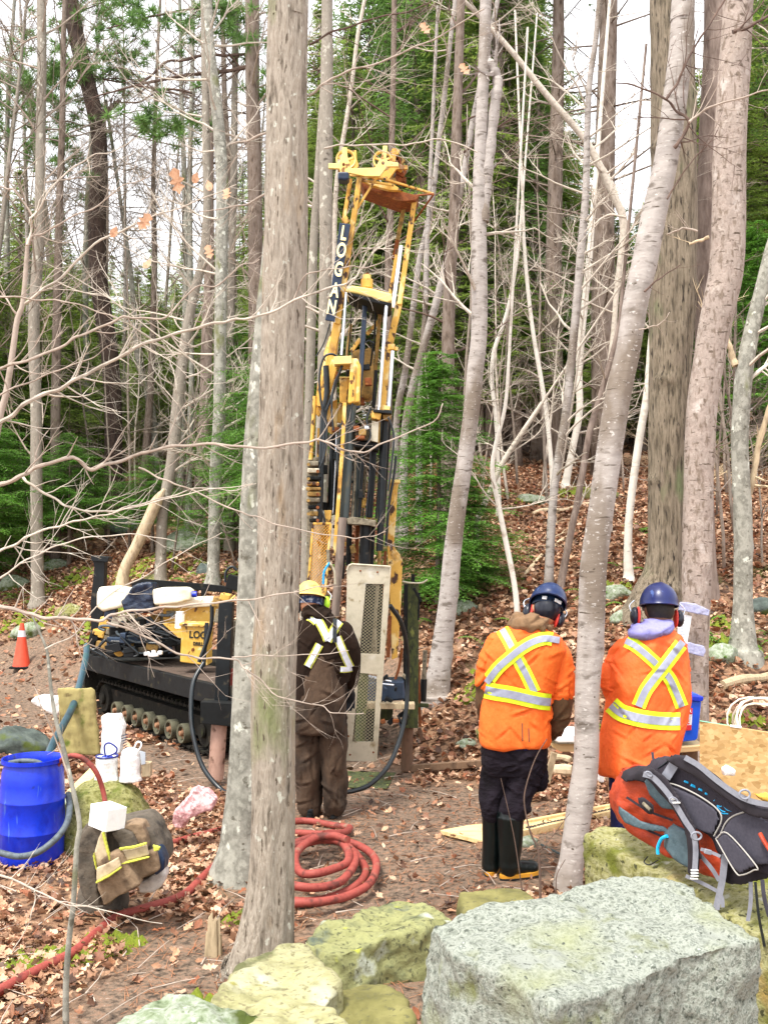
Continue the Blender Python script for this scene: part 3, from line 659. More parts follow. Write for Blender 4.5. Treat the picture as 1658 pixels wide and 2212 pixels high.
def tree(name, label, m, pts, twm='twig_pale', kids=9, L=(.5, 1.3), group=None, n=14, ridge=.02, rs=3, flare=1.5, seed=1, up=3.0, base=None, depth=None, fine=False, cat='tree', span=(.25, 1.0), knots=0, sub=(4, 4, 3), kr=.16):
    """pts: (x, y, width) in photo pixels from top to foot; the foot fixes how far away the tree stands"""
    rnd = random.Random(seed); bx, by, bw = pts[-1]
    if depth is None:
        g = G(bx, by) if base is None else G(*base)
        d = g.y
    else: d = depth; g = P(bx, by, d); 
    W = [P(x, y, d) for x, y, w in pts]; Rr = [sz(w, d)/2 for x, y, w in pts]
    gx = W[-1].x; gz = hz(gx, d)
    if W[-1].z > gz+.02: W.append(Vector((gx+(W[-1].x-W[-2].x)*.1, d, gz))); Rr.append(Rr[-1]*1.08)
    W.append(Vector((W[-1].x, d, min(gz, W[-1].z)-.15))); Rr.append(Rr[-1]*flare*.9)
    Rr[-2] *= (1+(flare-1)*.6)
    dtop = (W[0]-W[1]).normalized(); W.insert(0, W[0]+dtop*up); Rr.insert(0, Rr[0]*.72)
    k = 8 if fine else 4
    path = rpath(W, k); rad = []
    for i in range(len(Rr)-1):
        for j in range(k): rad.append(Rr[i]+(Rr[i+1]-Rr[i])*j/k)
    rad.append(Rr[-1])
    if fine:
        # resample evenly
        q = []; rq = []
        for i in range(len(path)-1):
            s = max(1, int((path[i+1]-path[i]).length/.035))
            for j in range(s): q.append(path[i].lerp(path[i+1], j/s)); rq.append(rad[i]+(rad[i+1]-rad[i])*j/s)
        q.append(path[-1]); rq.append(rad[-1]); path, rad = q, rq
    B = Vector((gx, d, gz)); path = [p-B for p in path]; so = seed*3.3
    kn = [(rnd.randrange(len(path)//5, len(path)), rnd.uniform(0, 6.28)) for _ in range(knots)]
    def rf(i, j, an, r, p):
        f = 1+ridge*math.sin(rs*an+3*nz3((0, 0, p.z), 1.2, so))*.5+ridge*2*noise.noise(Vector((math.cos(an)*1.8, math.sin(an)*1.8, p.z*1.1+so)))
        if fine: f += ridge*1.6*noise.noise(Vector((math.cos(an)*7, math.sin(an)*7, p.z*2.2+so)))
        h = p.z
        if h < .6: f += (flare-1)*.5*max(0, (.6-h)/.6)**2*(1+.6*math.sin(3*an+so))*.5
        for ki, ka in kn:
            dz = (path[ki].z-h)/.05; da = math.atan2(math.sin(an-ka), math.cos(an-ka))/.5
            f += kr*math.exp(-dz*dz-da*da)
        return r*f
    th = empty(name, B, label, cat, group)
    mb = MB(); mb.tube(path, rad, n, True, rf); o = mb.build('trunk', m, None, True, ang=60); o.parent = th
    if kids:
        mb = MB(); npth = len(path)
        for c in range(kids):
            i = int((1-rnd.uniform(*span))*npth*.95); i = max(1, min(npth-2, i)); a = rnd.uniform(0, 6.28)
            dr = Vector((math.cos(a), math.sin(a)*.7, rnd.uniform(.1, .9)))
            wander(mb, path[i]+dr.normalized()*rad[i]*.6, dr, rnd.uniform(*L), min(rad[i]*.35, .02), 0, rnd, 5, 0, sub)
        o = mb.build('crown', twm, None, True); o.parent = th
    return th, path, rad, d
def limb(th, px, d, w0, w1, m, name='branch', twigs=10, Lt=(.12, .4), seed=3, k=5, n=7, depth_end=None, tw_m=None, lvl=1):
    """a branch followed through photo pixels at distance d, with its own side twigs"""
    rnd = random.Random(seed); q = len(px)
    W = [P(x, y, d+((depth_end-d)*i/(q-1) if depth_end else 0)) for i, (x, y) in enumerate(px)]
    pts = rpath(W, k); N_ = len(pts); rad = [sz(w0+(w1-w0)*i/(N_-1), d)/2*(1+.12*math.sin(i*1.9)) for i in range(N_)]
    pts = [p+Vector((0, 0, .0025*math.sin(i*1.3+seed)))+Vector((0, .012*math.sin(i*.7+seed), 0)) for i, p in enumerate(pts)]
    mb = MB(); mb.tube(pts, rad, n)
    for _ in range(twigs):
        i = rnd.randrange(2, N_-1); t = (pts[i]-pts[i-1]).normalized(); sgn = rnd.choice((-1, 1))
        dr = t*rnd.uniform(.5, 1.1)+Vector((0, rnd.uniform(-.4, .4), sgn*rnd.uniform(.4, 1)))
        wander(mb, pts[i], dr, rnd.uniform(*Lt), rad[i]*.5, lvl, rnd, 4, -.2, (3, 3, 2), .8)
    o = mb.build(name, tw_m or m, th, True); return o

# ------------------------------------------------------------------ needle trees
def needle_tris(P0, D, Lh, Wd, up):
    """thin triangles: root, direction, length, half width"""
    S = np.cross(D, up); S /= (np.linalg.norm(S, axis=1, keepdims=True)+1e-9)
    a = P0-S*Wd[:, None]; b = P0+S*Wd[:, None]; c = P0+D*Lh[:, None]
    return np.stack([a, b, c], axis=1)
def conifer_meshes(H=14, Rb=2.2, seed=0, zlo=.12, step=.30, per=6, dens=.07, nl=.13, nw=.016, m='needles', droop=.45, dead=True, slim=1.0, bark='bark_dark', tr=None, hang=.2):
    rnd = random.Random(seed); rg = np.random.default_rng(seed)
    mb = MB(); r0 = tr or H*.0105
    tp = [Vector((.05*math.sin(z*.4+seed)*z/4, .05*math.cos(z*.5)*z/4, z)) for z in np.linspace(-.3, H, 14)]
    mb.tube(tp, [r0*(1-.93*i/13)*(1.25 if i == 0 else 1) for i in range(14)], 9)
    PP = []; DD = []; LL = []; TT = []
    z = .04*H
    while z < H*.985:
        t = z/H; live = t > zlo
        Lm = Rb*(1-t)**slim*(.55+.45*min(1, (t-zlo)/.12)) if live else Rb*.4
        for k in range(per if live else 3):
            if not live and (not dead or rnd.random() < .5): continue
            az = rnd.uniform(0, 6.28); L = max(.12, Lm*rnd.uniform(.6, 1.15)); dh = Vector((math.cos(az), math.sin(az), 0))
            zz = z+rnd.uniform(-1, 1)*step; up0 = rnd.uniform(-.1, .5); dr = droop*rnd.uniform(.5, 1.5)
            c0 = Vector((.05*math.sin(zz*.4+seed)*zz/4, .05*math.cos(zz*.5)*zz/4, zz))
            f = lambda s: c0+dh*(L*s)+Vector((0, 0, L*(up0*s-dr*s*s+.12*s**3)))
            mb.tube([f(0), f(.4), f(.75), f(1)], [r0*.13*(1-t*.5), r0*.09*(1-t*.5), r0*.05*(1-t*.4), .002], 3, False)
            if not live:
                for _ in range(3):
                    s = rnd.uniform(.3, .9); p = f(s); e = p+Vector((rnd.uniform(-.3, .3), rnd.uniform(-.3, .3), rnd.uniform(-.2, .1)))
                    mb.tube([p, e], [.005, .002], 3, False)
                continue
            tint = rnd.uniform(.65, 1.25); s = .12
            sd = Vector((-dh.y, dh.x, 0))
            while s < 1.0:
                for sg in (-1, 1):
                    sl = L*(.10+.34*(1-s))*rnd.uniform(.6, 1.15)+.05; p = f(s)
                    d = (dh*.75+sd*sg*rnd.uniform(.6, 1.0)+Vector((0, 0, rnd.uniform(-.25, .05)-hang*.3))).normalized()
                    q = max(2, int(sl/dens)); ts = (np.arange(q)+rg.uniform(0, 1, q))/q
                    base = np.array(p)[None]+np.array(d)[None]*(ts*sl)[:, None]; base[:, 2] -= hang*sl*ts*ts
                    sdn = np.array((dh*.3-sd*sg).normalized())[None]
                    for s2 in (1, -1):
                        dv = np.array(d)[None]*.75+s2*sdn*.75+rg.normal(0, .28, (q, 3)); dv /= np.linalg.norm(dv, axis=1, keepdims=True)
                        PP.append(base); DD.append(dv); LL.append(nl*rg.uniform(.6, 1.2, q)*(1-.35*ts)); TT.append(np.full(q, tint)*rg.uniform(.8, 1.2, q))
                s += dens*1.9/max(.35, L)
        z += step*(1-.45*t)
    PP = np.vstack(PP); DD = np.vstack(DD); LL = np.concatenate(LL); TT = np.concatenate(TT); n = len(PP)
    up = np.tile(np.array([[0, 0, 1.0]]), (n, 1))+rg.normal(0, .45, (n, 3))
    T = needle_tris(PP, DD, LL, np.full(n, nw)*rg.uniform(.7, 1.3, n), up).reshape(-1, 3)
    colr = np.repeat(np.stack([TT*1.02, TT, TT*.9], axis=1), 3, axis=0)
    cr = np_mesh('crown', T, np.arange(n*3).reshape(-1, 3), m, colr)
    tm = mb.mesh('trunk'); tm.materials.append(MATS[bark]); tm.polygons.foreach_set('use_smooth', [True]*len(tm.polygons))
    return tm, cr, H
def tufts(name, centers, d, m, parent, seed=1, rad=.16, nt=26, spread=.45, ln=.13, w=.007):
    rg = np.random.default_rng(seed); PP = []; DD = []
    for (x, y, k) in centers:
        c0 = np.array(P(x, y, d))
        for _ in range(k):
            c = c0+rg.normal(0, spread, 3)*np.array([1, 1, .5])
            dv = rg.normal(0, 1, (nt, 3))+np.array([0, 0, .5]); dv /= np.linalg.norm(dv, axis=1, keepdims=True)
            PP.append(np.tile(c, (nt, 1))+dv*rad*.15); DD.append(dv)
    PP = np.vstack(PP); DD = np.vstack(DD); n = len(PP)
    T = needle_tris(PP, DD, rg.uniform(.6, 1.2, n)*ln, np.full(n, w), rg.normal(0, 1, (n, 3))).reshape(-1, 3)
    me = np_mesh(name, T, np.arange(n*3).reshape(-1, 3), m, np.repeat(rg.uniform(.7, 1.2, (n, 1)), 3, axis=0)*np.ones((1, 3)))
    return link(name, me, parent)

# ------------------------------------------------------------------ the near and middle trees, traced one by one
T = {}
def TR(key, *a, **k): T[key] = tree(*a, **k); return T[key][0]
TR('main', 'maple_tree', 'big grey brown maple with furrowed bark in the foreground, left of the red hose coil', 'bark_main',
   [(624, -60, 84), (623, 0, 84), (620, 250, 88), (618, 500, 94), (612, 750, 94), (606, 1000, 94), (598, 1250, 92), (592, 1500, 93), (590, 1750, 92), (586, 1900, 98), (574, 2010, 118), (560, 2090, 140)],
   kids=5, L=(.5, 1.2), n=64, ridge=.05, rs=5, flare=1.25, seed=4, fine=True, span=(.8, 1), base=(560, 2100))
TR('pale', 'maple_tree', 'pale grey lichen spotted trunk rising just behind the big front maple', 'bark_pale',
   [(632, -60, 40), (625, 200, 42), (600, 480, 50), (578, 700, 54), (562, 900, 58), (551, 1100, 62), (545, 1300, 66), (536, 1500, 70), (528, 1700, 74), (520, 1820, 80), (514, 1900, 96)],
   kids=4, n=40, ridge=.05, rs=3, flare=1.35, seed=9, fine=True, span=(.8, 1))
TR('second', 'maple_tree', 'straight smooth grey trunk directly right of the big front maple, behind the drill mast', 'bark_grey',
   [(706, 0, 24), (706, 133, 27), (704, 330, 30), (703, 553, 28), (702, 650, 26), (698, 800, 26), (694, 1000, 27), (690, 1150, 28)], base=(690, 1360), n=20, seed=3, kids=7, L=(.6, 1.6), ridge=.03)
TR('second_b', 'maple_tree', 'slim grey trunk in the gap between the big front maple and the drill mast', 'bark_grey',
   [(688, 340, 14), (680, 470, 17), (676, 560, 20), (672, 700, 21), (668, 850, 20), (664, 1000, 22)], base=(662, 1330), n=14, seed=31, kids=5, L=(.5, 1.3))
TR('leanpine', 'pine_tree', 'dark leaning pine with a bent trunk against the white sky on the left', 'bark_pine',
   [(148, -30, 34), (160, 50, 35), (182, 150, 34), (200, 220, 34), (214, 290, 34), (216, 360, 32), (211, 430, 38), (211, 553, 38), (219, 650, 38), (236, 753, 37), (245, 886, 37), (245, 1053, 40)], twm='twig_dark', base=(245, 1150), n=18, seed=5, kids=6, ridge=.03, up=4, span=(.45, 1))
TR('farleft', 'spruce_tree', 'upright grey brown trunk nearest the left edge of the photo', 'bark_grey',
   [(90, -20, 20), (91, 150, 20), (88, 300, 21), (86, 500, 23), (74, 700, 25), (79, 900, 24), (79, 1086, 26), (82, 1272, 27)], base=(82, 1308), n=14, seed=6, kids=20, twm='twig', L=(.6, 2.2), sub=(5, 4, 3))
TR('t6', 'maple_tree', 'pale grey straight trunk over the rear of the drilling machine', 'bark_pale',
   [(448, -20, 20), (452, 100, 24), (470, 250, 26), (480, 400, 27), (479, 553, 27), (476, 720, 27), (474, 900, 27), (467, 1000, 27), (464, 1100, 26), (461, 1230, 26)], base=(461, 1262), n=18, seed=7, kids=22, L=(.6, 2.2), knots=2, sub=(5, 4, 3))
TR('t7', 'maple_tree', 'gently bowed grey trunk behind the engine deck, leaning right as it rises', 'bark_grey',
   [(446, 330, 18), (448, 440, 18), (440, 553, 20), (418, 640, 20), (398, 753, 24), (383, 886, 26), (372, 1000, 26), (352, 1106, 23), (347, 1240, 25)], base=(348, 1262), n=16, seed=8, kids=16, L=(.5, 2.0))
TR('t8', 'pine_tree', 'thin dark reddish trunk between two pale trunks left of the big front maple', 'bark_red',
   [(452, 100, 18), (452, 590, 22), (448, 700, 24), (443, 886, 26), (436, 1000, 26), (430, 1080, 26)], twm='twig_dark', base=(430, 1160), n=12, seed=9, kids=6)
TR('t9', 'maple_tree', 'thick shaded trunk half hidden behind the left side of the big front maple', 'bark_dark',
   [(545, -20, 30), (545, 150, 31), (549, 333, 31), (552, 553, 32), (552, 800, 33), (548, 1000, 34)], twm='twig', base=(545, 1200), n=16, seed=10, kids=7, L=(.6, 1.5))  # dark grey is the bark's own tone
TR('t10', 'young_maple', 'very slim dark trunk with fine side twigs left of the front maple', 'bark_grey',
   [(510, 0, 14), (507, 200, 14), (505, 400, 16), (500, 600, 16), (498, 800, 17)], base=(496, 1190), n=10, seed=11, kids=18, L=(.5, 1.8), sub=(5, 4, 3))
TR('t11', 'young_maple', 'slim brownish trunk leaning left at the left side of the wood', 'bark_grey',
   [(90, 420, 14), (108, 553, 17), (118, 700, 18), (130, 800, 18), (140, 920, 18)], base=(146, 1090), n=10, seed=12, kids=10, L=(.5, 1.6))
TR('t12', 'young_maple', 'slim pale crooked sapling just right of the dark leaning pine', 'bark_pale',
   [(270, 500, 9), (283, 590, 11), (290, 680, 11), (296, 760, 12), (310, 826, 13), (325, 870, 15), (333, 930, 15), (337, 1020, 15)], base=(340, 1120), n=10, seed=13, kids=10, L=(.5, 1.2))
TR('t13', 'young_maple', 'thin pale trunk beside the bowed grey trunk, left of the front maple', 'bark_pale',
   [(417, 0, 9), (415, 200, 10), (410, 400, 11), (414, 786, 12), (412, 900, 14), (408, 1050, 14)], base=(406, 1150), n=10, seed=14, kids=16, L=(.5, 1.6), sub=(5, 4, 3))
TR('mid', 'maple_tree', 'grey trunk with one forked limb just right of the drill mast', 'bark_maple',
   [(1050, -20, 25), (1049, 0, 25), (1043, 167, 25), (1036, 333, 27), (1034, 470, 32), (1034, 553, 34), (1034, 719, 35), (1026, 800, 36), (1018, 886, 35), (1003, 1000, 35), (987, 1106, 36), (975, 1206, 38), (966, 1306, 41), (954, 1400, 45), (944, 1489, 54)],
   base=(944, 1505), n=26, seed=15, kids=6, L=(.5, 1.2), ridge=.03, fine=True, knots=5, flare=1.3)
th = T['mid'][0]; dm = T['mid'][3]
limb(th, [(1042, 480), (1049, 400), (1056, 333), (1068, 230), (1074, 180), (1066, 150), (1050, 128), (1046, 100)], dm, 26, 20, 'bark_maple', 'limb', 6, (.2, .5), 5, n=12)
limb(th, [(1022, 860), (1040, 800), (1046, 740)], dm, 7, 2, 'twig', 'branch', 4)
TR('fork', 'young_maple', 'thin pale leaning trunk crossing behind the right rail of the drill mast', 'bark_maple',
   [(1030, 215, 12), (1016, 283, 13), (1000, 380, 14), (970, 540, 16), (945, 640, 17), (922, 720, 17), (900, 800, 17), (887, 853, 17), (872, 960, 17)], base=(860, 1200), n=12, seed=16, kids=8, L=(.5, 1.4))
TR('fork2', 'young_maple', 'second thin pale leaning trunk, nearest the right rail of the drill mast', 'bark_maple',
   [(983, 0, 10), (973, 80, 10), (960, 200, 11), (948, 300, 11), (935, 416, 12), (920, 500, 12), (906, 560, 13), (890, 680, 13), (875, 800, 14), (855, 920, 14)], base=(846, 1190), n=10, seed=17, kids=9, L=(.5, 1.5))
TR('t20', 'young_maple', 'whip thin pale stem standing above the crown wheels of the drill mast', 'twig_pale',
   [(787, 0, 8), (772, 80, 9), (760, 180, 9), (748, 260, 10), (735, 340, 10), (722, 500, 11)], base=(716, 1180), n=8, seed=18, kids=8, L=(.5, 1.2))
TR('t22', 'young_maple', 'straight slim stem between the two leaning pale trunks right of the mast', 'bark_maple',
   [(926, 440, 9), (921, 553, 11), (920, 640, 11), (914, 720, 11), (905, 850, 12)], base=(900, 1180), n=8, seed=19, kids=6, L=(.4, 1.0))
TR('t24', 'pine_tree', 'dark grey pine trunk rising behind the small green spruce', 'bark_dark',
   [(990, 150, 20), (985, 300, 22), (980, 470, 24), (972, 600, 26), (967, 760, 28)], twm='twig_dark', base=(964, 1180), n=12, seed=20, kids=10, L=(.5, 1.5))
TR('t24b', 'spruce_tree', 'slender dark trunk seen through the frame at the top of the mast', 'bark_dark',
   [(851, 0, 12), (850, 120, 12), (846, 300, 13), (843, 460, 15), (838, 600, 16)], twm='twig_dark', base=(835, 1150), n=10, seed=21, kids=18, L=(.6, 2.0))
TR('right', 'maple_tree', 'smooth grey maple standing between the two workers in orange', 'bark_maple',
   [(1478, -40, 50), (1475, 0, 50), (1468, 120, 50), (1440, 333, 52), (1411, 466, 54), (1394, 553, 55), (1372, 650, 53), (1356, 753, 51), (1341, 820, 54), (1329, 886, 55), (1314, 986, 54), (1300, 1086, 54), (1288, 1170, 56), (1280, 1239, 57), (1275, 1372, 56), (1267, 1505, 51), (1265, 1639, 53), (1254, 1726, 56), (1234, 1859, 50), (1225, 1925, 56)],
   kids=4, n=48, ridge=.022, rs=3, flare=1.2, seed=22, fine=True, knots=14, span=(.8, 1), kr=.14)
TR('oak', 'oak_tree', 'thick brown furrowed oak trunk behind the right hand worker', 'bark_oak',
   [(1450, -40, 92), (1452, 200, 94), (1455, 400, 96), (1454, 553, 95), (1450, 700, 92), (1446, 800, 88), (1441, 950, 80), (1438, 1086, 74), (1436, 1180, 74), (1432, 1240, 84), (1420, 1290, 104)],
   base=(1420, 1318), n=56, ridge=.05, rs=7, flare=1.5, seed=23, fine=True, kids=5, knots=8, span=(.7, 1))
TR('pink', 'maple_tree', 'tall pinkish grey maple with a paper sign taped to its lower trunk', 'bark_pink',
   [(1592, -40, 62), (1592, 0, 62), (1583, 160, 66), (1574, 333, 70), (1570, 553, 72), (1552, 660, 70), (1534, 753, 66), (1515, 886, 64), (1509, 990, 62), (1507, 1086, 62), (1504, 1239, 62), (1502, 1400, 52), (1502, 1500, 52), (1500, 1640, 56)],
   base=(1500, 1690), n=48, ridge=.03, rs=3, flare=1.15, seed=24, fine=True, kids=4, knots=9, span=(.8, 1))
TR('pinkb', 'maple_tree', 'darker trunk hugging the left side of the tall pinkish maple', 'bark_red',
   [(1545, -40, 50), (1543, 100, 50), (1530, 300, 44), (1524, 450, 42), (1522, 600, 40), (1520, 760, 40), (1516, 950, 40)], base=(1512, 1290), n=24, ridge=.04, seed=25, kids=3, span=(.8, 1))
TR('far_r', 'maple_tree', 'lichen grey maple with an elbow bend near the right edge', 'bark_pale',
   [(1690, 450, 24), (1664, 540, 27), (1640, 640, 30), (1621, 720, 33), (1608, 790, 36), (1602, 850, 37), (1596, 953, 37), (1603, 1103, 38), (1604, 1206, 38), (1603, 1300, 40), (1604, 1390, 52)], base=(1604, 1408), n=28, ridge=.04, seed=26, fine=True, kids=5, L=(.3, 1.0), knots=4)
th = T['far_r'][0]; dd = T['far_r'][3]
limb(th, [(1588, 790), (1578, 762), (1570, 735), (1564, 712)], dd, 16, 8, 'deadwood', 'branch', 6, (.2, .6), 6, n=9)
limb(th, [(1612, 825), (1640, 800), (1660, 785), (1700, 760)], dd, 10, 5, 'birch', 'branch', 4, (.2, .5), 7)
limb(th, [(1600, 1130), (1625, 1030), (1640, 950), (1665, 870), (1700, 800)], dd+.1, 14, 12, 'deadwood', 'branch', 3, (.2, .5), 8, n=9)
TR('t25', 'young_maple', 'slim grey trunk rising from behind the left worker\'s blue helmet', 'bark_maple',
   [(1296, -20, 12), (1285, 90, 12), (1272, 183, 13), (1267, 300, 14), (1264, 420, 16), (1253, 553, 18), (1239, 719, 18), (1222, 886, 18), (1203, 1003, 18), (1192, 1103, 18), (1184, 1256, 20)], base=(1184, 1275), n=16, seed=27, kids=18, L=(.4, 1.5))
TR('t26', 'young_maple', 'dark slender leaning trunk just left of the smooth maple between the workers', 'bark_red',
   [(1345, 610, 8), (1336, 703, 10), (1306, 820, 12), (1285, 890, 13), (1272, 936, 14), (1246, 1086, 15), (1236, 1130, 15), (1212, 1256, 16)], base=(1210, 1275), n=12, seed=28, kids=6, L=(.3, .9))
TR('t27', 'birch_tree', 'slim white birch on the far slope left of the smooth maple', 'birch',
   [(1292, 300, 9), (1280, 450, 12), (1272, 553, 14), (1262, 653, 15), (1250, 786, 15), (1251, 886, 15), (1239, 953, 15), (1222, 1036, 16)], base=(1221, 1050), n=12, seed=29, kids=16, L=(.5, 1.6))
TR('t28', 'birch_tree', 'brightest white birch leaning beside the brown oak', 'birch',
   [(1420, 600, 10), (1405, 740, 14), (1396, 853, 16), (1379, 953, 17), (1359, 1103, 17), (1355, 1190, 18), (1357, 1240, 20)], base=(1357, 1256), n=14, seed=30, kids=4, L=(.3, .8), span=(.7, 1))
TR('t33', 'maple_tree', 'long bare stem slanting down from top centre towards the right', 'twig_pale',
   [(990, -10, 9), (1040, 40, 11), (1106, 113, 12), (1180, 205, 14), (1256, 293, 15), (1290, 350, 16), (1318, 410, 17), (1345, 475, 18), (1340, 553, 14), (1330, 640, 12), (1324, 720, 12), (1312, 850, 12)], base=(1300, 1150), n=12, seed=32, kids=22, L=(.4, 1.5), span=(.2, 1))
TR('w1', 'birch_tree', 'white thread thin birch stem rising left of the centre spruce gap', 'birch',
   [(1128, 420, 5), (1120, 520, 7), (1106, 620, 8), (1090, 690, 8), (1066, 760, 9), (1062, 830, 9), (1070, 900, 9), (1075, 1000, 9)], base=(1078, 1110), n=8, seed=33, kids=8, L=(.4, 1.0))
TR('w2', 'birch_tree', 'white slender stem that bows right and meets the slim grey trunk', 'birch',
   [(1128, 430, 6), (1133, 553, 8), (1148, 700, 9), (1168, 820, 10), (1180, 900, 10), (1186, 960, 10), (1192, 1040, 11)], base=(1192, 1130), n=8, seed=34, kids=8, L=(.4, 1.0))
TR('w3', 'birch_tree', 'crooked white stem bending down beside the left worker in orange', 'birch',
   [(1106, 640, 6), (1098, 780, 7), (1090, 880, 8), (1070, 960, 9), (1063, 1020, 10), (1078, 1100, 11), (1094, 1180, 12), (1110, 1260, 12), (1117, 1330, 13)], base=(1118, 1400), n=8, seed=35, kids=6, L=(.3, .8))
TR('slant', 'young_maple', 'bare stem slanting up to the right behind the small spruce', 'twig_pale',
   [(1186, 846, 5), (1170, 870, 9), (1130, 930, 11), (1085, 1000, 12), (1050, 1080, 12), (1030, 1130, 12)], base=(1022, 1230), n=9, seed=36, kids=6, L=(.3, .7))
TR('leanstub', 'dead_tree', 'broken pale dead trunk leaning behind the machine, left of centre', 'deadwood',
   [(352, 1062, 10), (338, 1085, 26), (318, 1130, 26), (295, 1180, 24), (268, 1235, 24)], base=(252, 1290), n=14, seed=37, kids=0, up=.05)

# branches reaching in front of the right hand trunks
th = T['right'][0]; dr_ = T['right'][3]
limb(th, [(1455, 320), (1470, 300), (1486, 265), (1463, 240), (1436, 216), (1390, 190), (1330, 180)], dr_-.15, 9, 3, 'twig_dark', 'branch', 10, (.15, .5), 41)
limb(th, [(1436, 216), (1462, 180), (1474, 150), (1500, 100), (1530, 55), (1570, -10)], dr_-.2, 6, 4, 'twig_dark', 'branch', 9, (.15, .45), 42)
limb(th, [(1486, 265), (1510, 245), (1550, 225), (1620, 205), (1680, 190)], dr_-.2, 6, 3, 'twig', 'branch', 9, (.15, .45), 43)
limb(th, [(1440, 430), (1470, 380), (1500, 340), (1530, 310), (1550, 280)], dr_-.1, 4, 2, 'twig_dark', 'branch', 5, (.1, .3), 44)
limb(th, [(1392, 630), (1410, 612), (1440, 590), (1470, 572)], dr_-.1, 5, 2, 'twig_dark', 'branch', 3, (.1, .2), 45)
limb(th, [(1380, 712), (1410, 705), (1430, 695), (1445, 675)], dr_-.1, 3, 1.5, 'twig', 'branch', 3, (.05, .15), 46)
limb(th, [(1350, 470), (1310, 465), (1288, 480), (1262, 500)], dr_+.2, 5, 2, 'twig_pale', 'branch', 6, (.2, .5), 47)
th = T['pink'][0]; dp = T['pink'][3]
limb(th, [(1580, 70), (1610, 60), (1640, 45), (1680, 20)], dp-.2, 9, 5, 'twig_dark', 'branch', 6, (.2, .5), 48)
limb(th, [(1504, 500), (1480, 492), (1462, 498), (1440, 505)], dp-.4, 5, 3, 'twig', 'branch', 3, (.1, .2), 49)
limb(th, [(1530, 512), (1510, 520), (1488, 527)], dp-.3, 8, 5, 'deadwood', 'branch', 1, (.1, .2), 50)
th = T['main'][0]; dn = T['main'][3]
limb(th, [(665, 206), (690, 190), (713, 170), (760, 153), (836, 127), (903, 100), (983, 57), (1045, 20)], dn, 6, 3, 'twig', 'branch', 12, (.15, .45), 51)
limb(th, [(668, 95), (720, 70), (786, 45), (850, 32), (930, 5)], dn+.3, 5, 3, 'twig_dark', 'branch', 9, (.15, .4), 52)
limb(th, [(700, 320), (746, 313), (800, 313), (860, 312), (905, 309), (960, 300), (1030, 330)], dn+1.5, 4, 3, 'twig_pale', 'branch', 9, (.15, .4), 53)
limb(th, [(590, 285), (540, 300), (500, 312)], dn, 6, 3, 'twig', 'branch', 5, (.15, .35), 54)
limb(th, [(575, 420), (530, 440), (480, 452), (430, 455)], dn+.1, 5, 2, 'twig', 'branch', 5, (.15, .35), 55)
o = MB()
for (x, y, r) in [(660, 1180, 10), (605, 1200, 0)]: pass

# upper left: pine limbs against the sky
th = T['leanpine'][0]; dl = T['leanpine'][3]
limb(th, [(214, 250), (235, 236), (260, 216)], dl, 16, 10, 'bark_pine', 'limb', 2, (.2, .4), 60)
limb(th, [(262, 222), (300, 220), (330, 205), (350, 198), (385, 205), (420, 215)], dl, 4, 3, 'twig_dark', 'branch', 8, (.3, .8), 61)
limb(th, [(200, 180), (180, 160), (150, 140), (110, 150), (60, 140)], dl, 6, 3, 'twig_dark', 'branch', 14, (.3, .9), 62)
limb(th, [(190, 110), (230, 118), (280, 112), (312, 118)], dl, 5, 2, 'twig_dark', 'branch', 12, (.3, .8), 63)
limb(th, [(196, 160), (240, 175), (300, 180)], dl, 5, 3, 'twig_dark', 'branch', 12, (.3, .8), 64)
tufts('foliage', [(200, 20, 14), (225, 35, 10), (215, 60, 8), (225, 110, 8), (260, 115, 9), (290, 112, 7), (205, 140, 10), (240, 150, 9), (270, 150, 8), (300, 142, 5), (220, 175, 6), (265, 180, 7), (210, 205, 6),
                  (150, 160, 20), (110, 170, 20), (80, 190, 20), (30, 180, 22), (120, 220, 14), (150, 250, 10), (60, 230, 16), (10, 240, 16), (130, 110, 8), (110, 60, 9), (40, 100, 10), (170, 300, 8), (140, 330, 12), (100, 300, 12), (160, 380, 8), (30, 320, 14)],
      dl, 'needles_dark', th, 3, spread=.34, nt=46, ln=.17, w=.011)
th = T['t9'][0]; d9 = T['t9'][3]
limb(th, [(545, 115), (500, 120), (450, 118), (400, 130), (362, 133), (330, 160), (300, 184)], d9, 7, 5, 'twig_dark', 'limb', 12, (.3, .8), 65)
limb(th, [(560, 140), (510, 150), (450, 158), (370, 168), (300, 184), (250, 196), (200, 212)], d9, 11, 3, 'twig_dark', 'limb', 16, (.3, .9), 66)
limb(th, [(300, 186), (340, 192), (380, 194), (415, 200)], d9, 6, 5, 'twig_dark', 'limb', 6, (.3, .6), 67)
limb(th, [(560, 20), (480, 15), (400, 22), (330, 35), (265, 52), (230, 62)], d9, 7, 3, 'twig_dark', 'limb', 16, (.3, .9), 68)
limb(th, [(560, 250), (500, 240), (440, 235), (380, 250), (310, 250)], d9+.5, 4, 2, 'twig_dark', 'limb', 12, (.3, .8), 69)
tufts('foliage', [(250, 10, 10), (290, 20, 8), (320, 270, 9), (350, 265, 8), (370, 255, 8), (285, 268, 4), (350, 295, 4), (390, 280, 4), (300, 56, 5), (340, 40, 6), (470, 20, 12), (430, 60, 6), (520, 60, 14), (500, 30, 14), (560, 100, 12), (530, 190, 8), (400, 70, 5), (375, 80, 3)], d9, 'needles_dark', th, 4, spread=.26, nt=46, ln=.17, w=.011)

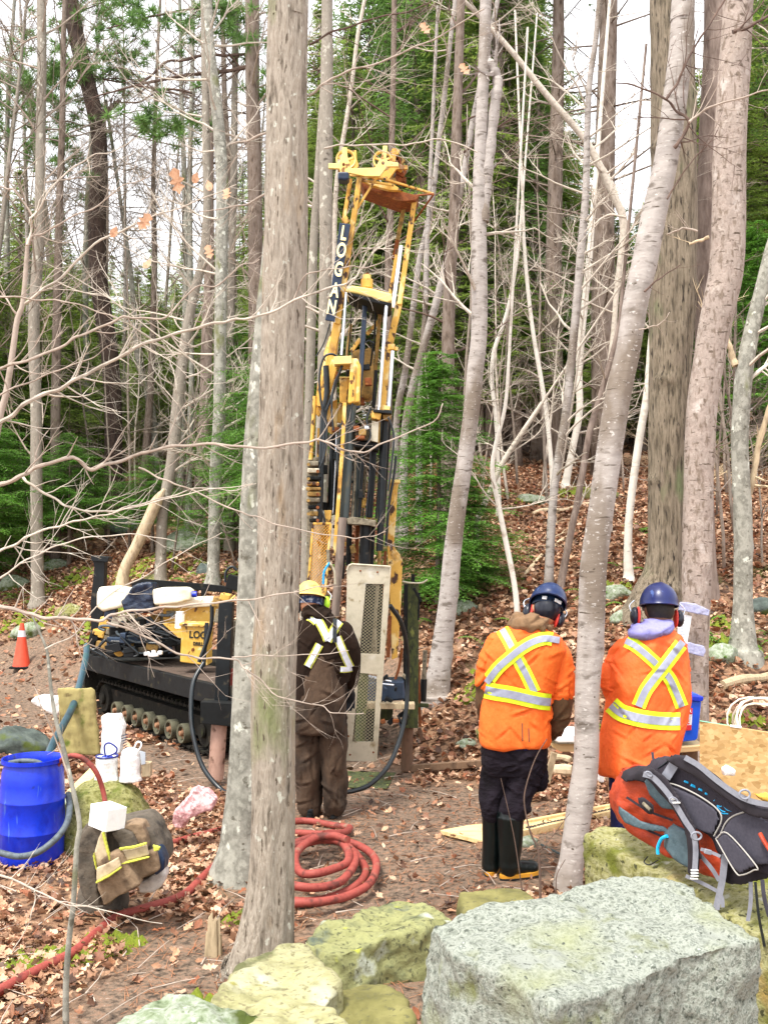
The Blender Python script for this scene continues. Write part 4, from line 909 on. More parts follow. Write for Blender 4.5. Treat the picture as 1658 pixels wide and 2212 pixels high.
# ------------------------------------------------------------------ foreground saplings with their long bare branches (left)
pxs = [(60, 520, 7), (58, 553, 9), (50, 653, 11), (38, 690, 12), (28, 760, 13), (14, 850, 14), (0, 905, 14), (-30, 1100, 17), (-60, 1500, 19), (-80, 2000, 22), (-88, 2380, 24)]
sap, _, _, ds = tree('maple_sapling', 'pinkish bare sapling at the left edge whose long thin branches cross the whole left half', 'twig', pxs, 'twig', 0, n=12, seed=70, depth=3.7, up=.01, cat='sapling', flare=1.1, ridge=.02)
FB = [
 ([(60, 530), (68, 480), (70, 467), (97, 433), (147, 367), (200, 340), (247, 323), (300, 300)], 6, 2, 12),
 ([(70, 467), (37, 417), (10, 405), (-20, 395)], 5, 3, 6),
 ([(62, 528), (73, 513), (110, 493), (173, 463), (233, 427), (277, 397), (347, 370)], 6, 2, 12),
 ([(53, 656), (110, 616), (167, 563), (233, 510), (300, 483), (367, 453), (467, 420), (510, 395)], 8, 2, 18),
 ([(38, 680), (10, 640), (-10, 620)], 5, 3, 4),
 ([(-10, 796), (0, 793), (60, 780), (140, 743), (187, 720), (253, 690), (293, 686), (360, 686), (380, 660), (423, 623), (473, 613), (520, 576), (560, 560)], 8, 3, 26),
 ([(-10, 920), (33, 890), (83, 856), (143, 833), (200, 800), (293, 753), (367, 723), (450, 703), (500, 690), (553, 686), (633, 650), (720, 620), (766, 603)], 11, 5, 30),
 ([(633, 650), (655, 602), (700, 582), (755, 578), (800, 575), (850, 555)], 4, 2, 6),
 ([(-10, 1050), (47, 1030), (77, 1010), (160, 990), (193, 1015), (233, 1003), (307, 980), (383, 963), (467, 960), (553, 967), (653, 957), (693, 950), (733, 968), (786, 976), (843, 950), (936, 910), (956, 870)], 11, 3, 30),
 ([(47, 1030), (77, 1053), (127, 1083), (167, 1100), (240, 1105), (283, 1093), (367, 1073), (433, 1053), (500, 1060), (553, 1043)], 7, 2, 18),
 ([(-10, 1305), (43, 1320), (90, 1333), (150, 1336), (217, 1340), (247, 1326), (317, 1316), (383, 1310), (467, 1301), (553, 1293), (653, 1275), (720, 1262)], 10, 3, 24),
 ([(233, 1343), (300, 1369), (383, 1409), (433, 1422), (500, 1422), (526, 1442), (553, 1460), (600, 1503), (686, 1523), (720, 1539), (786, 1542)], 6, 2, 20),
 ([(-10, 1195), (37, 1173), (83, 1149), (140, 1133), (193, 1119), (253, 1106), (330, 1085), (430, 1062), (545, 1045)], 7, 2, 18),
 ([(300, 1010), (353, 1036), (400, 1053), (510, 1103), (553, 1116), (620, 1139), (736, 1159), (786, 1161), (833, 1149)], 5, 2, 14),
 ([(500, 1422), (553, 1416), (653, 1416), (753, 1406)], 3.5, 2, 6),
 ([(-10, 1255), (60, 1210), (120, 1180), (200, 1160), (300, 1155), (380, 1170)], 5, 2, 12),
 ([(-10, 640), (60, 645), (130, 650), (200, 668), (260, 690)], 5, 3, 10),
 ([(-10, 860), (60, 825), (130, 800), (200, 770), (250, 740)], 5, 2, 10),
 ([(100, 1400), (160, 1370), (230, 1290), (320, 1240), (400, 1190), (480, 1150)], 4, 2, 10),
 ([(150, 1336), (166, 1370), (175, 1400), (200, 1380)], 4, 2, 4),
]
for i, (px, w0, w1, tw) in enumerate(FB): limb(sap, px, ds-.2+.05*(i % 5), w0*.88, w1*.8, 'twig' if i % 3 else 'twig_pale', 'branch', tw, (.04, .22), 100+i, lvl=1)
for (x, y, s) in [(383, 392, .055), (422, 385, .03), (452, 402, .03), (490, 420, .035), (312, 480, .045), (246, 502, .03), (452, 545, .035), (318, 571, .03)]:
    o = link('leaf', leaf_obj(1 if s > .03 else 2, s*1.5, 'leaf_orange'), sap); o.location = P(x, y, ds-.25); o.rotation_euler = (R(80)+random.uniform(-.5, .5), random.uniform(-.6, .6), random.uniform(-.6, .6))
for (x, y) in [(918, 62), (1003, 150)]:
    o = link('leaf', leaf_obj(1, .07, 'leaf_orange'), T['main'][0]); o.location = P(x, y, dn); o.rotation_euler = (R(75), random.uniform(-.6, .6), random.uniform(-.6, .6))
sap2, _, _, d2 = tree('maple_sapling', 'thin lichen spotted sapling stem in front of the blue drum and the jacket', 'bark_pale',
   [(72, 1335, 4), (100, 1400, 6), (106, 1440, 7), (113, 1506, 8), (123, 1563, 9), (135, 1606, 10), (150, 1670, 10), (172, 1776, 11), (166, 1830, 11), (159, 1950, 12), (150, 2026, 12), (143, 2126, 13), (143, 2230, 14)], 'twig', 0, n=10, seed=71, depth=4.25, up=.02, cat='sapling', flare=1.1)
limb(sap2, [(150, 1670), (120, 1600), (90, 1520), (70, 1480)], 4.25, 4, 1.5, 'twig', 'branch', 4, (.05, .15), 130)
limb(sap2, [(-10, 1885), (73, 1922), (160, 1956), (227, 1966), (350, 1996)], 4.1, 5, 1.5, 'twig_pale', 'branch', 10, (.06, .2), 131)
limb(sap2, [(75, 1925), (73, 1960), (60, 2000), (30, 2050)], 4.1, 3, 1.5, 'twig_pale', 'branch', 4, (.05, .15), 132)
# small whips by the left worker's boots
wp, _, _, dw = tree('seedling', 'bare brown seedling between the left worker\'s boots and the smooth maple', 'twig_dark',
   [(1178, 1600, 2), (1155, 1640, 2.5), (1135, 1700, 3), (1132, 1740, 3.5), (1145, 1800, 4), (1162, 1840, 5), (1166, 1935, 6)], 'twig_dark', 0, n=7, seed=72, depth=5.2, up=.01, cat='seedling', flare=1.1)
limb(wp, [(1162, 1850), (1180, 1820), (1230, 1760)], 5.2, 2.5, 1.2, 'twig_dark', 'branch', 3, (.04, .1), 133)
wp, _, _, dw = tree('seedling', 'short bare twig in front of the left worker\'s boots', 'twig_dark',
   [(1083, 1690, 1.5), (1108, 1800, 2), (1122, 1890, 2.5), (1126, 1925, 3)], 'twig_dark', 0, n=6, seed=73, depth=5.6, up=.01, cat='seedling', flare=1.1)
wp, _, _, dw = tree('seedling', 'curved thin twig rising beside the foot of the smooth maple', 'twig_dark',
   [(1218, 1860, 1.5), (1202, 1890, 2), (1200, 1925, 2.5)], 'twig_dark', 0, n=6, seed=74, depth=5.5, up=.01, cat='seedling', flare=1.1)
# ------------------------------------------------------------------ evergreen forest
PROTO = {
 'a': conifer_meshes(14, 2.9, 1, .06, .27, 7, m='needles', droop=.45, nl=.15, nw=.018, dens=.085),
 'b': conifer_meshes(14, 2.3, 2, .12, .28, 7, m='needles_dark', droop=.3, nl=.15, nw=.018, dens=.085),
 'c': conifer_meshes(14, 3.2, 3, .18, .29, 6, m='needles', droop=.6, slim=.8, nl=.15, nw=.018, dens=.085),
 'e': conifer_meshes(14, 2.7, 5, .27, .28, 7, m='needles', droop=.4, nl=.15, nw=.018, dens=.085),
 'd': conifer_meshes(14, 3.0, 4, .50, .30, 6, m='needles_dark', droop=.15, nl=.17, slim=.7, nw=.018, dens=.085),
}
WORD = {'e': 'bare footed green', 'a': 'full skirted green', 'b': 'narrow dark', 'c': 'drooping olive green', 'd': 'high crowned dark'}
MARKS = [(-60, 'past the left edge'), (82, 'the far left trunk'), (225, 'the dark leaning pine'), (340, 'the bowed grey trunk'), (465, 'the pale trunk over the machine'), (600, 'the big front maple'), (700, 'the straight grey trunk'),
         (790, 'the drill mast'), (905, 'the thin leaning trunks'), (1030, 'the forked grey trunk'), (1120, 'the white whip stems'), (1250, 'the white birch'), (1370, 'the smooth grey maple'), (1450, 'the brown oak'), (1560, 'the pinkish maple'), (1640, 'the bent maple'), (1760, 'past the right edge')]
def conifer(px, d, ytop, k, zone, tilt=0, wide=1.0):
    tm, cm, H = PROTO[k]; a, b = ray(px, 1185); x = a*d; z = hz(x, d); top = EYE+(1185-ytop)/F*d; s = (top-z)/H
    mx, mk = min(MARKS, key=lambda q: abs(q[0]-px)); rel = 'right behind' if abs(px-mx) < 25 else ('left of' if px < mx else 'right of')
    if mk.startswith('past'): rel = ''
    far = 'near' if d < 20 else ('mid distance' if d < 30 else 'distant')
    lab = ' '.join(('%s %s evergreen %s %s' % (far, WORD[k], rel, mk)).split())
    th = empty('spruce_tree' if k != 'd' else 'pine_tree', (x, d, z), lab, 'tree', lab+' group')
    th.rotation_euler = (0, tilt, random.uniform(0, 6.28)); w = min(s*1.5, max(s, .75))*random.uniform(.95, 1.3)*wide; th.scale = (w, w, s)
    for n_, me in (('trunk', tm), ('crown', cm)):
        o = bpy.data.objects.new(n_, me); COL.objects.link(o); o.parent = th
    return th
FOREST = [
 (-150, 19, -100, 'd', 'left'), (-60, 24, 60, 'e', 'left'), (30, 27, 330, 'e', 'left'), (-120, 20, 350, 'e', 'left'), (10, 22, 600, 'e', 'left'), (120, 24, 430, 'e', 'left'), (170, 30, 520, 'c', 'left'), (330, 27, 560, 'e', 'left'), (400, 24, 590, 'c', 'left'), (300, 33, 570, 'e', 'left'), (470, 28, 470, 'e', 'left'), (560, 24, 380, 'e', 'left'), (520, 33, 330, 'c', 'left'), (240, 23, 700, 'e', 'left'), (450, 23, 660, 'e', 'left'), (560, 20, 600, 'e', 'left'), (60, 33, 420, 'e', 'left'), (375, 36, 600, 'e', 'left'), (620, 21, 300, 'e', 'left'), (150, 38, 560, 'e', 'left'), (80, 22, 640, 'e', 'left'), (160, 24, 700, 'e', 'left'), (310, 24, 720, 'e', 'left'), (400, 25, 700, 'e', 'left'), (500, 21, 640, 'e', 'left'), (-20, 21, 480, 'c', 'left'), (210, 26, 640, 'e', 'left'), (690, 24, -60, 'e', 'mid'), (760, 27, 150, 'e', 'mid'), (800, 23, 100, 'e', 'mid'), (730, 32, 0, 'c', 'mid'), (850, 31, 60, 'b', 'mid'), (900, 22, -250, 'd', 'mid'), (930, 28, 60, 'a', 'mid'), (700, 25, 200, 'e', 'mid'), (820, 36, -60, 'c', 'mid'), (880, 24, 300, 'e', 'mid'), (990, 21, -400, 'e', 'mid'), (1010, 27, -160, 'b', 'mid'), (880, 35, 100, 'e', 'mid'), (965, 21, 330, 'e', 'mid'), (950, 34, -150, 'c', 'mid'), (1030, 33, -250, 'e', 'mid'), (860, 21, 620, 'e', 'mid'), (730, 21, 640, 'e', 'mid'), (1080, 23, -450, 'e', 'right'), (1110, 24, -300, 'a', 'right'), (1160, 21, 60, 'b', 'right'), (1180, 27, -160, 'e', 'right'), (1090, 31, -260, 'b', 'right'), (1200, 21, 470, 'e', 'right'), (1260, 22, 480, 'c', 'right'), (1300, 26, 420, 'a', 'right'), (1060, 21, 250, 'e', 'right'), (1140, 33, -100, 'e', 'right'), (1130, 22, 300, 'e', 'right'), (1010, 22.5, 100, 'e', 'right'), (1350, 24, 560, 'e', 'right'), (1380, 29, 450, 'b', 'right'), (1430, 24, 440, 'c', 'right'), (1200, 30, 300, 'b', 'right'), (1290, 19.5, 650, 'e', 'right'), (1120, 20, 520, 'e', 'right'), (1040, 21, 560, 'e', 'right'), (1390, 22, 640, 'e', 'right'), (1180, 24, 160, 'c', 'right'), (1320, 32, 430, 'c', 'right'), (1250, 21, 560, 'e', 'right'), (1680, 24, -400, 'a', 'right'), (1560, 22, 100, 'b', 'right'), (1760, 20, -400, 'd', 'right'), (1640, 30, -150, 'a', 'right'), (1520, 29, 200, 'e', 'right'), (1590, 26, 0, 'c', 'right'), (1700, 30, -200, 'b', 'right'), (1200, 20, -1100, 'd', 'right'), (1090, 22, -900, 'd', 'right'), (960, 25, -700, 'd', 'mid'), (840, 26, -500, 'd', 'mid'), (1310, 19, -1500, 'd', 'right'),
 (700, 23, 100, 'a', 'm'), (770, 25, 20, 'c', 'm'), (850, 24, 160, 'a', 'm'), (920, 26, -40, 'c', 'm'), (980, 24, 60, 'a', 'm'), (1040, 25, -250, 'c', 'm'), (1090, 23, 30, 'a', 'm'), (1135, 25, -150, 'c', 'm'), (1165, 22.5, 200, 'b', 'm'), (1210, 24, 470, 'c', 'm'), (1270, 23, 520, 'a', 'm'), (1330, 25, 470, 'c', 'm'), (1385, 23, 500, 'a', 'm'), (1550, 24, 60, 'a', 'm'), (1600, 23, 160, 'c', 'm'), (1660, 25, -60, 'a', 'm'), (1490, 26, 330, 'c', 'm'), (640, 26, 250, 'c', 'm'), (500, 27, 560, 'c', 'm'), (350, 28, 640, 'c', 'm'), (100, 26, 560, 'c', 'm'), (200, 25, 760, 'a', 'm'), (440, 24, 720, 'a', 'm'), (10, 24, 700, 'a', 'm'), (690, 30, 150, 'a', 'm'), (760, 32, 60, 'c', 'm'), (835, 29, 260, 'a', 'm'), (905, 31, 120, 'c', 'm'), (975, 28, 200, 'a', 'm'), (1035, 31, 60, 'c', 'm'), (1100, 29, 160, 'a', 'm'), (1150, 31, 40, 'c', 'm'), (1200, 27.5, 430, 'a', 'm'), (1240, 29, 480, 'c', 'm'), (1300, 28, 500, 'a', 'm'), (1360, 27.5, 470, 'c', 'm'), (1410, 29, 480, 'a', 'm'), (1530, 28, 120, 'c', 'm'), (1590, 29, 60, 'a', 'm'), (1650, 28, 20, 'c', 'm'), (1000, 26.5, 520, 'a', 'm'), (1120, 26.5, 560, 'c', 'm'), (1320, 26.5, 640, 'a', 'm'), (870, 26.5, 520, 'c', 'm')]
for f in FOREST: conifer(*f)
rr = random.Random(3)
for i in range(56):
    px = -350+i*40+rr.uniform(-15, 15); d = rr.uniform(38, 62)
    yt = 540 if 100 < px < 540 else (455 if 1190 < px < 1440 else (rr.uniform(180, 400) if px > 560 else rr.uniform(380, 480)))
    conifer(px, d, yt+rr.uniform(-25, 45), rr.choice('aacbc'), 'far', wide=1.15)
# drooping hemlock boughs coming in from the left, and one behind the big front maple
hem = conifer_meshes(3.6, 2.2, 12, .30, .13, 8, dens=.035, nl=.05, nw=.006, m='needles_bright', droop=.35, slim=.7, tr=.05, hang=.18)
for (px, py, ytop, wd, lb) in [(-40, 1290, 850, 1.1, 'low spreading hemlock with green boughs reaching in from the left edge'), (150, 1225, 930, 1.15, 'low wide hemlock behind the bare branches left of the bowed grey trunk'), (330, 1200, 980, 1.0, 'low green hemlock boughs between the pine and the bowed grey trunk'), (585, 1275, 690, .75, 'bright green hemlock half hidden behind the big front maple')]:
    g = G(px, py); s = (EYE+(1185-ytop)/F*g.y-g.z)/3.6; th = empty('hemlock', (g.x, g.y, g.z), lb, 'tree'); th.scale = (wd*max(s, .8), wd*max(s, .8), s); th.rotation_euler = (0, 0, px*.1)
    for n_, me in (('trunk', hem[0]), ('crown', hem[1])): o = bpy.data.objects.new(n_, me); COL.objects.link(o); o.parent = th

# the small bright spruce between the mast and the workers
tm, cm, H = conifer_meshes(2.6, .80, 8, .02, .075, 9, dens=.022, nl=.036, nw=.0042, m='needles_bright', droop=.30, slim=.7, tr=.03, hang=.2)
g = G(945, 1310); s = (EYE+(1185-765)/F*g.y-g.z)/H
th = empty('young_spruce', (g.x, g.y, g.z), 'small bushy bright green spruce between the drill mast and the grey forked trunk', 'tree')
th.scale = (s*1.35, s*1.35, s)
for n_, me in (('trunk', tm), ('crown', cm)): o = bpy.data.objects.new(n_, me); COL.objects.link(o); o.parent = th
# lower green boughs right of it
g2 = G(1030, 1330); th = empty('young_spruce', (g2.x, g2.y+.8, g2.z), 'low wide spruce spreading on the bank behind the left worker', 'tree'); th.scale = (.95, .95, .62); th.rotation_euler = (0, 0, 1.7)
for n_, me in (('trunk', tm), ('crown', cm)): o = bpy.data.objects.new(n_, me); COL.objects.link(o); o.parent = th
for (px, py, ss, lb) in [(60, 1170, .78, 'young spruce at the far left behind the bare branches'), (-30, 1250, .9, 'young spruce half outside the left edge'),
                         (510, 1190, .9, 'young spruce filling the gap left of the big front maple'), (1640, 1010, 1.0, 'young spruce on the bank at the right edge')]:
    g2 = G(px, py); th = empty('young_spruce', (g2.x, g2.y, g2.z), lb, 'tree'); k = ss*g2.y/14*1.3; th.scale = (k*1.1, k*1.1, k); th.rotation_euler = (0, 0, px)
    for n_, me in (('trunk', tm), ('crown', cm)): o = bpy.data.objects.new(n_, me); COL.objects.link(o); o.parent = th

# ------------------------------------------------------------------ thin bare understory saplings
def whip(name, seed, H=4.5, m='twig_pale'):
    rnd = random.Random(seed); mb = MB(); q = Vector((0, 0, -.1)); pts = [q.copy()]; d = Vector((rnd.uniform(-.15, .15), 0, 1))
    for i in range(9):
        d = (d+Vector((rnd.uniform(-.1, .1), rnd.uniform(-.1, .1), .12))).normalized(); q = q+d*H/9; pts.append(q.copy())
    mb.tube(pts, [.019*(1-.85*i/9)*(H/4.5)+.002 for i in range(10)], 6)
    for c in range(16):
        i = rnd.randrange(2, 9); a = rnd.uniform(0, 6.28)
        wander(mb, pts[i], Vector((math.cos(a), math.sin(a), rnd.uniform(.2, 1.0))), rnd.uniform(.4, 1.2)*(1.2-i/10), .008, 1, rnd, 4, 0, (4, 4, 3), .8)
    me = mb.mesh(name); me.materials.append(MATS[m]); me.polygons.foreach_set('use_smooth', [True]*len(me.polygons)); return me
WH = [whip('bare_sapling', 200+i, [3.4, 4.5, 5.5, 4.0, 3.0, 5.0][i], ['twig_mid', 'twig_pale', 'twig_mid', 'twig', 'twig_dark', 'twig_mid'][i]) for i in range(6)]
WN = ['grey', 'white', 'tall grey', 'brownish', 'short dark', 'many twigged grey']
def bare_tree(seed, H, m):
    rnd = random.Random(seed); mb = MB(); q = Vector((0, 0, -.2)); pts = [q.copy()]; d = Vector((rnd.uniform(-.08, .08), 0, 1))
    for i in range(10):
        d = (d+Vector((rnd.uniform(-.05, .05), rnd.uniform(-.05, .05), .1))).normalized(); q = q+d*H/10; pts.append(q.copy())
    mb.tube(pts, [.075*(1-.88*i/10)*(H/11) for i in range(11)], 9)
    me = mb.mesh('trunk'); me.materials.append(MATS[m]); me.polygons.foreach_set('use_smooth', [True]*len(me.polygons)); mb = MB()
    for c in range(34):
        i = rnd.randrange(3, 10); a = rnd.uniform(0, 6.28); wander(mb, pts[i].lerp(pts[i+1], rnd.random()), Vector((math.cos(a), math.sin(a), rnd.uniform(.1, .9))), rnd.uniform(.9, 2.6)*(1.35-i/10), .014, 0, rnd, 5, 0, (6, 5, 3), .75)
    m2 = mb.mesh('crown'); m2.materials.append(MATS['twig_mid']); m2.polygons.foreach_set('use_smooth', [True]*len(m2.polygons)); return me, m2
BT = [bare_tree(301, 11, 'bark_grey'), bare_tree(302, 13, 'bark_pale'), bare_tree(303, 12, 'bark_maple'), bare_tree(304, 14, 'bark_dark')]
BN = ['grey', 'lichen pale', 'smooth light grey', 'dark barked']
for i, (px, d) in enumerate([(-40, 19), (25, 22), (60, 26), (120, 20), (150, 29), (200, 24), (260, 27), (300, 22), (345, 30), (390, 21), (430, 26), (500, 23), (535, 29), (590, 25), (20, 32), (235, 34), (740, 27), (1010, 30), (1215, 29), (1640, 26)]):
    k = i % 4; a, b = ray(px, 1185); mx, mk = min(MARKS, key=lambda q: abs(q[0]-px)); rel = '' if mk.startswith('past') else ('right behind' if abs(px-mx) < 25 else ('left of' if px < mx else 'right of'))
    lab = ' '.join(('%s %s bare twiggy tree %s %s' % ('mid distance' if d < 25 else 'distant', BN[k], rel, mk)).split())
    th = empty('bare_tree', (a*d, d, hz(a*d, d)), lab, 'tree', lab+' group'); s = random.uniform(.9, 1.25); th.scale = (s, s, s*1.1); th.rotation_euler = (0, random.uniform(-.06, .06), random.uniform(0, 6.28))
    for n_, me in (('trunk', BT[k][0]), ('crown', BT[k][1])): o = bpy.data.objects.new(n_, me); COL.objects.link(o); o.parent = th
rr = random.Random(12)
spot = [(rr.uniform(-20, 520), rr.uniform(1090, 1240), 'left') for _ in range(28)]+[(rr.uniform(1030, 1420), rr.uniform(1000, 1120), 'right') for _ in range(9)]+[(rr.uniform(1540, 1680), rr.uniform(1000, 1250), 'right') for _ in range(8)]+[(rr.uniform(700, 1000), rr.uniform(1100, 1190), 'mid') for _ in range(7)]
for i, (px, py, zn) in enumerate(spot):
    g = G(px, py); k = rr.randrange(6); o = link('bare_sapling', WH[k]); o.location = g; o.rotation_euler = (rr.uniform(-.1, .1), rr.uniform(-.14, .14), rr.uniform(0, 6.28)); s = rr.uniform(.8, 1.3); o.scale = (s, s, s)
    w = {'left': 'in the left part of the wood', 'right': 'on the bank at the right', 'mid': 'behind the mast'}[zn]
    tag(o, '%s bare understory sapling %s' % (WN[k], w), 'sapling', '%s bare saplings %s' % (WN[k], w))
# dead brush and fallen sticks at the right
def sticks(name, cx, cy, n, spread, L, m, label, cat, seed, vert=.6, r=.012):
    rnd = random.Random(seed); g = G(cx, cy); mb = MB()
    for _ in range(n):
        x = g.x+rnd.uniform(-spread, spread); y = g.y+rnd.uniform(-.4, .8); z = hz(x, y)
        d = Vector((rnd.uniform(-1, 1), rnd.uniform(-.5, .5), rnd.uniform(.05, vert)))
        wander(mb, Vector((x, y, z)), d, rnd.uniform(*L), r*rnd.uniform(.5, 1.3), 1, rnd, 5, .15, (3, 3, 2), .7)
    return tag(mb.build(name, m, None, True), label, cat)
sticks('brush_pile', 1570, 1060, 26, .9, (.6, 1.6), 'deadwood', 'tangle of pale dead branches between the pinkish and the bent maple', 'brush pile', 5)
sticks('brush_pile', 520, 1230, 12, .7, (.4, 1.1), 'twig_dark', 'dark dead twigs lying left of the front maple behind the machine', 'brush pile', 6)
sticks('brush_pile', 1030, 1170, 10, .6, (.4, 1.1), 'deadwood', 'pale dead twigs lying right of the small spruce', 'brush pile', 7)
def log(px, w, m, label, name='fallen_log', lift=.5):
    W = [G(x, y) for x, y in px]; q = []
    for p in rpath(W, 5): q.append(Vector((p.x, p.y, hz(p.x, p.y)+w*lift)))
    mb = MB(); mb.tube(q, [w/2*(1+.1*math.sin(i)) for i in range(len(q))], 10); return tag(mb.build(name, m, None, True), label, 'log')
log([(1560, 1490), (1660, 1470), (1760, 1480)], .09, 'wood_old', 'brown fallen branch lying on the leaves at the right edge above the white cable')
log([(1150, 1115), (1240, 1100), (1330, 1096)], .07, 'deadwood', 'pale fallen pole on the upper bank behind the left worker')
log([(1130, 1250), (1200, 1180), (1240, 1150)], .05, 'deadwood', 'thin pale fallen stick right of the small spruce')
log([(1320, 1330), (1360, 1300), (1400, 1290)], .05, 'deadwood', 'short root like stick left of the oak foot')
log([(370, 1180), (440, 1160), (530, 1128)], .17, 'deadwood', 'thick pale fallen log slanting up to the front maple behind the machine')
log([(545, 1268), (620, 1255), (700, 1262)], .07, 'wood_old', 'mossy fallen stick just behind the front maple')
log([(850, 1100), (900, 1150), (935, 1190)], .03, 'deadwood', 'slender pale stick leaning by the right side of the mast')
g = G(462, 2062); mb = MB(); rr = random.Random(4)
for i in range(9):
    a = i*.7; r_ = .028; x = g.x+r_*math.cos(a); y = g.y+r_*math.sin(a); h_ = rr.uniform(.06, .24)
    mb.add([(x-.018, y-.012, g.z-.02), (x+.018, y-.012, g.z-.02), (x+.016, y+.014, g.z-.02), (x-.016, y+.014, g.z-.02), (x-.012, y-.006, g.z+h_*.8), (x+.012, y-.008, g.z+h_), (x+.006, y+.01, g.z+h_*.95), (x-.01, y+.008, g.z+h_*.85)], [(0, 1, 5, 4), (1, 2, 6, 5), (2, 3, 7, 6), (3, 0, 4, 7), (4, 5, 6, 7), (3, 2, 1, 0)])
tag(mb.build('broken_stump', 'wood_old', None), 'small splintered stump standing at the left foot of the big front maple', 'stump')
# green ferns by the trees
V = []; Fs = []
rr = random.Random(9)
for (cx, cy, k) in [(1560, 1400, 14), (1580, 1390, 12), (1630, 1395, 10), (1300, 1290, 8), (400, 1260, 20), (490, 1250, 16), (30, 1300, 16), (130, 1280, 14), (1020, 1240, 10), (1390, 1150, 6), (1100, 1390, 5), (1310, 1230, 5), (900, 1300, 14), (950, 1330, 10)]:
    g = G(cx, cy)
    for _ in range(k):
        x = g.x+rr.gauss(0, .18); y = g.y+rr.gauss(0, .18); z = hz(x, y)
        a = rr.uniform(0, 6.28); L = rr.uniform(.18, .36); dx, dy = math.cos(a), math.sin(a)
        for t in range(1, 12):
            u = t/12; p = (x+dx*L*u, y+dy*L*u, z+L*(.9*u-.7*u*u)); wl = .35*L*(1-u)*.6
            for sgn in (-1, 1):
                n = len(V); V += [(p[0]-dx*.01, p[1]-dy*.01, p[2]), (p[0]+dx*.012, p[1]+dy*.012, p[2]), (p[0]-dy*sgn*wl+dx*wl*.4, p[1]+dx*sgn*wl+dy*wl*.4, p[2]-.02)]; Fs.append((n, n+1, n+2))
o = link('ferns', np_mesh('ferns', V, Fs, 'fern')); tag(o, 'low green fern fronds among the leaves on the slopes', 'fern', kind='stuff')
# ------------------------------------------------------------------ the tracked drilling machine
rig = empty('drill_rig', (-.9, 9.6, 0), 'tracked yellow and black drilling machine with tall leaning mast and engine deck', 'drill rig')
_n = [0]
def wob(): _n[0] += 1; return (_n[0] % 7)*.0013
def rb(name, m, x0, y0, x1, y1, w, d0, d1=None, t=None, par=None, bev=.004, sm=False):
    d1 = d1 or d0; mb = MB(); mb.bar(P(x0, y0, d0), P(x1, y1, d1), sz(w, d0), t or sz(w, d0), (0, -1, 0)); return mb.build(name, m, par or rig, sm, bev)
def rc(name, m, px, w, d, par=None, n=12, d1=None, k=4):
    W = [P(x, y, d+((d1-d)*i/(len(px)-1) if d1 else 0)) for i, (x, y) in enumerate(px)]
    if len(px) > 2: W = smooth_path(W, k)
    mb = MB()
    ws = w if hasattr(w, '__len__') else (w, w)
    mb.tube(W, [sz(ws[0]+(ws[-1]-ws[0])*i/(len(W)-1), d)/2 for i in range(len(W))], n); return mb.build(name, m, par or rig, True)
def rp(name, m, px, d, th, par=None, bev=.004):
    mb = MB(); mb.poly(px, d, th); return mb.build(name, m, par or rig, False, bev)
A_ = Vector((-.585, .811, 0)); Wd = Vector((.811, .585, 0)); Q1 = Vector((-2.008, 10.25, 0)); UP = Vector((0, 0, 1))
def V3(u, w, z): return Q1+A_*u+Wd*w+UP*z
MR = Matrix((A_, Wd, UP)).transposed()
def fbox(name, m, u0, u1, w0, w1, z0, z1, par=None, bev=.006):
    mb = MB(); mb.box(V3((u0+u1)/2, (w0+w1)/2, (z0+z1)/2), (abs(u1-u0), abs(w1-w0), abs(z1-z0)), MR); return mb.build(name, m, par or rig, False, bev)
def fcyl(name, m, u, w, z, r, ln, axis, par=None, n=18):
    c = V3(u, w, z); a = {'w': Wd, 'u': A_, 'z': UP}[axis]; mb = MB(); mb.tube([c-a*ln/2, c+a*ln/2], r, n); return mb.build(name, m, par or rig, True)
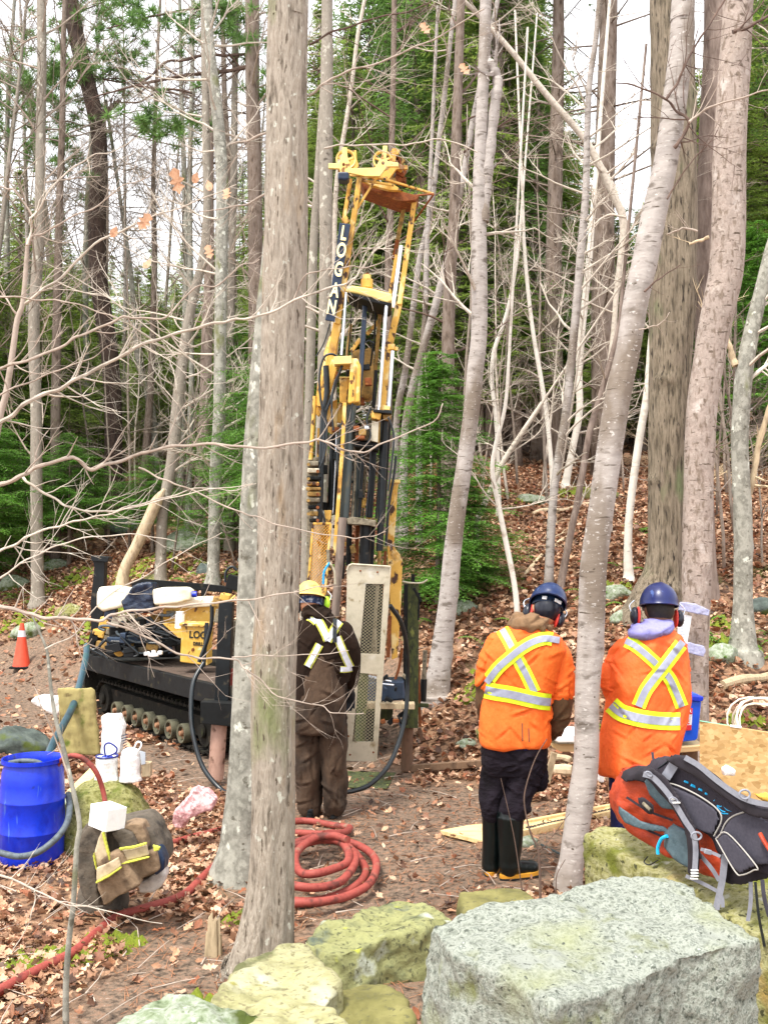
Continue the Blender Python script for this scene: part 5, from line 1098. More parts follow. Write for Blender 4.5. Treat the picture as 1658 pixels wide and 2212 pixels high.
# crawler track: band of plates round idler and sprocket
def track(w0, par, plates):
    L0, L1, r, zc = -.42, 2.25, .20, .235
    path = []
    def loop(s):
        s = s % 1; st = (L1-L0); tot = 2*st+2*math.pi*r; x = s*tot
        if x < st: return (L0+x, zc-r, (1, 0))
        x -= st
        if x < math.pi*r: a = x/r; return (L1+r*math.sin(a), zc-r*math.cos(a), (math.cos(a), math.sin(a)))
        x -= math.pi*r
        if x < st: return (L1-x, zc+r, (-1, 0))
        x -= st; a = x/r; return (L0-r*math.sin(a), zc+r*math.cos(a), (-math.cos(a), -math.sin(a)))
    tr = MB().box(V3((L0+L1)/2, w0+.15, zc+.02), (L1-L0, .16, .2), MR).build('track', 'track_rubber', par)
    for i in range(plates):
        u, z, (a, b) = loop(i/plates); t = (A_*a+UP*b); nn = Wd.cross(t).normalized()
        M = Matrix((t, Wd, nn)).transposed(); mb = MB(); mb.box(V3(u, w0+.16, z), (.083, .30, .022), M)
        c2 = V3(u, w0+.16, z)+nn*(-.02 if (nn.dot(V3(u, w0+.16, z)-V3((L0+L1)/2, w0+.16, zc)) < 0) else .02)
        mb.box(c2, (.02, .30, .03), M); o = mb.build('track_plate', 'track_rubber', tr)
    for i in range(7):
        u = i*.298+.0; c = V3(u, w0+.015, .155)
        mb = MB(); mb.lathe([(.070, -.004), (.072, -.036), (.094, -.040), (.098, -.03), (.098, .05), (.085, .055)], Matrix.Translation(c)@MRW, 24, False)
        o = mb.build('roller', 'roller', tr, True, 0)
        mb = MB(); mb.lathe([(.072, .0), (.05, -.004), (.03, -.01), (.026, -.05), (.012, -.056)], Matrix.Translation(c)@MRW, 14); o = mb.build('roller_hub', 'hub_rust', tr, True)
    for u in (L0, L1):
        mb = MB(); c = V3(u, w0+.06, zc); mb.lathe([(.15, -.03), (.17, 0), (.17, .12), (.15, .14)], Matrix.Translation(c)@MRW, 26); mb.lathe([(.07, -.05), (.06, -.07)], Matrix.Translation(c)@MRW, 16); mb.build('idler', 'track_rubber', tr, True)
    return tr
MRW = Matrix((A_, UP.cross(A_)*-1, Wd)).transposed()
MRW = Matrix((A_, UP, Wd)).transposed().to_4x4()
track(0.0, rig, 64); track(1.25, rig, 64)
# frame and deck
fbox('chassis', 'track_rubber', -1.5, 2.3, .30, 1.28, .28, .56)
fbox('side_skirt', 'track_rubber', -.5, 2.28, .17, .22, .33, .54)
rc('side_tube', 'black_metal', [(211, 1447), (290, 1463), (370, 1481), (436, 1498)], (10, 15), 12.0, d1=10.0)
fbox('deck', 'black_dirty', -1.55, 2.5, -.05, 1.65, .60, .70)
for i in range(5): fbox('deck_plank', 'deck_wood', -1.2, 1.5, -.045+.13*i, .075+.13*i, .705, .735, bev=.003)
fbox('deck_edge', 'black_dirty', -1.6, 2.55, -.12, -.055, .56, .745)
fbox('mud_flap', 'track_rubber', 2.55, 2.60, -.1, .6, .2, .8)
# near left corner: tall post, collar and jack leg
rb('corner_post', 'black_metal', 490, 1300, 480, 1520, 30, 8.85, t=.12)
rb('corner_post', 'grime', 510, 1340, 505, 1500, 10, 9.0, t=.05)
rp('post_collar', 'black_dirty', [(433, 1516), (502, 1520), (502, 1570), (433, 1563)], 8.66, .22)
rc('jack_leg', 'jack_pink', [(474, 1560), (470, 1620), (466, 1682)], 34, 8.78)
fbox('jack_foot', 'jack_brown', -1.98, -1.66, -.12, .22, -.01, .05)
rb('post_bracket', 'black_dirty', 492, 1255, 520, 1262, 30, 9.2); rc('handle', 'hose_black', [(487, 1258), (488, 1236), (500, 1224), (512, 1232)], 6, 9.2)
rb('bracket', 'rust_yellow', 528, 1228, 530, 1262, 18, 9.3)
rc('gauge', 'cream_yellow', [(498, 1294), (500, 1296)], 26, 9.0, n=16)
rb('deck_bracket', 'rust', 490, 1600-70, 500, 1560, 14, 9.1)
rb('red_fitting', 'hose_red', 496, 1445, 500, 1480, 14, 8.9)
# far left post, back rail
rp('far_post', 'black_metal', [(199, 1204), (229, 1204), (226, 1222), (223, 1300), (222, 1415), (198, 1415), (196, 1300), (204, 1225)], 12.0, .14)
rp('post_cap', 'black_metal', [(196, 1200), (236, 1203), (232, 1214), (198, 1212)], 11.95, .2)
rp('back_rail', 'black_dirty', [(286, 1254), (300, 1250), (448, 1262), (500, 1268), (500, 1282), (440, 1276), (292, 1268)], 12.0, .08)
rb('rail_post', 'black_dirty', 292, 1260, 292, 1410, 12, 12.1); rb('rail_post', 'black_dirty', 440, 1270, 440, 1380, 10, 11.6)
# engine, tank, boxes on the deck
mb = MB(); mb.box(P(320, 1375, 11.6), (.75, .55, .42)); eng = mb.build('engine', 'black_dirty', rig, False, .03)
rr = random.Random(4)
for i in range(44):
    x = rr.uniform(240, 405); y = rr.uniform(1322, 1408); d = 11.15+rr.uniform(-.15, .1); w = rr.uniform(10, 34); h = rr.uniform(8, 26)
    mb = MB(); mb.box(P(x, y, d), (sz(w, d), .12, sz(h, d)), Matrix.Rotation(rr.uniform(-.3, .3), 3, 'Y')); mb.build('engine_cover', rr.choice(['black_dirty', 'black_metal', 'grime', 'grime', 'blue_steel', 'alloy', 'mud_yellow']), eng, False, .008)
for i in range(22):
    x = rr.uniform(225, 390); y = rr.uniform(1325, 1390); q = [(x, y)]
    for j in range(3): x += rr.uniform(-25, 40); y += rr.uniform(-8, 22); q.append((x, y))
    rc('hose', rr.choice(['hose_black', 'hose_black', 'hose_grey']), q, rr.uniform(4, 7), 11.0+rr.uniform(-.1, .05), eng, 7)
rp('fuel_tank', 'yellow', [(352, 1308), (385, 1302), (455, 1306), (456, 1350), (430, 1352), (400, 1350), (352, 1344)], 11.0, .5, bev=.02)
rp('hood', 'cream_plastic', [(352, 1312), (356, 1300), (400, 1294), (440, 1292), (456, 1298), (457, 1310), (400, 1314)], 10.9, .55, bev=.02)
rp('tank_panel', 'rust_yellow', [(350, 1346), (378, 1348), (402, 1356), (400, 1380), (385, 1378)], 10.85, .1)
rc('oil_filter', 'white_plastic', [(389, 1327), (388, 1357)], 20, 10.5, n=18); rc('filter_cap', 'white_bag', [(389, 1321), (389, 1328)], 17, 10.5, n=16)
bx = rp('tool_box', 'yellow', [(391, 1350), (450, 1354), (448, 1396), (448, 1438), (389, 1430), (391, 1390)], 10.35, .3, bev=.008)
mb = MB(); mb.poly([(387, 1346), (452, 1349), (452, 1355), (387, 1352)], 10.32, .35); mb.build('lid', 'rust_yellow', bx, False, .004)
MT = Matrix(((1, 0, 0), (0, 0, -1), (0, 1, 0)))
text_mesh('LOG', .10, P(427, 1372, 10.345), Matrix.Rotation(R(3), 3, 'Y')@MT, 'print_black', 'lettering', bx, .002, .85, .003)
text_mesh('DRILL', .05, P(428, 1391, 10.345), Matrix.Rotation(R(3), 3, 'Y')@MT, 'print_black', 'lettering', bx, .002, .8, .002)
text_mesh('8', .04, P(416, 1404, 10.345), Matrix.Rotation(R(3), 3, 'Y')@MT, 'rust', 'lettering', bx, .002, 1, .003)
rb('strap', 'hose_black', 447, 1345, 440, 1440, 8, 10.2)
rc('hose', 'hose_black', [(458, 1306), (457, 1345), (447, 1385), (430, 1430)], 9, 9.7)
rc('hose', 'hose_black', [(440, 1432), (418, 1475), (413, 1540), (420, 1600), (440, 1660), (478, 1706), (500, 1712)], 10, 9.0, d1=8.35, k=8)
for (x, y, w, h, m) in [(233, 1345, 30, 22, 'rust_yellow'), (216, 1368, 26, 16, 'rust_yellow'), (250, 1366, 36, 14, 'grime'), (265, 1382, 34, 22, 'yellow'), (222, 1392, 34, 16, 'mud_yellow'), (246, 1400, 24, 14, 'rust_yellow'), (286, 1404, 30, 14, 'mud_yellow'), (205, 1382, 20, 30, 'black_dirty'), (262, 1350, 20, 20, 'black_dirty'), (236, 1378, 16, 12, 'grime'), (488, 1290, 22, 16, 'rust_yellow'), (470, 1300, 18, 22, 'mud_yellow'), (474, 1330, 16, 30, 'grime')]:
    d = 11.7 if x < 300 else 9.6
    mb = MB(); mb.box(P(x, y, d), (sz(w, d), .14, sz(h, d)), Matrix.Rotation(R(12), 3, 'Y')); mb.build('valve_block', m, rig, False, .012)
rc('drum', 'yellow', [(268, 1378), (262, 1384)], 26, 11.4, n=18, d1=11.2); rc('drum', 'rust_yellow', [(264, 1402), (258, 1406)], 24, 11.4, n=18, d1=11.2)
mb = MB(); mb.lathe([(.0, 0), (.05, 0), (.055, .01), (.05, .03), (.02, .035), (.02, .06), (.0, .065)], Matrix.Translation(P(332, 1418, 10.4)), 16, False); mb.build('white_cap', 'white_plastic', rig, True)
for (x, y, w, h) in [(318, 1412, 12, 8), (346, 1410, 10, 8)]: mb = MB(); mb.box(P(x, y, 10.4), (sz(w, 10.4), .05, sz(h, 10.4))); mb.build('white_cap', 'white_plastic', rig, False, .008)

# ---- things lying on the deck
def puff(name, m, px, d, th, voxel=.012, sm=12, parent=None, amp=0, sc=8, back=0, bulge=None):
    mb = MB(); mb.poly(px, d-th/2, th); me = remeshed(mb, voxel, sm, .5, (lambda p, n_: p+n_*(nz3(p, sc, len(name))*amp+nz3(p, sc*3, 5)*amp*.35)) if amp else None, name)
    return put(name, me, m, parent)
t = puff('cream_jug', 'cream_plastic', [(208, 1282), (214, 1268), (250, 1266), (287, 1272), (287, 1300), (262, 1312), (222, 1322), (208, 1312)], 11.2, .25, .014, 10); tag(t, 'cream plastic container lying at the left end of the engine deck', 'container')
t = puff('cream_jug', 'cream_plastic', [(328, 1274), (345, 1270), (400, 1269), (412, 1276), (412, 1296), (380, 1304), (332, 1308)], 10.9, .25, .014, 10); tag(t, 'cream plastic container with a blue cap lying in the middle of the engine deck', 'container')
mb = MB(); mb.tube([P(410, 1284, 10.85), P(425, 1284, 10.85)], [.03, .032], 12); mb.build('blue_cap', 'blue_plastic', t, True)
t = puff('black_tarp', 'black_bag', [(262, 1300), (286, 1270), (300, 1262), (328, 1258), (334, 1300), (332, 1320), (290, 1326), (268, 1322)], 10.95, .3, .012, 6, amp=.02, sc=9); tag(t, 'crumpled shiny black tarpaulin bundled over the engine', 'tarpaulin')

# ---- mast
def seg(name, m, pts, w, d, t=.05, par=None):
    for (x0, y0), (x1, y1) in zip(pts[:-1], pts[1:]): o = rb(name, m, x0, y0, x1, y1, w, d+wob(), t=t, par=par, bev=.006)
    return o
mast = rb('mast_rail', 'rust_yellow', 777, 384, 729, 702, 11, 8.6, t=.10)
rb('mast_rail', 'rust_yellow', 729, 700, 694, 880, 17, 8.62, t=.10)
rb('mast_rail', 'rust_yellow', 757, 388, 742, 480, 8, 8.75, t=.06)
rb('mast_rail', 'rust_yellow', 895, 432, 862, 660, 11, 8.85, t=.08)
rb('mast_rail', 'rust_yellow', 862, 655, 838, 760, 14, 8.87, t=.10)
rb('mast_rail', 'mud_yellow', 874, 437, 858, 520, 9, 9.0, t=.06); rb('mast_rail', 'rust', 858, 520, 850, 560, 9, 9.0, t=.06)
rb('mast_rail', 'rust_yellow', 858, 540, 838, 660, 7, 8.9, t=.05)
rb('mast_rail', 'rust_yellow', 838, 740, 818, 960, 15, 8.85, t=.08)
rb('mast_rail', 'mud_yellow', 758, 700, 745, 800, 6, 8.9, t=.04); rb('mast_rail', 'mud_yellow', 822, 660, 808, 830, 8, 8.9, t=.05)
rb('white_slide', 'white_plastic', 866, 530, 848, 665, 8, 8.8, t=.02)
rb('mast_plate', 'rust_yellow', 752, 472, 741, 480, 16, 8.6, t=.03)
rp('mast_side_plate', 'rust_yellow', [(716, 712), (736, 700), (726, 770), (712, 800), (700, 880), (688, 900), (678, 890), (690, 800), (700, 760)], 8.66, .05)
rp('mast_side_plate', 'rust_yellow', [(712, 870), (728, 862), (728, 930), (716, 938), (702, 928), (700, 920)], 8.7, .04)
rp('mast_side_plate', 'yellow', [(730, 870), (746, 872), (742, 915), (728, 912)], 8.72, .04)
# crown block with wheels
cr_pts = [(280, 310), (400, 312), (436, 205), (438, 130), (495, 130), (500, 235), (545, 372), (820, 362), (905, 200), (905, 110), (960, 110), (945, 265), (962, 290), (1085, 305), (1085, 350), (955, 352), (872, 462), (700, 462), (520, 425), (420, 425), (408, 375), (280, 370)]
cvt = lambda q, dx=0, dy=0: [(656.6+x*.1876+dx, 293.8+y*.1876+dy) for x, y in q]
crown = rp('crown_block', 'cream_yellow', cvt(cr_pts), 8.52, .03)
rp('crown_block', 'rust_yellow', cvt(cr_pts, 20, 6), 8.95, .03)
def wheel(x, y, d, r, m):
    c = P(x, y, d); M = Matrix.Translation(c)@Matrix.Rotation(R(90), 4, 'X'); mb = MB(); rr_ = sz(r, d)
    prof = [(rr_*.86, -.025), (rr_, -.03), (rr_*.93, 0), (rr_, .03), (rr_*.86, .025), (rr_*.82, 0), (rr_*.86, -.025)]
    mb.lathe(prof, M, 28, False)
    for k in range(5): a = k*2*math.pi/5+.3; mb.bar(c, c+Vector((math.cos(a), 0, math.sin(a)))*rr_*.85, .016, .02)
    mb.lathe([(rr_*.2, -.04), (rr_*.2, .04)], M, 14); return mb.build('crown_wheel', m, crown, True)
wheel(747, 346, 8.66, 22, 'cream_yellow'); wheel(826, 347, 8.66, 21, 'cream_yellow'); wheel(846, 352, 9.1, 20, 'rust'); wheel(866, 362, 9.3, 16, 'grime')
for (x, y) in [(742, 356), (827, 353)]: mb = MB(); mb.lathe([(.012, 0), (.012, .02), (.005, .024)], Matrix.Translation(P(x, y, 8.5))@Matrix.Rotation(R(90), 4, 'X'), 8); mb.build('bolt', 'rust', crown)
rr = random.Random(8)
for i in range(14):
    x = rr.uniform(838, 876); y = rr.uniform(330, 395); mb = MB(); mb.box(P(x, y, 9.2+rr.uniform(-.2, .2)), (rr.uniform(.03, .09), .05, rr.uniform(.03, .12)), Matrix.Rotation(rr.uniform(-.8, .8), 3, 'Y')); mb.build('crown_fitting', rr.choice(['rust', 'mud_yellow', 'black_dirty', 'rust_yellow']), crown, False, .004)
rp('work_lamp', 'navy', [(730, 370), (753, 370), (754, 386), (746, 389), (729, 387)], 8.4, .12, bev=.015)
for a in [((777, 387), (814, 382), 4), ((814, 382), (936, 419), 5), ((813, 384), (769, 454), 5), ((936, 420), (893, 480), 4), ((936, 419), (878, 424), 4), ((778, 389), (850, 400), 5)]:
    rb('brace', 'rust_yellow' if a[0][0] < 900 else 'rust', a[0][0], a[0][1], a[1][0], a[1][1], a[2], 8.58+wob(), 9.0 if a[1][0] > 850 else None)
rp('crown_floor', 'rust', [(778, 391), (905, 423), (898, 432), (864, 435), (786, 407)], 8.75, .3)
rp('crown_rib', 'rust_yellow', [(780, 388), (850, 398), (870, 412), (840, 410), (800, 400)], 8.68, .05)
# name board
board = rp('name_board', 'navy', [(733, 481), (757, 484), (749, 530), (742, 580), (733, 640), (722, 695), (702, 691), (712, 650), (718, 600), (726, 540)], 8.5, .02)
for ch, x, y in [('L', 742, 505), ('O', 737, 542), ('G', 731, 583), ('A', 723, 628), ('N', 716, 665)]:
    text_mesh(ch, .170, P(x, y, 8.494), Matrix.Rotation(R(9), 3, 'Y')@MT, 'letter_cream', 'letter', board, .004, .58, .005)
# rotary head and rods
hd = rp('rotary_head', 'cream_yellow', [(747, 622), (760, 616), (800, 622), (846, 634), (847, 650), (835, 655), (800, 642), (770, 634), (748, 630)], 8.5, .4, bev=.015)
rp('head_underside', 'black_dirty', [(750, 632), (772, 636), (805, 645), (846, 655), (840, 660), (800, 652), (765, 640)], 8.48, .42)
rc('swivel', 'rust_yellow', [(792, 604), (792, 622)], 26, 8.7, n=18); rc('swivel_cap', 'cream_yellow', [(792, 594), (792, 605)], 18, 8.7, n=16); rc('swivel_cap', 'rust', [(793, 590), (793, 596)], 8, 8.7)
rc('drill_string', 'blue_steel', [(789, 642), (780, 791), (771, 881)], 11, 8.72, n=14)
rc('hydraulic_rod', 'chrome', [(747.5, 632), (737, 767)], 5.5, 8.5); rc('hydraulic_rod', 'chrome', [(834.5, 654), (817.6, 886)], 7, 8.5); rc('hydraulic_rod', 'chrome', [(847.6, 758), (839, 880)], 8, 8.55)
rc('rod_seal', 'rust_yellow', [(845, 744), (845, 756)], 16, 8.6); rc('rod_seal', 'rust_yellow', [(856, 750), (855, 757)], 9, 8.6)
rc('wire_rope', 'grime', [(793, 592), (790, 480), (765, 392)], 1.6, 8.75, n=5); rc('wire_rope', 'grime', [(775, 640), (760, 760)], 1.6, 8.62, n=5); rc('wire_rope', 'grime', [(766, 632), (750, 720), (745, 790)], 1.6, 8.6, n=5)
rb('link_arm', 'rust_yellow', 822, 690, 792, 722, 8, 8.9); rb('link_arm', 'rust_yellow', 778, 732, 758, 760, 8, 8.9)
# winch boxes
wb = rp('winch_box', 'yellow', [(757, 774), (772, 774), (779, 790), (776, 868), (752, 872), (751, 866)], 8.4, .22, bev=.01)
rp('winch_rib', 'rust_yellow', [(764, 790), (769, 790), (765, 868), (759, 868)], 8.385, .02)
rb('winch_arm', 'cream_yellow', 722, 782, 760, 780, 17, 8.45, t=.14); rb('winch_arm', 'rust_yellow', 728, 794, 756, 793, 9, 8.5)
rb('winch_arm', 'yellow', 724, 780, 705, 850, 16, 8.6, t=.08)
rp('winch_panel', 'rust_yellow', [(733, 816), (753, 816), (750, 872), (733, 870)], 8.52, .12); rb('winch_rib', 'cream_yellow', 733, 815, 756, 815, 3, 8.5)
rp('rope_drum', 'mud_yellow', [(784, 758), (795, 748), (806, 752), (808, 830), (804, 856), (790, 862), (780, 856), (779, 800)], 8.8, .25, bev=.03)
rp('drum_cheek', 'mud_yellow', [(762, 760), (775, 754), (786, 770), (790, 800), (780, 830), (768, 850), (760, 800)], 8.85, .1)
# long cylinders
rc('feed_cylinder', 'pipe_grey', [(760, 875), (741, 1156)], 20, 8.5, n=20); rc('casing_pipe', 'pipe_brown', [(740, 1118), (731, 1230), (724, 1330)], 18, 8.35, n=18)
rb('feed_post', 'rust_yellow', 744.5, 870, 738.8, 978, 8, 8.42); rb('feed_post', 'rust_yellow', 738.8, 976, 722, 1200, 8, 8.42)
rc('lift_cylinder', 'black_metal', [(832.6, 888), (819.5, 1190)], 15, 8.55, n=18); rc('lift_cylinder', 'black_metal', [(808, 955), (797, 1118)], 15, 8.7, n=18)
rc('lift_cylinder', 'pipe_grey', [(776, 940), (765, 1118)], 16, 8.8, n=16)
rc('lift_cylinder', 'black_metal', [(790, 1128), (787, 1220)], 25, 8.6, n=18); rc('lift_cylinder', 'black_metal', [(719, 930), (713, 1112)], 13, 8.8, n=14)
rc('chrome_strip', 'chrome', [(727, 935), (719, 1110)], 2.5, 8.7, n=6)
rb('mast_column', 'grime', 775, 950, 762, 1130, 9, 8.95, t=.08); rb('mast_column', 'grime', 790, 1010, 783, 1120, 5, 8.9, t=.05)
rb('mast_column', 'rust_yellow', 706, 940, 700, 1000, 4, 8.9); rb('mast_column', 'rust', 838, 900, 822, 1190, 4, 8.6)
rp('cylinder_collar', 'black_metal', [(806, 884), (846, 887), (846, 894), (806, 890)], 8.4, .3); rp('cylinder_end', 'rust_yellow', [(803, 890), (824, 893), (820, 908), (801, 903)], 8.42, .2, bev=.01)
rp('cylinder_end', 'cream_yellow', [(829, 876), (842, 877), (842, 886), (829, 885)], 8.45, .14)
rp('cylinder_end', 'mud_yellow', [(826, 895), (845, 896), (843, 908), (828, 906)], 8.46, .12)
rp('chuck', 'grime', [(766, 920), (800, 925), (797, 952), (766, 950)], 8.5, .3, bev=.015); rp('chuck_plate', 'alloy', [(803, 908), (818, 912), (816, 956), (800, 952), (801, 930)], 8.45, .1)
for (x, y, w, h, m) in [(770, 926, 14, 10, 'rust'), (783, 935, 16, 14, 'mud_yellow'), (792, 925, 10, 8, 'chrome'), (778, 946, 20, 8, 'rust')]:
    mb = MB(); mb.box(P(x, y, 8.44), (sz(w, 8.4), .1, sz(h, 8.4))); mb.build('chuck_bolt', m, rig, False, .008)
rp('chuck_base', 'black_dirty', [(765, 952), (818, 958), (816, 972), (790, 968), (764, 964)], 8.48, .3)
rp('guide_plate', 'grime', [(749, 1120), (760, 1116), (812, 1124), (811, 1138), (790, 1134), (750, 1132)], 8.45, .4)
rc('hose_bundle', 'hose_black', [(704, 790), (706, 850), (698, 900), (694, 1000), (690, 1128)], 13, 8.5, n=10, k=6); rc('hose_bundle', 'hose_black', [(745, 770), (715, 860), (703, 900), (698, 1000)], 6, 8.45)
rc('hose', 'hose_black', [(733, 776), (718, 765), (700, 772), (690, 810), (692, 860), (700, 900)], 5, 8.4, n=8, k=6)
rc('hose', 'hose_black', [(790, 740), (797, 736), (808, 742)], 4, 8.7); rc('hose', 'hose_black', [(712, 700), (700, 740), (683, 770)], 3, 8.7)
rc('hose', 'hose_black', [(855, 985), (850, 1030), (840, 1090), (833, 1180)], 6, 8.7); rc('side_tube', 'rust_yellow', [(680, 856), (676, 920), (671, 993)], 9, 8.6); rb('side_bar', 'rust_yellow', 688, 925, 686, 995, 5, 8.65)
for (x0, y0, x1, y1, w, m, d) in [(752, 905, 746, 1120, 7, 'black_metal', 8.75), (786, 960, 776, 1118, 7, 'hose_black', 8.72), (800, 965, 790, 1116, 4, 'hose_black', 8.6), (824, 900, 812, 1120, 5, 'hose_black', 8.75), (842, 905, 828, 1130, 6, 'black_dirty', 8.8), (732, 1000, 722, 1112, 9, 'black_dirty', 8.85), (768, 972, 760, 1130, 5, 'grime', 8.65), (755, 1130, 752, 1222, 12, 'black_dirty', 8.75), (806, 1138, 802, 1224, 9, 'black_metal', 8.75), (822, 1125, 818, 1224, 8, 'mud_yellow', 8.7), (772, 1136, 769, 1222, 9, 'rust', 8.8), (742, 1200, 738, 1250, 9, 'black_dirty', 8.6), (704, 1130, 694, 1200, 5, 'hose_black', 8.6), (760, 640, 748, 800, 3, 'black_dirty', 8.8), (812, 660, 800, 790, 4, 'black_dirty', 8.8), (752, 800, 745, 900, 8, 'black_dirty', 8.65), (812, 800, 806, 880, 8, 'black_dirty', 8.75)]:
    rc('guide_tube' if w > 5 else 'hose', m, [(x0, y0), ((x0+x1)/2+(2 if w < 6 else 0), (y0+y1)/2), (x1, y1)], w, d)
rr = random.Random(77)
for i in range(46):
    y = rr.uniform(770, 1230); xm = 745-(y-900)*.09; x = xm+rr.uniform(-34, 78); 
    if y < 880 and x > 800: continue
    mb = MB(); mb.box(P(x, y, 8.72+rr.uniform(-.12, .15)), (rr.uniform(.02, .07), .06, rr.uniform(.02, .09)), Matrix.Rotation(rr.uniform(-.25, .25), 3, 'Y')); mb.build('mast_fitting', rr.choice(['black_dirty', 'grime', 'mud_yellow', 'rust_yellow', 'black_metal', 'rust']), rig, False, .005)
for q in [[(735, 800), (722, 830), (716, 880), (720, 930)], [(748, 880), (735, 930), (728, 990), (733, 1040)], [(800, 880), (792, 910), (800, 940), (790, 965)], [(700, 880), (706, 930), (700, 985), (690, 1010)], [(838, 900), (850, 940), (846, 1000), (838, 1060)], [(764, 860), (756, 900), (764, 930)], [(694, 1100), (704, 1140), (700, 1180), (712, 1200)]]: rc('hose', 'hose_black', q, 4.5, 8.42, n=8, k=6)
# valve stack at the left of the mast
vs = rp('valve_stack', 'grime', [(663, 990), (688, 986), (692, 1010), (694, 1090), (662, 1092)], 8.6, .25, bev=.01)
for i, (y, h, m, w) in enumerate([(1003, 12, 'grime', 24), (1018, 12, 'alloy', 26), (1034, 10, 'black_dirty', 30), (1046, 10, 'rust_yellow', 26), (1057, 9, 'mud_yellow', 32), (1068, 12, 'mud_yellow', 28), (1081, 12, 'grime', 30), (1096, 10, 'black_dirty', 24), (1110, 12, 'mud_yellow', 18), (1124, 10, 'black_dirty', 16)]):
    mb = MB(); mb.box(P(677+(i % 3), y, 8.52), (sz(w, 8.5), .16, sz(h-2, 8.5))); mb.build('valve', m, vs, False, .008)
    mb = MB(); mb.tube([P(666+(i % 2)*20, y, 8.42), P(666+(i % 2)*20, y, 8.34)], .014, 8); mb.build('valve_knob', 'rust' if i % 2 else 'mud_yellow', vs, True)
rb('stack_post', 'grime', 668, 1090, 664, 1290, 8, 8.7); rp('stack_bracket', 'rust_yellow', [(700, 1102), (716, 1102), (714, 1128), (704, 1130)], 8.5, .1)
# expanded metal
def diamonds(name, m, quad, d, nx, ny, r, par):
    """quad: bottom-left, bottom-right, top-right, top-left in photo pixels; woven flattened metal strands"""
    a, b, c, e = [P(x, y, dd) for (x, y), dd in zip(quad, d)]
    f = lambda u, v: a.lerp(b, u).lerp(e.lerp(c, u), v)
    mb = MB(); K = ny/nx
    for s in (1, -1):
        for i in range(-ny, nx+1):
            pts = []
            for j in range(ny+1):
                u = (i+j)/nx if s == 1 else (nx-i-j)/nx
                if -1e-6 <= u <= 1+1e-6: pts.append(f(u, j/ny)+Vector((0, -.002*s, 0)))
            if len(pts) > 1: mb.tube([pts[0], pts[-1]], r, 4, False)
    return mb.build(name, m, par)
mg = rb('mesh_guard_frame', 'rust_yellow', 676, 1131, 714, 1131, 5, 8.4)
for a in [((676, 1131), (664, 1285)), ((714, 1131), (702, 1285)), ((664, 1285), (702, 1285))]: rb('mesh_guard_frame', 'rust_yellow', a[0][0], a[0][1], a[1][0], a[1][1], 5, 8.4+wob())
diamonds('yellow_mesh', 'mesh_yellow', [(664, 1285), (702, 1285), (714, 1131), (676, 1131)], (8.4,)*4, 6, 22, .0028, mg)
# checkered alloy guard with two meshed windows
dG = 8.12
guard = rp('guard_panel', 'alloy', [(749, 1232), (752, 1224), (759, 1221), (843, 1226), (843, 1238), (829, 1262), (790, 1261), (749, 1262)], dG, .012, bev=.002)
def gq(pts): rp('guard_panel', 'alloy', pts, dG, .012, guard, bev=0)
gq([(749, 1262.2), (790, 1261.2), (783, 1336), (776, 1411), (745, 1411)]); gq([(829, 1262.2), (842.5, 1238.4), (836, 1330), (828.5, 1415), (820, 1413), (824, 1340)])
gq([(745, 1411.3), (776, 1411.3), (820, 1413.3), (828.5, 1415.3), (826, 1457), (814, 1457), (774.5, 1453), (744, 1452)])
gq([(744, 1452.3), (774.5, 1453.3), (768, 1530), (761, 1602), (743, 1602)]); gq([(814, 1457.3), (825.8, 1457.3), (821, 1530), (815, 1604), (806, 1602), (810, 1530)])
gq([(743, 1602.3), (761, 1602.3), (806, 1602.3), (815, 1604.3), (812, 1645), (743, 1643)])
for q in [[(749, 1232), (753, 1222)], [(753, 1222), (760, 1218.5)], [(760, 1218.5), (843, 1224)]]: rc('guard_rim', 'alloy', q, 4, dG-.01, guard, 8)
rc('guard_rim', 'alloy', [(843, 1224), (836, 1330), (826, 1457), (812, 1645)], 3, dG-.01, guard, 6)
diamonds('guard_mesh', 'mesh_wire', [(776, 1411), (820, 1413), (829, 1262), (790, 1261)], (dG+.012,)*4, 5, 22, .0019, guard)
diamonds('guard_mesh', 'mesh_wire', [(761, 1602), (806, 1602), (814, 1457), (774.5, 1453)], (dG+.012,)*4, 5, 21, .0019, guard)
for (x, y) in [(778, 1233), (744, 1300), (815, 1236), (752, 1590), (806, 1625), (756, 1630)]: mb = MB(); mb.lathe([(.008, 0), (.008, .006), (.003, .008)], Matrix.Translation(P(x, y, dG-.002))@Matrix.Rotation(R(90), 4, 'X'), 8); mb.build('rivet', 'rust', guard)
# things behind the guard and its dark backing
rc('core_barrel', 'black_dirty', [(797, 1265), (792, 1330), (786, 1420)], 30, 8.6, n=18); rc('core_barrel', 'grime', [(812, 1262), (806, 1340), (806, 1415)], 16, 8.7, n=16)
rc('core_barrel', 'jack_green', [(785, 1455), (777, 1600)], 22, 8.6, n=18); rp('dark_backing', 'black_dirty', [(752, 1220), (842, 1230), (835, 1290), (830, 1420), (750, 1420)], 9.1, .1)  # dark sheets added to put shade into the guard's openings
rp('dark_backing', 'black_dirty', [(790, 1540), (815, 1540), (812, 1610), (790, 1608)], 8.8, .1)
rp('manifold', 'blue_steel', [(770, 1474), (872, 1470), (876, 1512), (800, 1520), (770, 1518)], 8.9, .3, bev=.02)
rb('cross_beam', 'wood_old', 760, 1522, 895, 1524, 12, 8.8, t=.14)
rp('cross_frame', 'jack_green', [(780, 1530), (850, 1528), (846, 1555), (800, 1560), (780, 1560)], 8.9, .2)
for (x0, y0, x1, y1) in [(775, 1456, 815, 1464), (795, 1462, 845, 1472), (815, 1476, 850, 1480)]: rc('fitting', 'chrome', [(x0, y0), (x1, y1)], 5, 8.75, n=8)
rr = random.Random(15)
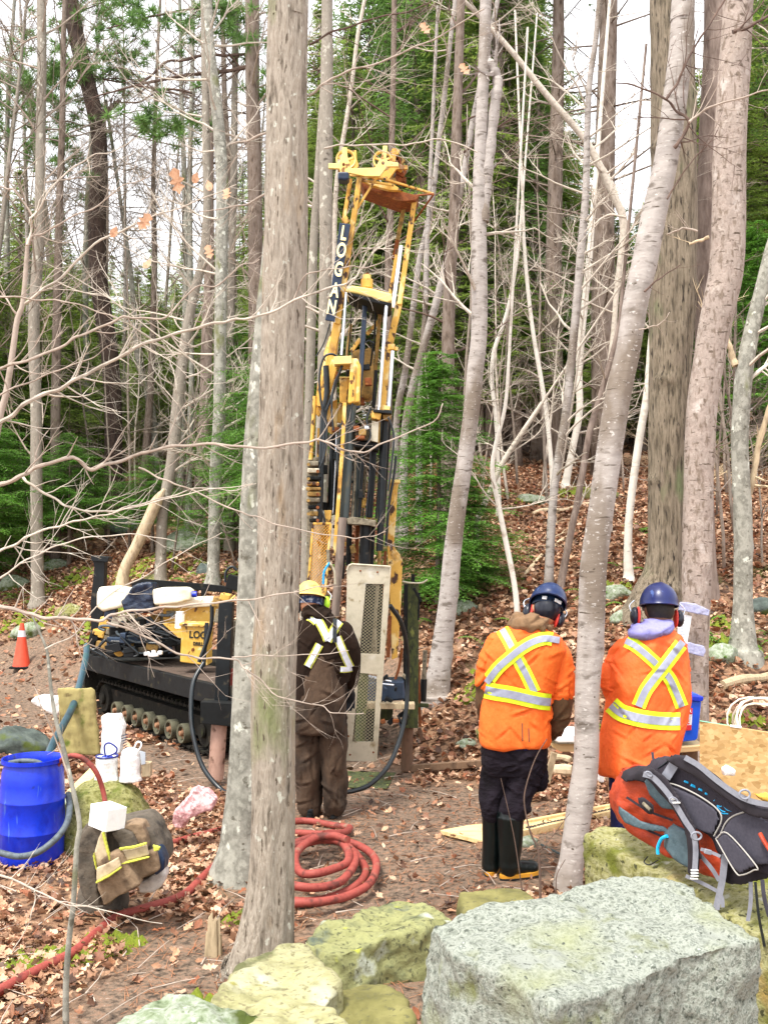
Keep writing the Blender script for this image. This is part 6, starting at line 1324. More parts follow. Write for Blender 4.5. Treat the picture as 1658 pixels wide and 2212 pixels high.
for i in range(16):
    x = rr.uniform(800, 878); y = rr.uniform(1462, 1565); mb = MB(); mb.box(P(x, y, 8.75+rr.uniform(-.05, .1)), (rr.uniform(.02, .07), .05, rr.uniform(.02, .07)), Matrix.Rotation(rr.uniform(-.8, .8), 3, 'Y')); mb.build('fitting', rr.choice(['black_dirty', 'grime', 'blue_steel', 'black_metal', 'rust']), rig, False, .006)
rc('hose', 'hose_black', [(858, 1545), (868, 1560), (878, 1550), (872, 1535)], 4, 8.7)
rb('clevis', 'grime', 708, 1187, 709, 1215, 7, 8.3); rc('blue_hook', 'print_blue', [(712, 1215), (700, 1235), (698, 1262)], 5, 8.2, n=8); rc('blue_hook', 'alloy', [(712, 1215), (722, 1235), (724, 1262)], 5, 8.2, n=8)
# yellow corroded leg right of the mast
rp('mast_leg', 'rust_yellow', [(842, 1042), (861, 1042), (858, 1060), (855, 1120), (850, 1180), (869, 1205), (866, 1300), (858, 1420), (846, 1425), (842, 1300), (836, 1180), (838, 1120)], 8.95, .06)
rp('leg_cap', 'cream_yellow', [(843, 1036), (864, 1036), (864, 1043), (842, 1043)], 8.9, .12); rb('mast_leg', 'rust', 832, 1190, 828, 1330, 6, 8.9); rb('mast_leg', 'rust', 842, 1330, 838, 1420, 8, 8.95)
# right hand jack
rb('jack_sleeve', 'jack_green', 888, 1260, 886, 1570, 32, 9.2, t=.14); rb('jack_sleeve', 'black_dirty', 876, 1262, 875, 1565, 9, 9.1, t=.05)
rc('jack_leg', 'jack_brown', [(881, 1560), (877, 1664)], 24, 9.22, n=18); rc('jack_handle', 'alloy', [(869, 1256), (885, 1259), (910, 1259), (923, 1252)], 4, 9.1, n=8); rb('jack_screw', 'black_dirty', 892, 1240, 891, 1262, 8, 9.2)
rb('jack_bracket', 'black_dirty', 893, 1270, 909, 1300, 6, 9.05); rb('jack_bracket', 'black_dirty', 905, 1280, 903, 1340, 4, 9.05)
rb('red_rod', 'rust', 903, 1430, 907, 1570, 6, 9.3); rc('shock', 'black_metal', [(915, 1467), (913, 1515)], 14, 9.5); rc('shock', 'grime', [(918, 1405), (915, 1470)], 10, 9.5); rb('pin_plate', 'jack_brown', 905, 1572, 912, 1600, 8, 9.4); rb('cross_arm', 'jack_green', 880, 1522, 925, 1524, 8, 9.3)
rc('jack_cable', 'rust', [(868, 1400), (862, 1440), (852, 1478), (866, 1500)], 6, 9.0)
# big black hose looping down from the guard
hz_ = [P(842, 1308, 8.3), P(866, 1345, 8.4), P(878, 1400, 8.5), P(880, 1470, 8.6), P(876, 1540, 8.55), P(862, 1600, 8.45), P(838, 1655, 8.3), P(800, 1694, 8.18), P(765, 1708, 8.1), P(735, 1712, 8.0)]
mb = MB(); mb.tube(smooth_path(hz_, 8), sz(10, 8.4)/2, 12); mb.build('hose', 'hose_black', rig, True)
# wet tray on the ground under the guard
tg = G(765, 1695); mb = MB(); mb.box((tg.x+.05, tg.y+.15, tg.z+.01), (.55, .6, .012), Matrix.Rotation(R(-8), 3, 'Z')); o = mb.build('steel_plate', 'jack_green', None, False, .004); tag(o, 'thin greenish muddy sheet on the ground behind the driller', 'sheet')
# timber baulk
a = G(868, 1668); b = G(1048, 1656); mb = MB(); mb.bar(a+Vector((0, 0, .03)), b+Vector((0, 0, .03)), .06, .06, (0, 0, 1)); o = mb.build('timber', 'wood_post', None, False, .004); tag(o, 'square brown timber lying on the leaves from the right hand jack', 'timber')
# ------------------------------------------------------------------ people
def ring_loft(mb, rows, d, hd, n=24, dd=None, pw=2.4):
    """rows: (y, left x, right x) in photo pixels; hd half depths in metres; closed body of rounded section"""
    vs = []; fs = []; k = len(rows)
    for i, (y, l, r) in enumerate(rows):
        off = (dd[i] if dd else 0); c = P((l+r)/2, y, d+off) if len(rows[i]) == 3 else None
        a = sz((r-l), d)/2; b = hd[i]; sl = 0
        for j in range(n):
            an = 2*math.pi*j/n; ca, sa = math.cos(an), math.sin(an)
            ux = math.copysign(abs(ca)**(2/pw), ca)*a; uy = math.copysign(abs(sa)**(2/pw), sa)*b
            vs.append(c+Vector((ux, uy, 0)))
    for i in range(k-1):
        for j in range(n):
            j2 = (j+1) % n; fs.append((i*n+j, i*n+j2, (i+1)*n+j2, (i+1)*n+j))
    fs.append(tuple(range(n-1, -1, -1))); fs.append(tuple((k-1)*n+j for j in range(n)))
    mb.add(vs, fs); return mb
def limb_tube(mb, pts, d, n=14, k=4):
    """pts: (x, y, depth offset, radius px)"""
    W = [P(x, y, d+o) for x, y, o, r in pts]; Rr = [sz(r, d) for x, y, o, r in pts]
    q = smooth_path(W, k); rr_ = []
    for i in range(len(Rr)-1):
        for j in range(k): rr_.append(Rr[i]+(Rr[i+1]-Rr[i])*j/k)
    rr_.append(Rr[-1]); mb.tube(q, rr_, n)
    for p, r in ((q[0], rr_[0]), (q[-1], rr_[-1])): ball(mb, p, (r*.96, r*.96, r*.96), 10)
    return mb
def ball(mb, c, r, n=16, M=None):
    vs = []; fs = []; m = n//2
    for i in range(m+1):
        t = math.pi*i/m
        for j in range(n):
            a = 2*math.pi*j/n; v = Vector((r[0]*math.sin(t)*math.cos(a), r[1]*math.sin(t)*math.sin(a), r[2]*math.cos(t)))
            vs.append(Vector(c)+(M@v if M else v))
    for i in range(m):
        for j in range(n):
            j2 = (j+1) % n; fs.append((i*n+j, i*n+j2, (i+1)*n+j2, (i+1)*n+j))
    return mb.add(vs, fs)
def hand(mb, w, fwd, side, s=1.0):
    """palm and five fingers rooted at the wrist, loosely curled"""
    fwd = fwd.normalized(); side = (side-fwd*side.dot(fwd)).normalized(); nn = fwd.cross(side)
    M = Matrix((side, nn, fwd)).transposed()
    ball(mb, w+fwd*.045*s, (.042*s, .018*s, .055*s), 12, M)
    for i, (o, L) in enumerate([(-.030, .070), (-.010, .080), (.010, .075), (.029, .058)]):
        b = w+fwd*.075*s+side*o*s; p1 = b+fwd*L*.42*s+nn*.010; p2 = p1+fwd*L*.30*s+nn*.026; p3 = p2+fwd*L*.08*s+nn*.026
        mb.tube([b-fwd*.02, b, p1, p2, p3], [.0095*s, .0095*s, .0088*s, .008*s, .006*s], 8)
    b = w+fwd*.022*s-side*.034*s; mb.tube([b, b-side*.022+fwd*.020+nn*.008, b-side*.026+fwd*.052+nn*.022], [.0125*s, .0105*s, .008*s], 8)
def face_bits(parent, c, M, skin_mb):
    ball(skin_mb, c+M@Vector((0, .105, -.012)), (.014, .022, .022), 10, M); ball(skin_mb, c+M@Vector((0, .075, -.085)), (.04, .035, .028), 12, M)
    for s in (-1, 1): ball(skin_mb, c+M@Vector((s*.082, .0, -.01)), (.012, .022, .034), 10, M)
    for s in (-1, 1):
        mb = MB(); ball(mb, c+M@Vector((s*.032, .088, .012)), (.012, .011, .009), 10, M); mb.build('eye', 'white_plastic', parent, True)
    mb = MB(); ball(mb, c+M@Vector((0, .100, -.055)), (.024, .008, .006), 10, M); mb.build('mouth', 'muff_red' if False else 'skin_dark', parent, True)
def clothes(name, m, mb, voxel=.012, sm=5, amp=.004, sc=14, parent=None, fold=None):
    me = remeshed(mb, voxel, sm, .5, None, name); me.update(); so = len(name)*1.7
    def fn(p, nn):
        q = Vector((p.x*sc, p.y*sc, p.z*sc*.55))
        f = noise.noise(q+Vector((so, 0, 0))); r = 1-abs(noise.noise(q*.6+Vector((0, so, 0))))*2
        return p+nn*(amp*f+amp*1.1*r)
    displace(me, fn)
    creases(me, int(len(name)*13+len(me.vertices)), amp); return put(name, me, m, parent), me
def creases(me, seed, amp):
    # cloth pulled into short slanting folds
    n = len(me.vertices); co = np.empty(n*3); no = np.empty(n*3); me.vertices.foreach_get('co', co); me.vertex_normals.foreach_get('vector', no)
    co = co.reshape(-1, 3); no = no.reshape(-1, 3); rg = np.random.default_rng(seed); lo, hi = co.min(0), co.max(0); sz_ = hi-lo
    k = int(10+60*sz_[0]*sz_[2]); disp = np.zeros(n)
    for _ in range(k):
        c = lo+sz_*rg.uniform(.05, .95, 3); a = rg.choice([-1, 1])*rg.uniform(.15, 1.0)+(0 if rg.random() < .7 else 1.2); t = np.array([math.cos(a), math.sin(a)])
        q = co[:, [0, 2]]-c[[0, 2]]; u = q@t; bend = .6*(u**2); v = q@np.array([-t[1], t[0]])+bend*rg.uniform(-1, 1)
        L = rg.uniform(.03, .11); w = rg.uniform(.006, .013); front = 1.0/(1+np.exp((co[:, 1]-c[1])*rg.choice([-1, 1])*60))
        disp += np.exp(-(u/L)**2)*(np.exp(-((v-w)/w)**2)-1.1*np.exp(-((v+w*.4)/w)**2))*front*min(.011, amp*1.1)*rg.uniform(.6, 1.2)
    me.vertices.foreach_set('co', (co+no*disp[:, None]).ravel()); me.update()
def tree_of(me): return BVHTree.FromPolygons([v.co.copy() for v in me.vertices], [tuple(p.vertices) for p in me.polygons])
def cast(bv, x, y):
    a, b = ray(x, y); d = Vector((a, 1, b)).normalized(); h = bv.ray_cast(Vector((0, 0, EYE)), d)
    return (h[0], d, h[1]) if h[0] else (None, d, None)
def stripe(bv, px, w, m, parent, off=.004, k=6, name='stripe'):
    """a tape sewn on the garment: every point found on its surface along the line of sight"""
    c = [Vector((x, y, 0)) for x, y in px]; c = smooth_path(c, k) if len(c) > 2 else [c[0].lerp(c[1], i/14) for i in range(15)]
    q = []
    for i in range(len(c)-1): q += [c[i].lerp(c[i+1], t/2) for t in range(2)]
    q.append(c[-1]); rows = []
    for i, p in enumerate(q):
        t = (q[min(i+1, len(q)-1)]-q[max(i-1, 0)]).normalized(); nn = Vector((-t.y, t.x, 0)); row = []
        for s in (-1, -.5, 0, .5, 1):
            h, d, no = cast(bv, p.x+nn.x*s*w/2, p.y+nn.y*s*w/2)
            if h is None: row = None; break
            row.append(h-d*off)
        rows.append(row)
    vs = []; fs = []; last = None
    for row in rows:
        if row is None: last = None; continue
        b = len(vs); vs += row
        if last is not None and all((vs[last+j]-vs[b+j]).length < .09 for j in range(5)): fs += [(last+j, last+j+1, b+j+1, b+j) for j in range(4)]
        last = b
    mb = MB(); mb.add(vs, fs); return mb.build(name, m, parent, True, ang=80) if fs else None
def tape(bv, px, w, ws, parent, lime='lime', silver='silver', o=.005):
    s = stripe(bv, px, w, lime, parent, o); stripe(bv, px, ws, silver, s or parent, o+.004, name='silver_tape')
def dome(M, c, rx, ry, rz_, m, parent, name='helmet', peak=True, ridges=True, brim=0):
    mb = MB(); vs = []; fs = []; n = 40; k = 14
    for i in range(k+1):
        t = (math.pi/2)*i/k
        for j in range(n):
            a = 2*math.pi*j/n; rg_ = 1+(.018*max(0, math.cos(3*a)) if ridges else 0)*math.cos(t)*math.sin(t)*2
            vs.append(c+M@Vector((rx*math.cos(t)*math.cos(a)*rg_, ry*math.cos(t)*math.sin(a)*rg_, rz_*math.sin(t)*(1+.02*(ridges and abs(math.cos(a)) < .35)))))
    for i in range(k):
        for j in range(n): j2 = (j+1) % n; fs.append((i*n+j, i*n+j2, (i+1)*n+j2, (i+1)*n+j))
    b = len(vs)                      # rolled rim and inner skin
    for (f, z) in ((1.03, -.008), (.97, -.012), (.94, .01)):
        for j in range(n): a = 2*math.pi*j/n; vs.append(c+M@Vector((rx*f*math.cos(a), ry*f*math.sin(a), z)))
    prev = 0
    for q in range(3):
        for j in range(n): j2 = (j+1) % n; fs.append((prev+j, prev+j2, b+q*n+j2, b+q*n+j))
        prev = b+q*n
    mb.add(vs, fs)
    if peak:
        p = [c+M@Vector((x, y, z)) for x, y, z in [(-.075, ry*.85, -.002), (-.055, ry+.045, -.02), (0, ry+.062, -.024), (.055, ry+.045, -.02), (.075, ry*.85, -.002)]]; mb.prism(p, M@Vector((0, 0, .006)))
    if brim:
        vs = []; fs = []
        for (f, z) in ((1.0, .004), (1.0+brim*.5, -.004), (1+brim, -.016), (1+brim, -.020), (1+brim*.5, -.009), (1.0, -.003)):
            for j in range(n): a = 2*math.pi*j/n; vs.append(c+M@Vector((rx*f*math.cos(a), ry*f*math.sin(a), z)))
        for i in range(5):
            for j in range(n): j2 = (j+1) % n; fs.append((i*n+j, i*n+j2, (i+1)*n+j2, (i+1)*n+j))
        mb.add(vs, fs)
    return mb.build(name, m, parent, True, ang=60)
def muff(M, c, s, parent, cup='muff_black', ring='muff_red', r=(.030, .042, .058)):
    Z = M@Matrix.Identity(3); mb = MB(); ball(mb, c+M@Vector((s*.018, 0, 0)), (.028, .038, .054), 18, Z); o = mb.build('ear_muff', cup, parent, True)
    mb = MB(); ball(mb, c-M@Vector((s*.004, 0, 0)), (.014, .042, .058), 18, Z); mb.build('cushion', ring, o, True)
    mb = MB(); mb.tube(smooth_path([c+M@Vector((s*.04, 0, .02)), c+M@Vector((s*.05, 0, .06)), c+M@Vector((s*.02, .01, .095))], 4), .004, 6); mb.build('yoke', 'chrome', o, True)
    return o

# --- left worker in orange T-shirt, head bowed
d0 = 6.3
pb = empty('person', (sz(1110-829, d0), d0, 0), 'person in short sleeved orange safety shirt and black rubber boots, bowing a blue helmeted head', 'person')
HM = Matrix.Rotation(R(17), 3, 'Y')@Matrix.Rotation(R(-28), 3, 'X')
hc = P(1180, 1316, d0+.04)
mb = MB(); ball(mb, hc, (.082, .1, .115), 20, HM)
limb_tube(mb, [(1150, 1375, 0, 22), (1162, 1350, .0, 20), (1176, 1325, .03, 20)], d0)
ring_loft(mb, [(1362, 1090, 1178), (1385, 1070, 1200), (1430, 1066, 1190), (1500, 1062, 1172), (1560, 1058, 1168), (1630, 1052, 1168)], d0, [.07, .10, .12, .12, .11, .12])
limb_tube(mb, [(1070, 1392, 0, 14), (1046, 1440, 0, 12), (1041, 1500, .02, 10), (1056, 1560, .18, 8.5), (1075, 1585, .30, 7.5)], d0)
limb_tube(mb, [(1200, 1400, 0, 18), (1212, 1450, 0, 15), (1209, 1520, .02, 12), (1190, 1570, .16, 10), (1165, 1590, .28, 8)], d0)
limb_tube(mb, [(1078, 1620, 0, 28), (1070, 1700, 0, 20), (1062, 1760, .02, 11), (1060, 1868, .02, 9), (1062, 1876, .12, 8)], d0)
limb_tube(mb, [(1140, 1620, 0, 28), (1125, 1700, 0, 22), (1104, 1760, .0, 13), (1097, 1868, -.03, 10), (1132, 1876, .0, 8)], d0)
hand(mb, P(1075, 1585, d0+.30), Vector((.5, .6, -.2)), Vector((0, .3, 1)), 1.0); hand(mb, P(1165, 1590, d0+.28), Vector((-.5, .6, -.1)), Vector((0, -.3, -1)), 1.0)
face_bits(pb, hc, HM, mb)
put('body', remeshed(mb, .008, 3, .5, None, 'body'), 'skin', pb)
mb = MB(); ball(mb, hc+HM@Vector((0, -.012, .008)), (.089, .102, .112), 20, HM); put('hair', remeshed(mb, .01, 2, .5, None, 'hair'), 'muff_black', pb)
mb = MB(); ring_loft(mb, [(1350, 1108, 1172), (1360, 1082, 1190), (1376, 1062, 1212), (1404, 1050, 1222), (1445, 1046, 1206), (1500, 1047, 1188), (1550, 1040, 1185), (1588, 1036, 1184), (1603, 1037, 1182), (1609, 1042, 1176)], d0, [.06, .095, .125, .15, .155, .15, .15, .155, .155, .15], 30)
shirt, sme = clothes('shirt', 'orange_shirt', mb, .010, 3, .012, 7, pb)
for pts in ([(1068, 1384, 0, 17), (1053, 1425, 0, 19), (1046, 1455, 0, 17), (1043, 1474, 0, 16)], [(1194, 1394, 0, 22), (1210, 1425, 0, 25), (1212, 1460, 0, 26), (1210, 1499, 0, 28)]):
    mb = MB(); limb_tube(mb, pts, d0); clothes('short_sleeve', 'orange_shirt', mb, .010, 3, .008, 10, shirt)
bv = tree_of(sme)
tape(bv, [(1082, 1356), (1100, 1388), (1120, 1428), (1137, 1460), (1154, 1496)], 28, 13, shirt)
tape(bv, [(1050, 1475), (1074, 1444), (1096, 1424), (1122, 1403), (1149, 1387), (1177, 1379), (1208, 1383)], 29, 14, shirt, o=.012)
tape(bv, [(1047, 1490), (1069, 1495), (1095, 1499), (1119, 1504), (1145, 1510), (1169, 1515), (1189, 1517)], 36, 17, shirt, o=.011)
for (x0, y0, x1, y1) in [(1127, 1562, 1128, 1601), (1141, 1573, 1142, 1603)]: stripe(bv, [(x0, y0), (x1, y1)], 2.2, 'jack_brown', shirt, .004, name='brown_line')  # two thin brown lines laid on the shirt above the hem
mb = MB(); ring_loft(mb, [(1326, 1128, 1172), (1332, 1110, 1180), (1341, 1102, 1184), (1350, 1100, 1186), (1358, 1106, 1188), (1363, 1116, 1180)], d0, [.06, .09, .11, .115, .11, .08], 22, [.03, .01, 0, -.01, 0, 0.01])
clothes('hood', 'hood_brown', mb, .009, 3, .014, 20, pb)
for pts, nm in (([(1044, 1462, 0, 13), (1040, 1510, .02, 13), (1046, 1550, .12, 12), (1064, 1580, .25, 11)], 'sleeve'), ([(1210, 1485, 0, 23), (1210, 1530, .0, 23), (1203, 1565, .04, 20), (1180, 1592, .2, 13)], 'sleeve')):
    mb = MB(); limb_tube(mb, pts, d0); clothes('sleeve', 'sleeve_brown', mb, .01, 4, .008, 18, pb)
mb = MB(); ring_loft(mb, [(1590, 1046, 1178), (1620, 1042, 1180), (1650, 1042, 1176), (1672, 1050, 1166)], d0, [.13, .14, .13, .10], 24)
tr, _ = clothes('trousers', 'trousers_grey', mb, .010, 3, .010, 10, pb)
for pts in ([(1078, 1625, .0, 34), (1070, 1680, .02, 29), (1063, 1720, .02, 26), (1062, 1742, .02, 25), (1061, 1755, .02, 22)], [(1136, 1625, 0, 38), (1130, 1680, -.02, 33), (1112, 1725, -.03, 30), (1106, 1750, -.03, 31), (1104, 1765, -.03, 28)]):
    mb = MB(); limb_tube(mb, pts, d0); clothes('trouser_leg', 'trousers_grey', mb, .009, 2, .013, 15, tr)
mb = MB(); limb_tube(mb, [(1160, 1655, .02, 20), (1164, 1690, .02, 20)], d0); clothes('pocket', 'trousers_grey', mb, .01, 4, .006, 14, tr)
mb = MB(); ring_loft(mb, [(1600, 1046, 1176), (1613, 1048, 1172)], d0, [.145, .14], 24); clothes('undershirt_hem', 'navy_cloth', mb, .01, 2, .002, 10, pb)
def boot(parent, xs, y0, y1, w0, w1, fx, fd, toe_w, d, tall=True, m='boot_rubber', sole='sole_ochre'):
    """knee boot: shaft seen at pixel xs, toe pointing (fx, fd) metres"""
    base = P(xs, y1, d); base.z = 0; mb = MB()
    sh = [(xs+6*0, y0, 0, w0), (xs, (y0+y1)/2, 0, (w0+w1)/2), (xs-2, y1-30, 0, w1), (xs-2, y1-14, 0, w1*1.05)]
    limb_tube(mb, sh, d); t = Vector((fx, fd, 0)); L = t.length; tn = t.normalized(); sd_ = Vector((-tn.y, tn.x, 0)); M = Matrix((tn, sd_, UP)).transposed()
    b = Vector((P(xs-2, y1, d).x, d, 0))
    ball(mb, b+tn*.0+UP*.05, (.06, .048, .05), 16, M); ball(mb, b+tn*L*.5+UP*.055, (L*.5, .046, .05), 16, M); ball(mb, b+tn*L*.86+UP*.052, (.062, .052, .045), 16, M)
    o = put('boot', remeshed(mb, .008, 5, .5, None, 'boot'), m, parent)
    for z0, z1, g_, mm in ((.010, .034, 1.0, sole), (-.004, .010, .99, 'hose_black')):
        pts = []
        for a in range(28):
            an = 2*math.pi*a/28; ca, sa = math.cos(an), math.sin(an)
            pts.append(b+tn*((L*.46)+ca*(L*.46+.066)*g_)+sd_*(sa*(.056+.006*ca)*g_*(1 if ca > 0 else .92))+UP*z0)
        mb = MB(); mb.prism(pts, (0, 0, z1-z0)); mb.build('sole', mm, o, False, .002)
    return o
boot(pb, 1061, 1752, 1886, 21, 19, .03, .17, 1, d0+.02); boot(pb, 1101, 1762, 1886, 30, 23, .155, .07, 1, d0-.05)
HB = Matrix.Rotation(R(17), 3, 'Y')@Matrix.Rotation(R(-30), 3, 'X')
dome(HB, P(1183, 1302, d0+.03), .112, .135, .125, 'helmet_blue', pb)
mb = MB()
for i in range(15):
    a = math.pi*1.05+i*math.pi*.9/14; mb.add([hc+HM@Vector((.098*math.cos(a+e), .112*math.sin(a+e), z)) for e, z in ((-.11, .0), (.11, .0), (.11, .045), (-.11, .045))], [(0, 1, 2, 3)])
mb.build('harness', 'navy', pb, True)
for a, wdt in ((-2.05, .03), (-1.2, .05)): mb = MB(); mb.box(hc+HM@Vector((.103*math.cos(a), .117*math.sin(a), .018)), (wdt, .006, .022), HM@Matrix.Rotation(a+math.pi/2, 3, 'Z')); mb.build('white_label', 'white_plastic', pb, False, .002)
muff(HM, P(1203, 1337, d0+.0), 1, pb); muff(HM, P(1144, 1322, d0+.05), -1, pb)

# --- right worker in orange jacket
pc = empty('person', (sz(1395-829, d0), d0, 0), 'person in long orange safety jacket with lavender hood, standing beside the taped tree', 'person')
IM = Matrix.Rotation(R(4), 3, 'Y')@Matrix.Rotation(R(-10), 3, 'X')
hc = P(1423, 1318, d0+.02)
mb = MB(); ball(mb, hc, (.082, .1, .115), 20, IM); limb_tube(mb, [(1415, 1375, 0, 24), (1420, 1350, 0, 21), (1424, 1330, .0, 21)], d0)
ring_loft(mb, [(1370, 1370, 1455), (1400, 1345, 1465), (1450, 1335, 1462), (1520, 1330, 1460), (1600, 1325, 1455), (1680, 1322, 1452)], d0, [.08, .11, .12, .12, .12, .13])
limb_tube(mb, [(1345, 1405, 0, 18), (1325, 1470, 0, 15), (1335, 1510, .15, 12), (1360, 1500, .34, 9)], d0); limb_tube(mb, [(1465, 1405, 0, 18), (1472, 1470, .02, 15), (1460, 1510, .15, 12), (1435, 1495, .34, 9)], d0)
limb_tube(mb, [(1350, 1670, 0, 28), (1345, 1750, 0, 21), (1343, 1870, .02, 14), (1345, 1882, .15, 10)], d0); limb_tube(mb, [(1420, 1670, 0, 28), (1420, 1750, 0, 21), (1420, 1870, .02, 14), (1422, 1882, .15, 10)], d0)
hand(mb, P(1360, 1500, d0+.34), Vector((.6, .7, .1)), Vector((0, 0, 1))); hand(mb, P(1435, 1495, d0+.34), Vector((-.4, .8, .1)), Vector((0, 0, -1)))
face_bits(pc, hc, IM, mb); put('body', remeshed(mb, .008, 3, .5, None, 'body'), 'skin_dark', pc)
mb = MB(); ball(mb, hc+IM@Vector((0, -.010, .012)), (.088, .100, .108), 20, IM); put('hair', remeshed(mb, .01, 2, .5, None, 'hair'), 'hair', pc)
mb = MB(); ring_loft(mb, [(1362, 1385, 1450), (1376, 1352, 1464), (1395, 1330, 1478), (1425, 1318, 1485), (1465, 1312, 1485), (1505, 1318, 1482), (1540, 1314, 1477), (1580, 1306, 1470), (1620, 1298, 1464), (1650, 1294, 1460), (1668, 1300, 1456)], d0, [.08, .12, .145, .16, .165, .165, .17, .18, .185, .19, .185], 32)
jk, jme = clothes('jacket', 'orange_jacket', mb, .010, 2, .02, 8, pc); bv = tree_of(jme)
for pts in ([(1345, 1400, 0, 22), (1329, 1445, -.01, 26), (1325, 1485, .02, 26), (1335, 1510, .12, 23), (1355, 1500, .30, 16)], [(1460, 1402, .04, 22), (1466, 1450, .06, 23), (1463, 1495, .10, 22), (1445, 1505, .2, 19), (1432, 1496, .30, 15)]):
    mb = MB(); limb_tube(mb, pts, d0); clothes('sleeve', 'orange_jacket', mb, .009, 2, .014, 14, jk)
tape(bv, [(1350, 1384), (1368, 1393), (1388, 1408), (1419, 1436), (1443, 1462), (1458, 1492), (1472, 1527)], 28, 13, jk)
tape(bv, [(1474, 1386), (1450, 1417), (1428, 1446), (1408, 1471), (1392, 1494), (1378, 1526)], 31, 15, jk, o=.013)
tape(bv, [(1319, 1522), (1338, 1538), (1360, 1546), (1385, 1552), (1412, 1556), (1440, 1558), (1468, 1558)], 38, 18, jk, o=.012)
mb = MB(); ring_loft(mb, [(1336, 1408, 1440), (1343, 1390, 1450), (1353, 1368, 1451), (1364, 1356, 1444), (1374, 1357, 1418), (1382, 1370, 1396)], d0, [.04, .085, .12, .13, .11, .07], 24, [.0, -.02, -.04, -.05, -.05, -.04])
clothes('hood', 'hood_lavender', mb, .01, 6, .007, 14, pc)
mb = MB(); limb_tube(mb, [(1350, 1650, 0, 34), (1345, 1740, 0, 27), (1343, 1850, 0, 22)], d0); limb_tube(mb, [(1420, 1650, 0, 34), (1420, 1740, 0, 27), (1420, 1850, 0, 22)], d0)
clothes('trousers', 'navy_cloth', mb, .012, 4, .007, 12, pc); boot(pc, 1343, 1800, 1886, 22, 18, .0, .18, 1, d0); boot(pc, 1420, 1800, 1886, 22, 18, .02, .18, 1, d0)
dome(IM, P(1422, 1306, d0+.01), .116, .138, .138, 'helmet_royal', pc)
muff(IM, P(1376, 1330, d0), -1, pc); muff(IM, P(1460, 1336, d0+.04), 1, pc)

# --- driller in brown overalls
d0 = 7.7
pa = empty('person', (sz(695-829, d0), d0, 0), 'person in muddy brown overalls and yellow hard hat working at the drill', 'person')
JM = Matrix.Rotation(R(3), 3, 'Y')@Matrix.Rotation(R(-14), 3, 'X')
hc = P(670, 1302, d0+.04)
mb = MB(); ball(mb, hc, (.082, .1, .115), 20, JM); limb_tube(mb, [(682, 1345, 0, 19), (674, 1318, .02, 17)], d0)
ring_loft(mb, [(1340, 650, 735), (1370, 642, 745), (1430, 645, 742), (1500, 645, 738), (1550, 645, 742)], d0, [.09, .12, .12, .12, .13])
limb_tube(mb, [(738, 1365, 0, 15), (757, 1420, 0, 12), (757, 1475, .12, 9), (750, 1495, .25, 8)], d0); limb_tube(mb, [(648, 1365, 0, 15), (634, 1420, 0, 12), (640, 1475, .14, 9), (650, 1490, .30, 8)], d0)
limb_tube(mb, [(718, 1550, .02, 19), (718, 1640, .01, 17), (720, 1738, .02, 12), (721, 1748, .14, 8)], d0); limb_tube(mb, [(666, 1550, .04, 19), (667, 1640, .03, 17), (672, 1738, .02, 12), (672, 1748, .14, 8)], d0)
hand(mb, P(752, 1492, d0+.24), Vector((0, .5, -.4)), Vector((1, 0, 0))); hand(mb, P(650, 1490, d0+.30), Vector((.3, .7, -.1)), Vector((0, 0, 1)))
face_bits(pa, hc, JM, mb); put('body', remeshed(mb, .008, 3, .5, None, 'body'), 'skin', pa)
mb = MB(); ring_loft(mb, [(1322, 668, 706), (1334, 655, 722), (1348, 645, 742), (1370, 637, 755), (1400, 634, 760), (1440, 634, 754), (1480, 636, 748), (1510, 637, 745)], d0, [.07, .11, .14, .155, .16, .155, .15, .15], 30)
limb_tube(mb, [(742, 1360, 0, 19), (757, 1400, -.01, 19), (762, 1435, .02, 17), (758, 1475, .12, 14)], d0); limb_tube(mb, [(646, 1360, 0, 19), (636, 1410, 0, 19), (634, 1450, .04, 16), (644, 1482, .2, 13)], d0)
jk, jme = clothes('jacket', 'brown_canvas', mb, .012, 4, .008, 10, pa)
mb = MB(); ring_loft(mb, [(1308, 662, 698), (1314, 652, 708), (1326, 652, 716), (1340, 660, 720), (1348, 670, 712)], d0, [.06, .095, .11, .10, .08], 22, [.02, 0, -.02, -.02, 0]); clothes('hood', 'brown_canvas', mb, .01, 4, .010, 20, pa)
mb = MB(); ring_loft(mb, [(1392, 684, 724), (1420, 668, 736), (1470, 644, 745), (1510, 637, 746), (1550, 636, 748), (1580, 640, 746)], d0, [.14, .16, .165, .165, .17, .15], 28)
limb_tube(mb, [(720, 1560, 0, 28), (720, 1640, 0, 26), (721, 1660, 0, 26)], d0)
ov, _ = clothes('overalls', 'brown_muddy', mb, .011, 3, .012, 9, pa)
for pts in ([(720, 1560, 0, 29), (720, 1640, 0, 27), (721, 1700, 0, 25), (722, 1738, 0, 25)], [(664, 1560, .03, 30), (664, 1640, .03, 29), (668, 1700, .03, 27), (671, 1740, .03, 25)]):
    mb = MB(); limb_tube(mb, pts, d0); clothes('trouser_leg', 'brown_muddy', mb, .010, 2, .014, 12, ov)
bv = tree_of(jme)
W2 = lambda px, w, ws: tape(bv, px, w, ws, jk, 'dirty_lime', 'silver_bright', .008)
W2([(676, 1322), (690, 1345), (702, 1368), (708, 1384)], 20, 12); W2([(741, 1330), (729, 1347), (718, 1366), (707, 1384)], 20, 12)
W2([(728, 1376), (740, 1405), (750, 1428), (757, 1442)], 18, 12); W2([(690, 1392), (676, 1418), (664, 1440)], 18, 11); W2([(642, 1337), (655, 1333), (670, 1336), (682, 1346)], 13, 6); W2([(735, 1446), (748, 1446), (760, 1444)], 14, 10)
stripe(bv, [(724, 1328), (723, 1360), (723, 1388)], 9, 'hose_black', jk, .018, name='strap')
